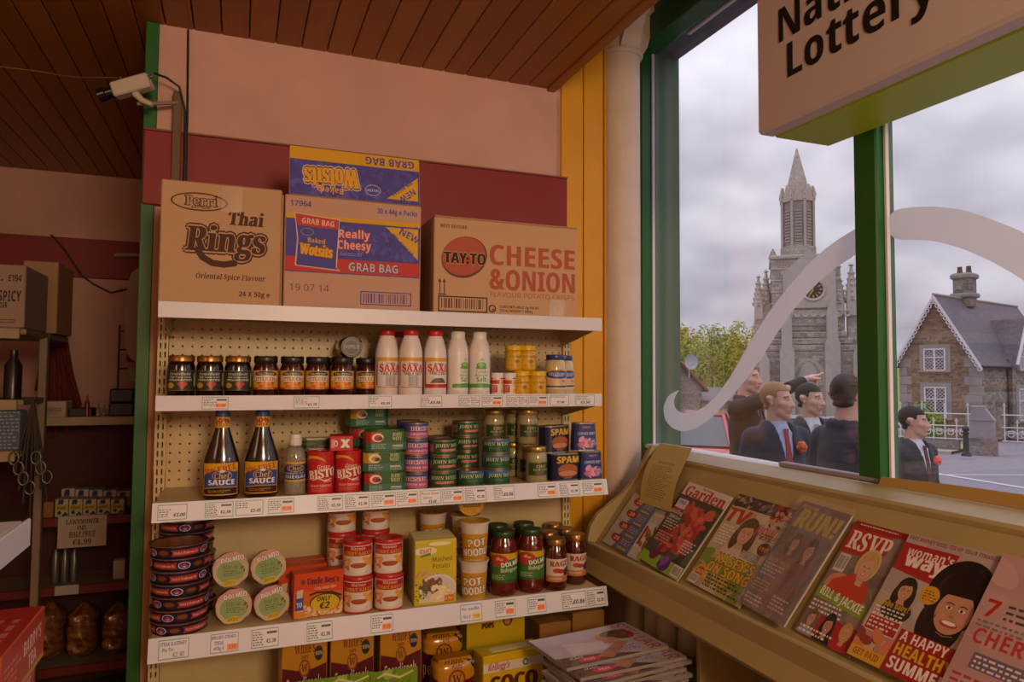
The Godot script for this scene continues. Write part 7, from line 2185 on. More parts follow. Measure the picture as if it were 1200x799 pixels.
	part(cot, "lean_to_roof", MB.new().quad(Vector3(0.8, ev * 0.7, 0.2), Vector3(4.2, ev * 0.7, 0.2), Vector3(4.2, ev * 0.95, -3.0), Vector3(0.8, ev * 0.95, -3.0)).done(), m("cottage_slate"))
	var dp := at(808.5, 424, 39.4)
	var ds := thing("satellite_dish", "pale round satellite dish on the cottage roof edge", "dish", Vector3(dp.x, dp.y, dp.z), atan2(fa.x, fa.z))
	part(ds, "dish", MB.new().lathe([Vector2(0, 0), Vector2(0.2, 0.02), Vector2(0.36, 0.09), Vector2(0.42, 0.14)], 24).done(), m("dish_grey", "b4b0b8", 0.5), Transform3D(Basis(Vector3.RIGHT, PI / 2), Vector3.ZERO))
	part(ds, "arm", MB.new().tube([Vector3(0, -0.25, 0), Vector3(0, -0.1, 0.4)], 0.02, 6).done(), m("dish_grey"))
	part(ds, "mast", MB.new().tube([Vector3(0, -0.9, -0.1), Vector3(0, 0, -0.05)], 0.03, 6).done(), m("dish_grey"))
	# parked cars
	var cp := at(812, 500, 13.5)
	car("red parked car beyond the man pointing", Vector3(cp.x, ground_y(cp.x, cp.z), cp.z), flat_dir(-fw * 0.9 - rt * 0.35), m("car_red", "b4241c", 0.25, {"coat": 0.8}))
	cp = at(950, 495, 17.5)
	car("silver parked car behind the waiting men", Vector3(cp.x, ground_y(cp.x, cp.z), cp.z), flat_dir(rt), m("car_silver", "a8a8ac", 0.3, {"coat": 0.6}))
	cp = at(778, 470, 22)
	car("yellow parked car far down the street", Vector3(cp.x, ground_y(cp.x, cp.z), cp.z), flat_dir(-fw), m("car_yellow", "c8a020", 0.3, {"coat": 0.6}))


# ---------------------------------------------------------------- church
func gothic(w: float, h: float, rise: float, n := 8) -> PackedVector2Array:   # pointed arch outline, base at 0
	var p := PackedVector2Array([Vector2(-w, 0), Vector2(w, 0)])
	for k in n + 1:
		var a := float(k) / n
		p.append(Vector2(w * cos(a * PI / 2) if k < n else 0.0, h + rise * sin(a * PI / 2)))
	for k in range(n - 1, -1, -1):
		var a := float(k) / n
		p.append(Vector2(-w * cos(a * PI / 2), h + rise * sin(a * PI / 2)))
	return p


func pinnacle(t: Node3D, stone: Material, x: float, z: float, y0: float, w: float, h: float) -> void:
	var mb := MB.new()
	mb.at(x, y0, z)
	mb.box(Vector3(0, h * 0.15, 0), Vector3(w, h * 0.3, w), w * 0.06)
	mb.lathe([Vector2(w * 0.72, h * 0.3), Vector2(w * 0.12, h * 0.92), Vector2(w * 0.3, h * 0.95), Vector2(0, h)], 4)
	for k in 5:   # crockets
		var f := 0.36 + k * 0.11
		var r := lerpf(w * 0.72, w * 0.12, (f - 0.3) / 0.62)
		for c in 4:
			var a := PI / 2 * c
			mb.box(Vector3(sin(a) * r, h * f, cos(a) * r), Vector3.ONE * w * 0.26, w * 0.05)
	part(t, "pinnacle", mb.done(), stone)


func make_church() -> void:
	var D := 60.0
	var k := D / FOCAL
	var c := at(947, 440, D)
	var gy := ground_y(c.x, c.z)
	var fa := flat_dir(EYE - c + rt * 4.0)
	var t := thing("church_tower", "grey stone church tower with spire, louvred lantern and black clock", "church", Vector3(c.x, gy, c.z), atan2(fa.x, fa.z))
	var Y := func(py: float) -> float: return at(947, py, D).y - gy
	var st := stone_tex(512, 512, "9a9088", ["b8aea2", "c0b6a8", "aca296", "c6bcae", "a49a8e"], 22, 91)
	var stone := m("church_stone", "ffffff", 0.95, {"tex": st, "tri": 0.16, "world": false})
	var trim := m("church_trim", "c2b8ac", 0.95, {"mott": 1, "tri": 0.4, "world": false})
	var dark := m("louvre_boards", "9a9186", 0.9)
	var X := func(px: float) -> float: return (px - 947.0) * k
	# stages: px left, px right, py bottom, py top
	var base_y := 0.0
	var body := MB.new()
	body.box(Vector3((X.call(899) + X.call(1000)) / 2, Y.call(412) / 2, -3.6), Vector3(X.call(1000) - X.call(899), Y.call(412), 7.2), 0.1)
	part(t, "lower_stage", body.done(), stone)
	# weathered offsets between stages (steps)
	var steps := [[899, 1000, 412, 404], [903, 996, 404, 396], [908, 990, 396, 388], [911, 987, 388, 380]]
	for q in steps:
		var w: float = X.call(q[1]) - X.call(q[0])
		part(t, "weathering", MB.new().box(Vector3((X.call(q[0]) + X.call(q[1])) / 2, (Y.call(q[2]) + Y.call(q[3])) / 2, -3.6), Vector3(w, Y.call(q[3]) - Y.call(q[2]), 7.2 - (412 - q[2]) * 0.05), 0.12).done(), stone)
	part(t, "carved_band", MB.new().box(Vector3(0.0, (Y.call(372) + Y.call(362)) / 2, -3.6), Vector3(X.call(986) - X.call(910), Y.call(362) - Y.call(372), 6.4), 0.05).done(), trim)
	for e in 9:
		part(t, "quatrefoil", MB.new().lathe([Vector2(0.12, 0), Vector2(0.2, 0.05), Vector2(0.29, 0.08), Vector2(0.34, 0.0)], 12).done(), trim, Transform3D(Basis(Vector3.RIGHT, PI / 2), Vector3(X.call(918) + e * 0.66, (Y.call(372) + Y.call(362)) / 2, -0.4)))
	part(t, "upper_stage", MB.new().box(Vector3((X.call(908) + X.call(984)) / 2, (Y.call(382) + Y.call(300)) / 2, -3.6), Vector3(X.call(984) - X.call(908), Y.call(300) - Y.call(382), 6.2), 0.1).done(), stone)
	part(t, "parapet", MB.new().box(Vector3((X.call(906) + X.call(986)) / 2, Y.call(298), -3.6), Vector3(X.call(986) - X.call(906), 0.35, 6.5), 0.08).done(), trim)
	for e in 5:
		part(t, "string_course", MB.new().box(Vector3((X.call(907) + X.call(985)) / 2, Y.call(312 + e * 14.0), -3.6), Vector3(X.call(985) - X.call(907), 0.12, 6.32), 0.03).done(), trim)
	# gabled clock stage on the front
	part(t, "clock_gable", MB.new().slab(PackedVector2Array([Vector2(-1.9, Y.call(360)), Vector2(2.3, Y.call(360)), Vector2(2.3, Y.call(318)), Vector2(0.2, Y.call(290)), Vector2(-1.9, Y.call(318))]), -1.2, -0.25).done(), trim)
	var ck := at(951, 336.5, D)
	var cy: float = Y.call(338.5)
	var cx: float = X.call(954)
	var dial := part(t, "clock_surround", MB.new().lathe([Vector2(0.74, 0), Vector2(0.82, 0.12), Vector2(0.98, 0.14), Vector2(1.05, 0)], 32).done(), trim, Transform3D(Basis(Vector3.RIGHT, PI / 2), Vector3(cx, cy, -0.25)))
	var a := art(256, 256, "1a1a20").e(128, 128, 126, 126, "1a1a20")
	for h in 12:
		var an := TAU * h / 12
		a.l([128 + sin(an) * 74, 128 - cos(an) * 74, 128 + sin(an) * 108, 128 - cos(an) * 108], 15, "c8a030")
	part(dial, "clock_face", MB.new().disc(Vector3(0, 0.05, 0), 0.8, 32).done(), paper("print_clock", a.tex()), Transform3D(), "black clock face with gold marks")
	for h in [[0.5, 0.09, 2.6], [0.68, 0.06, 0.6]]:
		part(dial, "clock_hand", MB.new().box(Vector3(0, 0.08, -h[0] / 2), Vector3(h[1], 0.02, h[0])).done(), m("gold_hand", "d0a838", 0.4), rot(Vector3.UP, rad_to_deg(h[2])), "gold hand")
	# buttresses with gabled heads
	for q in [[924, 432, 358, 3.0], [973, 432, 350, 3.0], [899, 470, 408, 3.6], [1000, 470, 400, 3.6]]:
		var bx: float = X.call(q[0])
		var bw := 1.15
		part(t, "buttress", MB.new().slab(PackedVector2Array([Vector2(bx - bw / 2, 0), Vector2(bx + bw / 2, 0), Vector2(bx + bw / 2, Y.call(q[1]) if false else Y.call(q[2] + 52)), Vector2(bx + bw * 0.36, Y.call(q[2] + 48)), Vector2(bx + bw * 0.36, Y.call(q[2] + 16)), Vector2(bx, Y.call(q[2])), Vector2(bx - bw * 0.36, Y.call(q[2] + 16)), Vector2(bx - bw * 0.36, Y.call(q[2] + 48)), Vector2(bx - bw / 2, Y.call(q[2] + 52))]), -0.3, 0.85).done(), trim)
	# doorway
	for q in [[1.5, 0.5, 0.10], [1.15, 0.62, 0.16], [0.8, 0.7, 0.22]]:
		var out := gothic(q[0], Y.call(452), Y.call(420) - Y.call(452) - (1.5 - q[0]) * 0.5)
		part(t, "door_arch", MB.new().slab(out, 0.0, q[2] * 0.9).done(), trim if q[0] != 1.15 else stone)
	part(t, "door_tracery", MB.new().slab(gothic(0.3, Y.call(462), 0.9), 0.2, 0.26).done(), m("tracery", "d0cac8", 0.8))
	# lantern
	var Yb := func(py: float) -> float: return at(947, py, D + 3.4).y - gy
	var ly0: float = Yb.call(302)
	var ly1: float = Yb.call(230)
	var lx: float = X.call(940)
	var lan := MB.new()
	lan.at(lx, 0, -3.3)
	lan.lathe([Vector2(1.6, ly0 - 1.2), Vector2(1.6, ly0 + 0.9), Vector2(1.3, ly0 + 1.0), Vector2(1.3, ly1)], 8, -PI + PI / 8, PI + PI / 8)
	part(t, "lantern", lan.done(), stone)
	for e in 8:
		var an := PI / 4 * e
		var fr := Transform3D(Basis(Vector3.UP, an), Vector3(lx, 0, -3.3))
		var op := part(t, "louvred_opening", MB.new().slab(gothic(0.32, ly1 - ly0 - 2.5, 0.7), 1.16, 1.215).done(), dark, fr * sh(0, ly0 + 1.25, 0))
		for s in 11:
			part(op, "louvre", MB.new().box(Vector3(0, 0.18 + s * 0.27, 1.235), Vector3(0.56, 0.09, 0.14), 0.01).done(), trim)
		part(t, "gablet", MB.new().slab(PackedVector2Array([Vector2(-0.55, ly1 - 0.5), Vector2(0.55, ly1 - 0.5), Vector2(0, ly1 + 1.0)]), 1.12, 1.37).done(), trim, fr)
		var pp := fr * Transform3D(Basis(Vector3.UP, PI / 8), Vector3.ZERO)
		var cp := pp * Vector3(0, 0, 1.42)
		part(t, "shaft", MB.new().tube([cp + Vector3.UP * (ly0 + 0.6), cp + Vector3.UP * (ly1 - 0.2)], 0.13, 6).done(), trim)
		pinnacle(t, trim, cp.x, cp.z, ly1 - 0.4, 0.34, 1.3)
	var sp := MB.new()
	sp.at(lx, 0, -3.3)
	sp.lathe([Vector2(1.22, ly1 - 0.1), Vector2(0.07, Yb.call(171)), Vector2(0, Yb.call(170))], 8, -PI + PI / 8, PI + PI / 8)
	part(t, "spire", sp.done(), stone)
	# corner pinnacles
	for q in [[893, -1.0, 368, 0.7, 4.0], [902, -1.6, 366, 0.75, 4.4], [983, -1.0, 366, 0.75, 3.8], [996, -0.9, 366, 0.8, 4.6], [910, -0.8, 300, 0.5, 1.3]]:
		pinnacle(t, trim, X.call(q[0]), q[1], Y.call(q[2]) - 0.3, q[3], q[4])
	for q in [[893, 470, 366], [902, 470, 364], [983, 470, 364], [996, 470, 364]]:
		part(t, "corner_shaft", MB.new().box(Vector3(X.call(q[0]), Y.call(q[2]) / 2, -1.1), Vector3(0.75, Y.call(q[2]), 0.8), 0.06).done(), stone)
	# nave behind, mostly hidden by the tower
	part(t, "nave_wall", MB.new().box(Vector3(2.5, 3.2, -13), Vector3(8.5, 6.4, 12)).done(), stone)
	part(t, "nave_roof", MB.new().slab(PackedVector2Array([Vector2(-2.2, 6.2), Vector2(7.2, 6.2), Vector2(2.5, 9.5)]), -19.2, -7).done(), m("church_slate", "6a666e", 0.8))
	part(t, "churchyard_wall", MB.new().box(Vector3(-3, 0.9, 9), Vector3(12, 1.8, 0.4), 0.05).done(), stone)


# ---------------------------------------------------------------- stone house across the street
func make_house() -> void:
	var D := 47.0
	var corner := at(1146, 440, D)
	var F := flat_dir(fw)
	var R := flat_dir(rt)
	var an := deg_to_rad(55)
	var rd := (R * sin(an) + F * cos(an))          # along the ridge
	var gd := (-R * cos(an) + F * sin(an))         # along the gable, away from the corner
	var gy := ground_y(corner.x, corner.z)
	# local frame: x runs from the far end of the gable to the corner, z out of the gable
	var X := -gd
	var Z := -rd
	var b := Basis(X, Vector3.UP, Z)
	var t := thing("stone_house", "two storey stone house with white scalloped bargeboards and slate roof", "house")
	t.transform = Transform3D(b, Vector3(corner.x, gy, corner.z))
	var W := 5.1
	var Lh := 14.0
	var ev := at(1146, 418, D).y - gy
	var mid := corner + gd * W / 2
	var dm := (mid - EYE).dot(fw)
	var ap := at(1090, 345, dm).y - gy
	var st := stone_tex(512, 512, "9c8a7c", ["84664e", "927258", "785c48", "9c7c62", "886a54"], 17, 95)
	var wall := m("house_stone", "ffffff", 0.95, {"tex": st, "tri": 0.2, "world": false})
	var st2 := m("house_stone_side", "ffffff", 0.95, {"tex": stone_tex(512, 512, "a49a90", ["7c7268", "8c8278", "6c645c", "988c80"], 20, 97), "tri": 0.2, "world": false})
	var quoin := m("house_quoin", "9a928c", 0.9, {"mott": 1, "tri": 0.5, "world": false})
	var slate := m("house_slate", "ffffff", 0.6, {"tex": stone_tex(256, 256, "55505a", ["5c5762", "66606b", "615b67"], 12, 101), "tri": 0.35, "world": false})
	var white := m("house_white", "dcd6d8", 0.5)
	part(t, "gable_wall", MB.new().slab(PackedVector2Array([Vector2(-W, 0), Vector2(0, 0), Vector2(0, ev), Vector2(-W / 2, ap - 0.15), Vector2(-W, ev)]), -0.4, 0).done(), wall)
	part(t, "side_wall", MB.new().box(Vector3(-0.2, ev / 2, -Lh / 2 - 0.2), Vector3(0.4, ev, Lh - 0.4)).done(), st2)
	part(t, "far_wall", MB.new().box(Vector3(-W + 0.2, ev / 2, -Lh / 2 - 0.2), Vector3(0.4, ev, Lh - 0.4)).done(), st2)
	part(t, "end_wall", MB.new().slab(PackedVector2Array([Vector2(-W, 0), Vector2(0, 0), Vector2(0, ev), Vector2(-W / 2, ap - 0.15), Vector2(-W, ev)]), -Lh, -Lh + 0.4).done(), wall)
	var ov := 0.35
	var dy := (ap - ev) / (W / 2) * ov
	for s in 2:
		var ex := 0.0 + ov if s == 0 else -W - ov
		var q := [Vector3(ex, ev - dy, 0.35), Vector3(ex, ev - dy, -Lh), Vector3(-W / 2, ap, -Lh), Vector3(-W / 2, ap, 0.35)]
		var mb := MB.new()
		if s == 0:
			mb.quad(q[0], q[1], q[2], q[3])
			mb.quad(q[3] + Vector3(0, -0.12, 0), q[2] + Vector3(0, -0.12, 0), q[1] + Vector3(0, -0.12, 0), q[0] + Vector3(0, -0.12, 0))
		else:
			mb.quad(q[1], q[0], q[3], q[2])
			mb.quad(q[2] + Vector3(0, -0.12, 0), q[3] + Vector3(0, -0.12, 0), q[0] + Vector3(0, -0.12, 0), q[1] + Vector3(0, -0.12, 0))
		part(t, "roof_slope", mb.done(), slate)
		# bargeboard with a scalloped lower edge
		var bb := part(t, "bargeboard", MB.new().slab(PackedVector2Array([Vector2(ex, ev - dy), Vector2(-W / 2, ap), Vector2(-W / 2, ap - 0.3), Vector2(ex, ev - dy - 0.3)]), 0.3, 0.4).done(), white)
		var n := 17
		for k in n:
			var p := Vector3(ex, ev - dy - 0.36, 0.35).lerp(Vector3(-W / 2, ap - 0.36, 0.35), (k + 0.5) / n)
			var ring := []
			for w in 11:
				var a2 := TAU * w / 10
				ring.append(p + Vector3(cos(a2) * 0.13, sin(a2) * 0.13, 0))
			part(bb, "scallop", MB.new().tube(ring, 0.045, 5).done(), white)
	part(t, "ridge", MB.new().tube([Vector3(-W / 2, ap + 0.02, 0.35), Vector3(-W / 2, ap + 0.02, -Lh)], 0.1, 6).done(), quoin)
	# quoins at the near corner
	for k in 9:
		var wq := 0.55 if k % 2 else 0.85
		part(t, "quoin", MB.new().box(Vector3(-wq / 2 + 0.02, 0.25 + k * ev / 9.0, -0.17), Vector3(wq, ev / 9.0 - 0.03, 0.4), 0.02).done(), quoin)
		part(t, "quoin", MB.new().box(Vector3(-W + wq / 2 - 0.02, 0.25 + k * ev / 9.0, -0.17), Vector3(wq, ev / 9.0 - 0.03, 0.4), 0.02).done(), quoin)
		part(t, "quoin", MB.new().box(Vector3(-0.17, 0.25 + k * ev / 9.0, -(1.4 - wq) / 2 - 0.02), Vector3(0.4, ev / 9.0 - 0.03, 1.4 - wq), 0.02).done(), quoin)
	# windows: in the gable and in the side wall
	var yv := func(py: float, d: float) -> float: return at(1100, py, d).y - gy
	var lat := func(parent: Node3D, xf: Transform3D, w: float, h: float) -> void:
		var f := part(parent, "window", boxm(Vector3(w + 0.7, h + 0.55, 0.12), 0.03), quoin, xf * sh(0, 0.05, 0.0), "stone window surround")
		part(f, "pane", boxm(Vector3(w, h, 0.05)), m("house_glass", "3a3640", 0.08), sh(0, -0.05, 0.05))
		var mb := MB.new()
		for s in [-1.0, 1.0]:
			mb.box(Vector3(s * w / 2, -0.05, 0.1), Vector3(0.09, h, 0.07))
			mb.box(Vector3(0, s * h / 2 - 0.05, 0.1), Vector3(w + 0.09, 0.09, 0.07))
		mb.box(Vector3(0, -0.05, 0.1), Vector3(0.11, h, 0.07))
		mb.box(Vector3(0, -0.05 + h * 0.12, 0.1), Vector3(w, 0.08, 0.07))
		part(f, "frame", mb.done(), white)
		var lt := MB.new()
		var stp := 0.24
		for s in [-1.0, 1.0]:
			var o := -h
			while o < w + h:
				# diagonal from (o, 0) to (o + s*h, h), clipped to the pane
				var pts := []
				for e in 17:
					var f2 := e / 16.0
					var xx := o + (f2 * h if s > 0 else (1 - f2) * h)
					if xx > 0 and xx < w:
						pts.append(Vector3(xx - w / 2, -h / 2 + f2 * h - 0.05, 0.085))
				if pts.size() > 1:
					lt.tube([pts[0], pts[pts.size() - 1]], 0.018, 4)
				o += stp
		var l := part(f, "lattice", lt.done(), white)
		l.set_meta("kind", "stuff")
		part(f, "sill", boxm(Vector3(w + 0.8, 0.12, 0.3), 0.02), m("sill_stone", "a89068", 0.8), sh(0, -h / 2 - 0.12, 0.08))
	var dg := dm
	lat.call(t, Transform3D(Basis(), Vector3(-W * 0.52, (yv.call(409, dg) + yv.call(434, dg)) / 2, 0.02)), 1.35, yv.call(409, dg) - yv.call(434, dg))
	lat.call(t, Transform3D(Basis(), Vector3(-W * 0.52, (yv.call(454, dg) + yv.call(489, dg)) / 2, 0.02)), 1.35, yv.call(454, dg) - yv.call(489, dg))
	# front gable on the side wall
	var sd := D + 5.0
	var side := Basis(Vector3.UP, PI / 2)
	var zc := -6.6
	var gx := MB.new()
	var ga := at(1190, 375, sd).y - gy
	gx.xf = Transform3D(side, Vector3(0, 0, zc))
	gx.slab(PackedVector2Array([Vector2(-1.7, 0), Vector2(1.7, 0), Vector2(1.7, ev - 0.1), Vector2(0, ga - 0.1), Vector2(-1.7, ev - 0.1)]), -0.3, 0.25)
	part(t, "front_gable", gx.done(), st2)
	for s in [-1.0, 1.0]:
		var mb := MB.new()
		var q := [Vector3(0.65, ev - 0.45, zc + s * 2.0), Vector3(0.65, ga, zc), Vector3(-2.2, ga, zc), Vector3(-0.6, ev - 0.45, zc + s * 2.0)]
		if s > 0:
			mb.quad(q[0], q[1], q[2], q[3])
		else:
			mb.quad(q[3], q[2], q[1], q[0])
		part(t, "gable_roof", mb.done(), slate)
		part(t, "bargeboard", MB.new().tube([Vector3(0.66, ev - 0.5, zc + s * 2.0), Vector3(0.66, ga - 0.05, zc)], 0.13, 4).done(), white)
	lat.call(t, Transform3D(side, Vector3(0.27, (yv.call(409, sd) + yv.call(433, sd)) / 2, zc)), 1.3, yv.call(409, sd) - yv.call(433, sd))
	lat.call(t, Transform3D(side, Vector3(0.27, (yv.call(455, sd) + yv.call(490, sd)) / 2, zc)), 1.9, yv.call(455, sd) - yv.call(490, sd))
	lat.call(t, Transform3D(side, Vector3(0.02, (yv.call(455, sd) + yv.call(488, sd)) / 2, -11.0)), 1.5, 1.9)
	part(t, "downpipe", MB.new().tube([Vector3(0.12, 0, -4.5), Vector3(0.12, ev - 0.1, -4.5)], 0.07, 6).done(), m("cast_iron"))
	part(t, "gutter", MB.new().tube([Vector3(ov, ev - dy - 0.03, 0.2), Vector3(ov, ev - dy - 0.03, -4.6)], 0.07, 6).done(), m("cast_iron"))
	# chimney
	var cz := -4.6
	var cyt := at(1168, 318, D + 4).y - gy
	var ch := part(t, "chimney", MB.new().box(Vector3(-W / 2, (cyt + ap - 0.6) / 2, cz), Vector3(1.15, cyt - ap + 0.6, 1.15), 0.04).done(), st2)
	part(ch, "chimney_band", MB.new().box(Vector3(-W / 2, ap + 0.25, cz), Vector3(1.5, 0.35, 1.5), 0.08).done(), quoin)
	part(ch, "chimney_band", MB.new().box(Vector3(-W / 2, cyt - 0.25, cz), Vector3(1.45, 0.4, 1.45), 0.1).done(), quoin)
	for s in [-1, 1]:
		part(ch, "chimney_pot", MB.new().lathe([Vector2(0.2, 0), Vector2(0.15, 0.5), Vector2(0.18, 0.55), Vector2(0.12, 0.56)], 12).done(), m("pot_clay", "5a4a46", 0.8), sh(-W / 2 + s * 0.3, cyt - 0.05, cz))


# ---------------------------------------------------------------- people: smooth-blended fields meshed as surface nets
class Field:
	var caps := []     # a, b, ra, rb
	var blobs := []    # centre, radii
	var cuts := []     # callables: positive inside the part that is cut away
	var k := 0.03
	var lo := Vector3.ONE * 1e9
	var hi := Vector3.ONE * -1e9

	func cap(a: Vector3, b: Vector3, ra: float, rb: float) -> Field:
		var r := Vector3.ONE * (maxf(ra, rb) + 0.03)
		lo = lo.min(a - r).min(b - r)
		hi = hi.max(a + r).max(b + r)
		caps.append([a, b - a, 1.0 / maxf((b - a).length_squared(), 1e-9), ra, rb - ra])
		return self

	func blob(c: Vector3, r: Vector3) -> Field:
		var q := r + Vector3.ONE * 0.03
		lo = lo.min(c - q)
		hi = hi.max(c + q)
		blobs.append([c, Vector3.ONE / r, minf(r.x, minf(r.y, r.z))])
		return self

	func at(p: Vector3) -> float:
		var d := 1e3
		for c in caps:
			var q: Vector3 = p - c[0]
			var h := clampf(q.dot(c[1]) * c[2], 0.0, 1.0)
			var e: float = (q - c[1] * h).length() - c[3] - c[4] * h
			if absf(d - e) < k:
				var w := 0.5 + 0.5 * (d - e) / k
				d = lerpf(d, e, w) - k * w * (1.0 - w)
			elif e < d:
				d = e
		for b in blobs:
			var s: Vector3 = (p - b[0]) * b[1]
			var l := s.length()
			var e: float = (l - 1.0) * b[2] if l > 0.3 else -b[2] * 0.7
			# closer to a true distance away from thin axes
			var g: float = (s * b[1]).length()
			if g > 1e-6 and l > 0.3:
				e = l * (l - 1.0) / g
			if absf(d - e) < k:
				var w := 0.5 + 0.5 * (d - e) / k
				d = lerpf(d, e, w) - k * w * (1.0 - w)
			elif e < d:
				d = e
		for f in cuts:
			d = maxf(d, f.call(p))
		return d

	func mesh(mb: MB, cell: float, shade = null) -> void:
		var n := Vector3i(((hi - lo) / cell).ceil()) + Vector3i.ONE
		var sx := n.x
		var sxy := n.x * n.y
		var v := PackedFloat32Array()
		v.resize(sxy * n.z)
		v.fill(1.0)
		# coarse blocks first: only look closely where the surface can be
		var B := 4
		var reach := cell * B * 1.05
		for bz in range(0, n.z, B):
			for by in range(0, n.y, B):
				for bx in range(0, n.x, B):
					var mid := lo + Vector3(bx + 1.5, by + 1.5, bz + 1.5) * cell
					var d := at(mid)
					var far := absf(d) > reach + 0.02
					for z in range(bz, mini(bz + B, n.z)):
						for y in range(by, mini(by + B, n.y)):
							for x in range(bx, mini(bx + B, n.x)):
								v[x + y * sx + z * sxy] = d if far else at(lo + Vector3(x, y, z) * cell)
		var ids := {}
		var offs := [0, 1, sx, sx + 1, sxy, sxy + 1, sxy + sx, sxy + sx + 1]
		var cornv := [Vector3(0, 0, 0), Vector3(1, 0, 0), Vector3(0, 1, 0), Vector3(1, 1, 0), Vector3(0, 0, 1), Vector3(1, 0, 1), Vector3(0, 1, 1), Vector3(1, 1, 1)]
		var edges := [[0, 1], [2, 3], [4, 5], [6, 7], [0, 2], [1, 3], [4, 6], [5, 7], [0, 4], [1, 5], [2, 6], [3, 7]]
		for z in n.z - 1:
			for y in n.y - 1:
				for x in n.x - 1:
					var i := x + y * sx + z * sxy
					var mask := 0
					for c in 8:
						if v[i + offs[c]] < 0.0:
							mask |= 1 << c
					if mask == 0 or mask == 255:
						continue
					var p := Vector3.ZERO
					var cnt := 0
					for e in edges:
						var a: float = v[i + offs[e[0]]]
						var b: float = v[i + offs[e[1]]]
						if (a < 0.0) != (b < 0.0):
							p += (cornv[e[0]] as Vector3).lerp(cornv[e[1]], a / (a - b))
							cnt += 1
					p = lo + (Vector3(x, y, z) + p / cnt) * cell
					var h := cell * 0.5
					var nn := Vector3(at(p + Vector3(h, 0, 0)) - at(p - Vector3(h, 0, 0)), at(p + Vector3(0, h, 0)) - at(p - Vector3(0, h, 0)), at(p + Vector3(0, 0, h)) - at(p - Vector3(0, 0, h)))
					if nn.length() < 1e-9:
						nn = Vector3.UP
					if shade != null:
						mb.tint = shade.call(p)
					ids[i] = mb.put(p, nn, Vector2(p.x, p.y))
		for z in range(1, n.z - 1):
			for y in range(1, n.y - 1):
				for x in range(1, n.x - 1):
					var i := x + y * sx + z * sxy
					var s0 := v[i] < 0.0
					for ax in 3:
						var o: int = [1, sx, sxy][ax]
						var s1 := v[i + o] < 0.0
						if s0 == s1:
							continue
						var u: int = [sx, sxy, 1][ax]
						var w: int = [sxy, 1, sx][ax]
						var q := [i - u - w, i - w, i, i - u]
						if not (ids.has(q[0]) and ids.has(q[1]) and ids.has(q[2]) and ids.has(q[3])):
							continue
						if s0:
							mb.tri(ids[q[0]], ids[q[1]], ids[q[2]])
							mb.tri(ids[q[0]], ids[q[2]], ids[q[3]])
						else:
							mb.tri(ids[q[0]], ids[q[2]], ids[q[1]])
							mb.tri(ids[q[0]], ids[q[3]], ids[q[2]])


const SKIN := Color(0.62, 0.36, 0.27)


func head_shade(p: Vector3) -> Color:
	var q := p - Vector3(0, 1.655, 0)
	var c := SKIN
	if q.z > 0.055:
		# lips
		if absf(q.x) < 0.024 and absf(q.y + 0.062) < 0.009 and q.z > 0.07:
			c = Color(0.45, 0.17, 0.15)
		# brows
		if absf(absf(q.x) - 0.033) < 0.017 and absf(q.y - 0.030 - 0.1 * (0.035 - absf(q.x))) < 0.0055:
			c = Color(0.16, 0.08, 0.05)
		# cheeks
		if absf(absf(q.x) - 0.04) < 0.02 and absf(q.y + 0.03) < 0.02:
			c = Color(0.66, 0.33, 0.26)
	return c


func head_field() -> Field:
	var f := Field.new()
	f.k = 0.018
	var o := Vector3(0, 1.655, 0)
	f.blob(o + Vector3(0, 0.038, -0.012), Vector3(0.076, 0.086, 0.096))       # skull
	f.blob(o + Vector3(0, -0.02, 0.028), Vector3(0.064, 0.085, 0.066))        # face
	f.cap(o + Vector3(-0.038, -0.075, 0.035), o + Vector3(0, -0.098, 0.066), 0.022, 0.02)   # jaw
	f.cap(o + Vector3(0.038, -0.075, 0.035), o + Vector3(0, -0.098, 0.066), 0.022, 0.02)
	f.cap(o + Vector3(-0.035, 0.026, 0.078), o + Vector3(0.035, 0.026, 0.078), 0.011, 0.011)   # brow
	f.cap(o + Vector3(0, 0.012, 0.088), o + Vector3(0, -0.03, 0.112), 0.007, 0.012)            # nose
	f.cap(o + Vector3(-0.012, -0.033, 0.096), o + Vector3(0.012, -0.033, 0.096), 0.009, 0.009)
	f.cap(o + Vector3(-0.017, -0.058, 0.086), o + Vector3(0.017, -0.058, 0.086), 0.0085, 0.0085)   # lips
	f.cap(o + Vector3(-0.014, -0.069, 0.085), o + Vector3(0.014, -0.069, 0.085), 0.009, 0.009)
	f.cap(o + Vector3(-0.05, -0.016, 0.052), o + Vector3(-0.03, -0.022, 0.072), 0.017, 0.017)   # cheeks
	f.cap(o + Vector3(0.05, -0.016, 0.052), o + Vector3(0.03, -0.022, 0.072), 0.017, 0.017)
	for s in [-1.0, 1.0]:
		f.cap(o + Vector3(s * 0.077, 0.018, -0.012), o + Vector3(s * 0.084, 0.022, -0.022), 0.012, 0.009)   # ears
		f.cap(o + Vector3(s * 0.076, -0.018, -0.006), o + Vector3(s * 0.084, 0.016, -0.02), 0.008, 0.01)
	f.cap(Vector3(0, 1.46, -0.02), Vector3(0, 1.60, -0.006), 0.062, 0.056)     # neck
	f.cuts.append(func(p: Vector3) -> float:   # eye sockets
		var q := p - o
		var d := Vector2(absf(q.x) - 0.032, q.y - 0.008)
		return 0.012 - Vector3(d.x * 0.75, d.y, q.z - 0.094).length())
	return f


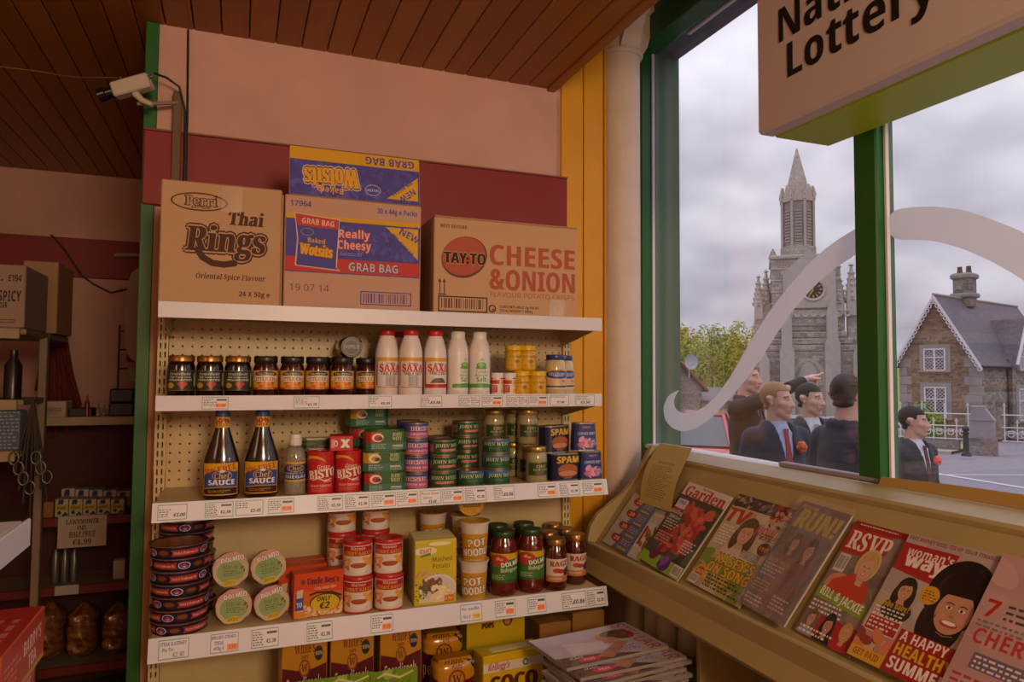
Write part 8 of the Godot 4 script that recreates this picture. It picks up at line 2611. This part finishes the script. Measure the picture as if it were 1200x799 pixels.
func hand(f: Field, w: Vector3, dir: Vector3, palm_n: Vector3, pose: String) -> void:
	var side := dir.cross(palm_n).normalized()
	var p0 := w + dir * 0.02
	f.cap(w - dir * 0.02, p0, 0.026, 0.028)
	for k in 4:
		var s := (k - 1.5) * 0.019
		var root := p0 + dir * (0.075 - absf(k - 1.2) * 0.006) + side * s
		f.cap(p0 + side * s * 0.7, root, 0.016, 0.0125)
		var ln: float = [0.068, 0.078, 0.072, 0.056][k]
		var curl := 0.45 if pose == "relaxed" else (0.0 if k == 0 else 1.75)
		var d1 := (dir * cos(curl * 0.6) + palm_n * sin(curl * 0.6)).normalized()
		var d2 := (dir * cos(curl * 1.5) + palm_n * sin(curl * 1.5)).normalized()
		var j := root + d1 * ln * 0.5
		f.cap(root, j, 0.0105, 0.0095)
		f.cap(j, j + d2 * ln * 0.5, 0.0092, 0.0075)
	var tb := p0 + dir * 0.012 - side * 0.03
	var td := (dir * 0.75 - side * 0.6 + palm_n * 0.35).normalized()
	f.cap(p0, tb, 0.016, 0.014)
	f.cap(tb, tb + td * 0.04, 0.0125, 0.0105)
	f.cap(tb + td * 0.04, tb + td * 0.04 + (td + dir * 0.6).normalized() * 0.028, 0.01, 0.0085)


func skin_body(arms: Array, point: bool, turn := 0.0) -> ArrayMesh:
	var mb := MB.new()
	mb.colored = true
	mb.tint = SKIN
	# trunk, limbs: under the clothes
	var f := Field.new()
	f.k = 0.04
	f.cap(Vector3(0, 1.0, 0), Vector3(0, 1.34, -0.005), 0.085, 0.09)
	f.cap(Vector3(-0.12, 1.39, -0.01), Vector3(0.12, 1.39, -0.01), 0.045, 0.045)
	f.cap(Vector3(0, 1.38, -0.015), Vector3(0, 1.53, -0.012), 0.06, 0.055)
	for s in [-1.0, 1.0]:
		f.cap(Vector3(s * 0.09, 0.95, 0), Vector3(s * 0.1, 0.5, 0.01), 0.085, 0.055)
		f.cap(Vector3(s * 0.1, 0.5, 0.01), Vector3(s * 0.105, 0.1, -0.01), 0.052, 0.035)
		f.cap(Vector3(s * 0.105, 0.06, -0.02), Vector3(s * 0.12, 0.035, 0.12), 0.035, 0.03)
	for a in arms:
		f.cap(a[0], a[1], 0.045, 0.036)
		f.cap(a[1], a[2], 0.036, 0.026)
	f.mesh(mb, 0.024)
	var look := Transform3D(Basis(Vector3.UP, turn), Vector3.ZERO)
	mb.xf = look
	head_field().mesh(mb, 0.0058, head_shade)
	mb.xf = Transform3D()
	for k in arms.size():
		var a: Array = arms[k]
		var hf := Field.new()
		hf.k = 0.01
		var dir: Vector3 = (a[2] - a[1]).normalized()
		var pn := Vector3(0, -1, 0) if point and k == 0 else Vector3(-signf(a[2].x), 0, 0.2).normalized()
		pn = (pn - dir * pn.dot(dir)).normalized()
		hand(hf, a[2], dir, pn, "point" if point and k == 0 else "relaxed")
		hf.mesh(mb, 0.0055)
	# eyes
	for s in [-1.0, 1.0]:
		for e in [[0.0115, 0.0, Color(0.7, 0.66, 0.62)], [0.0062, 0.0078, Color(0.06, 0.05, 0.05)]]:
			mb.tint = e[2]
			mb.xf = look * Transform3D(Basis(Vector3.RIGHT, PI / 2), Vector3(s * 0.032, 1.662, 0.076 + e[1]))
			var pr := []
			for q in 7:
				var an := -PI / 2 + PI * q / 6
				pr.append(Vector2(maxf(cos(an) * e[0], 0.0), sin(an) * e[0]))
			mb.lathe(pr, 12)
			mb.xf = Transform3D()
	return mb.done()


func jacket_mesh(arms: Array) -> ArrayMesh:
	var f := Field.new()
	f.k = 0.035
	f.blob(Vector3(0, 1.27, 0.0), Vector3(0.192, 0.26, 0.132))
	f.blob(Vector3(0, 1.04, 0.0), Vector3(0.175, 0.24, 0.128))
	f.blob(Vector3(0, 0.87, 0.0), Vector3(0.19, 0.17, 0.135))
	f.cap(Vector3(-0.155, 1.418, -0.012), Vector3(0.155, 1.418, -0.012), 0.066, 0.066)
	f.cap(Vector3(-0.07, 1.46, -0.02), Vector3(0.07, 1.46, -0.02), 0.055, 0.055)
	for a in arms:
		f.cap(a[0], a[1], 0.066, 0.056)
		f.cap(a[1], a[2] - (a[2] - a[1]).normalized() * 0.03, 0.056, 0.04)
	for s in [-1.0, 1.0]:   # lapels and collar
		f.cap(Vector3(s * 0.078, 1.47, 0.045), Vector3(s * 0.012, 1.13, 0.128), 0.014, 0.011)
		f.cap(Vector3(s * 0.082, 1.49, -0.01), Vector3(s * 0.078, 1.47, 0.045), 0.016, 0.015)
		f.cap(Vector3(s * 0.05, 1.505, -0.065), Vector3(s * 0.082, 1.49, -0.01), 0.017, 0.016)
		f.cap(Vector3(0, 1.508, -0.075), Vector3(s * 0.05, 1.505, -0.065), 0.017, 0.017)
	f.cuts.append(func(p: Vector3) -> float:   # open V at the front
		var w := clampf((p.y - 1.125) / 0.36, 0.0, 1.1) * 0.062
		if p.z < 0.0:
			return -1.0
		return minf(w - absf(p.x), p.z - 0.02))
	f.cuts.append(func(p: Vector3) -> float:   # neck hole
		return 0.064 - Vector2(p.x, (p.z + 0.012) * 0.95).length() if p.y > 1.44 else -1.0)
	f.cuts.append(func(p: Vector3) -> float: return 0.74 - p.y if p.y < 0.8 and Vector2(p.x, p.z).length() < 0.21 else -1.0)
	var mb := MB.new()
	f.mesh(mb, 0.0105)
	return mb.done()


func hair_mesh(style: int) -> ArrayMesh:
	var o := Vector3(0, 1.655, 0)
	var f := Field.new()
	f.k = 0.015
	f.blob(o + Vector3(0, 0.040, -0.014), Vector3(0.0805, 0.091 + (0.008 if style == 1 else 0.0), 0.1005))
	f.cap(o + Vector3(-0.036, -0.042, -0.056), o + Vector3(0.036, -0.042, -0.056), 0.021, 0.021)
	if style == 1:
		f.cap(o + Vector3(-0.04, 0.118, 0.035), o + Vector3(0.04, 0.122, 0.04), 0.02, 0.022)
	f.cuts.append(func(p: Vector3) -> float:
		var q := p - o
		# hairline: forehead, temples, nape
		var line := 0.068 if style != 2 else 0.06
		var front := (line - q.y) if q.z > 0.03 else -1.0
		var temple := (0.012 - q.y + (0.03 - absf(q.z - 0.03)) * -0.3) if q.z > -0.012 and q.z <= 0.05 else -1.0
		var ear := 0.034 - Vector2(q.y - 0.004, q.z + 0.012).length() if absf(q.x) > 0.06 else -1.0
		var nape := -0.066 - q.y + absf(q.x) * 0.3
		return maxf(maxf(front, temple), maxf(ear, nape)))
	var mb := MB.new()
	f.mesh(mb, 0.006)
	return mb.done()


func make_people() -> void:
	var arms := [[Vector3(-0.19, 1.41, -0.01), Vector3(-0.245, 1.13, -0.03), Vector3(-0.24, 0.88, 0.06)], [Vector3(0.19, 1.41, -0.01), Vector3(0.245, 1.13, -0.03), Vector3(0.24, 0.88, 0.06)]]
	var parms := [[Vector3(-0.19, 1.42, 0.0), Vector3(-0.04, 1.53, 0.22), Vector3(0.22, 1.645, 0.37)], arms[1]]
	var turn := deg_to_rad(30)
	var body := skin_body(arms, false, turn)
	var bodyp := skin_body(parms, true)
	var jac := jacket_mesh(arms)
	var jacp := jacket_mesh(parms)
	# shirt
	var f := Field.new()
	f.k = 0.03
	f.blob(Vector3(0, 1.25, 0.0), Vector3(0.17, 0.25, 0.122))
	f.cap(Vector3(0, 1.38, -0.01), Vector3(0, 1.475, -0.012), 0.085, 0.068)
	f.cap(Vector3(0, 1.475, -0.012), Vector3(0, 1.515, -0.012), 0.067, 0.064)
	f.cap(Vector3(-0.02, 1.475, 0.05), Vector3(-0.05, 1.44, 0.075), 0.012, 0.008)
	f.cap(Vector3(0.02, 1.475, 0.05), Vector3(0.05, 1.44, 0.075), 0.012, 0.008)
	f.cuts.append(func(p: Vector3) -> float: return p.y - 1.525)
	var mb := MB.new()
	f.mesh(mb, 0.011)
	var shirt := mb.done()
	f = Field.new()
	f.k = 0.04
	f.cap(Vector3(-0.1, 0.93, 0), Vector3(0.1, 0.93, 0), 0.11, 0.11)
	for s in [-1.0, 1.0]:
		f.cap(Vector3(s * 0.095, 0.9, 0), Vector3(s * 0.1, 0.5, 0.01), 0.1, 0.075)
		f.cap(Vector3(s * 0.1, 0.5, 0.01), Vector3(s * 0.105, 0.07, 0.0), 0.075, 0.062)
	mb = MB.new()
	f.mesh(mb, 0.02)
	var trousers := mb.done()
	mb = MB.new()
	for s in [-1.0, 1.0]:
		f = Field.new()
		f.k = 0.02
		f.cap(Vector3(s * 0.105, 0.05, -0.04), Vector3(s * 0.125, 0.038, 0.15), 0.046, 0.036)
		f.mesh(mb, 0.014)
	var shoes := mb.done()
	var tie := MB.new()
	tie.xf = Transform3D(Basis(Vector3.RIGHT, deg_to_rad(-9)), Vector3(0, 1.47, 0.088))
	tie.slab(PackedVector2Array([Vector2(-0.017, 0.006), Vector2(0.017, 0.006), Vector2(0.012, -0.03), Vector2(0.034, -0.33), Vector2(0, -0.38), Vector2(-0.034, -0.33), Vector2(-0.012, -0.03)]), 0.0, 0.008)
	var tiem := tie.done()
	var petals := MB.new()
	for k in 9:
		var an := TAU * k / 6.0
		var r := 0.016 if k < 6 else 0.006
		petals.xf = Transform3D(Basis(Vector3.BACK, an) * Basis(Vector3.RIGHT, 0.7), Vector3(cos(an) * r, sin(an) * r, 0.004 + (0.008 if k >= 6 else 0.0)))
		petals.lathe([Vector2(0.001, -0.02), Vector2(0.014, -0.006), Vector2(0.016, 0.008), Vector2(0.004, 0.02)], 8)
	petals.xf = Transform3D()
	var petm := petals.done()
	var hairs := [hair_mesh(0), hair_mesh(1), hair_mesh(2)]
	var skin := m("skin", "ffffff", 0.55, {"vc": true, "sss": 0.05})
	# px head centre, py top of head, depth, facing, suit, hair colour, hair style, tie, flower, pose, label
	var list := [
		[875.0, 423.5, 5.9, rt * 0.75 - fw * 0.65, "2c2a2c", "8a4018", 1, "", "", true, "ginger haired man in a dark suit pointing with his arm stretched out"],
		[910.0, 446.5, 4.65, rt * 0.28 - fw * 0.96, "282e42", "9c7450", 0, "98203c", "e8642c", false, "fair haired man in a navy suit with red tie and orange buttonhole"],
		[949.0, 448.0, 5.25, rt * 0.12 - fw * 0.99, "30323e", "241a16", 2, "9c9aa4", "e8502c", false, "dark haired man in a suit with silver tie and orange buttonhole"],
		[992.0, 436.5, 4.0, fw * 0.24 + rt * 0.97, "35323c", "2a2220", 0, "", "", false, "man in a dark suit seen from behind beside the green mullion"],
		[1070.0, 475.0, 5.3, rt * 0.42 - fw * 0.9, "33303a", "1e1816", 2, "", "f06a5c", false, "young man in a dark suit with pink buttonhole looking aside beyond the mullion"],
	]
	for q in list:
		var top := at(q[0], q[1], q[2])
		var gy := ground_y(top.x, top.z)
		var H := top.y - gy
		var s := H / 1.787
		var d := flat_dir(q[3])
		var t := thing("person", q[10], "person", Vector3(top.x, gy, top.z), atan2(d.x, d.z))
		var xf := Transform3D(Basis().scaled(Vector3.ONE * clampf(s, 0.94, 1.08)), Vector3.ZERO)
		xf.origin.y = H - 1.787 * xf.basis.x.x
		if absf(xf.origin.y) > 0.001:
			t.position.y = gy + xf.origin.y
			xf.origin.y = 0
		var suit := m("suit_" + q[4], q[4], 0.85, {"sheen": 0.25})
		part(t, "body", bodyp if q[9] else body, skin, xf)
		part(t, "jacket", jacp if q[9] else jac, suit, xf, "suit jacket")
		part(t, "shirt", shirt, m("shirt_blue", "a4b4d8", 0.8) if q[6] != 2 else m("shirt_white", "d0ccd8", 0.8), xf)
		part(t, "trousers", trousers, suit, xf)
		part(t, "shoes", shoes, m("shoe_black", "141214", 0.3), xf)
		part(t, "hair", hairs[q[6]], m("hair_" + q[5], q[5], 0.7), xf if q[9] else xf * Transform3D(Basis(Vector3.UP, turn), Vector3.ZERO))
		if q[9]:
			var cf: Vector3 = parms[0][2]
			var cd: Vector3 = (parms[0][2] - parms[0][1]).normalized()
			part(t, "cuff", MB.new().tube([cf - cd * 0.045, cf - cd * 0.008], 0.036, 14).done(), m("shirt_blue", "a4b4d8", 0.8), xf, "pale blue cuff")
		if q[7] != "":
			part(t, "tie", tiem, m("tie_" + q[7], q[7], 0.5), xf)
		else:
			part(t, "tie", tiem, m("tie_dark", "4a2030", 0.5), xf)
		if q[8] != "":
			var fl := part(t, "buttonhole_flower", petm, m("flower_" + q[8], q[8], 0.6), xf * Transform3D(Basis().scaled(Vector3.ONE * 1.25), Vector3(0.085, 1.36, 0.128)), "flower on the lapel")
			part(fl, "stem", MB.new().tube([Vector3(0, -0.01, 0), Vector3(-0.003, -0.06, 0.002)], 0.003, 5).done(), m("stem_green", "3a5a24", 0.7))
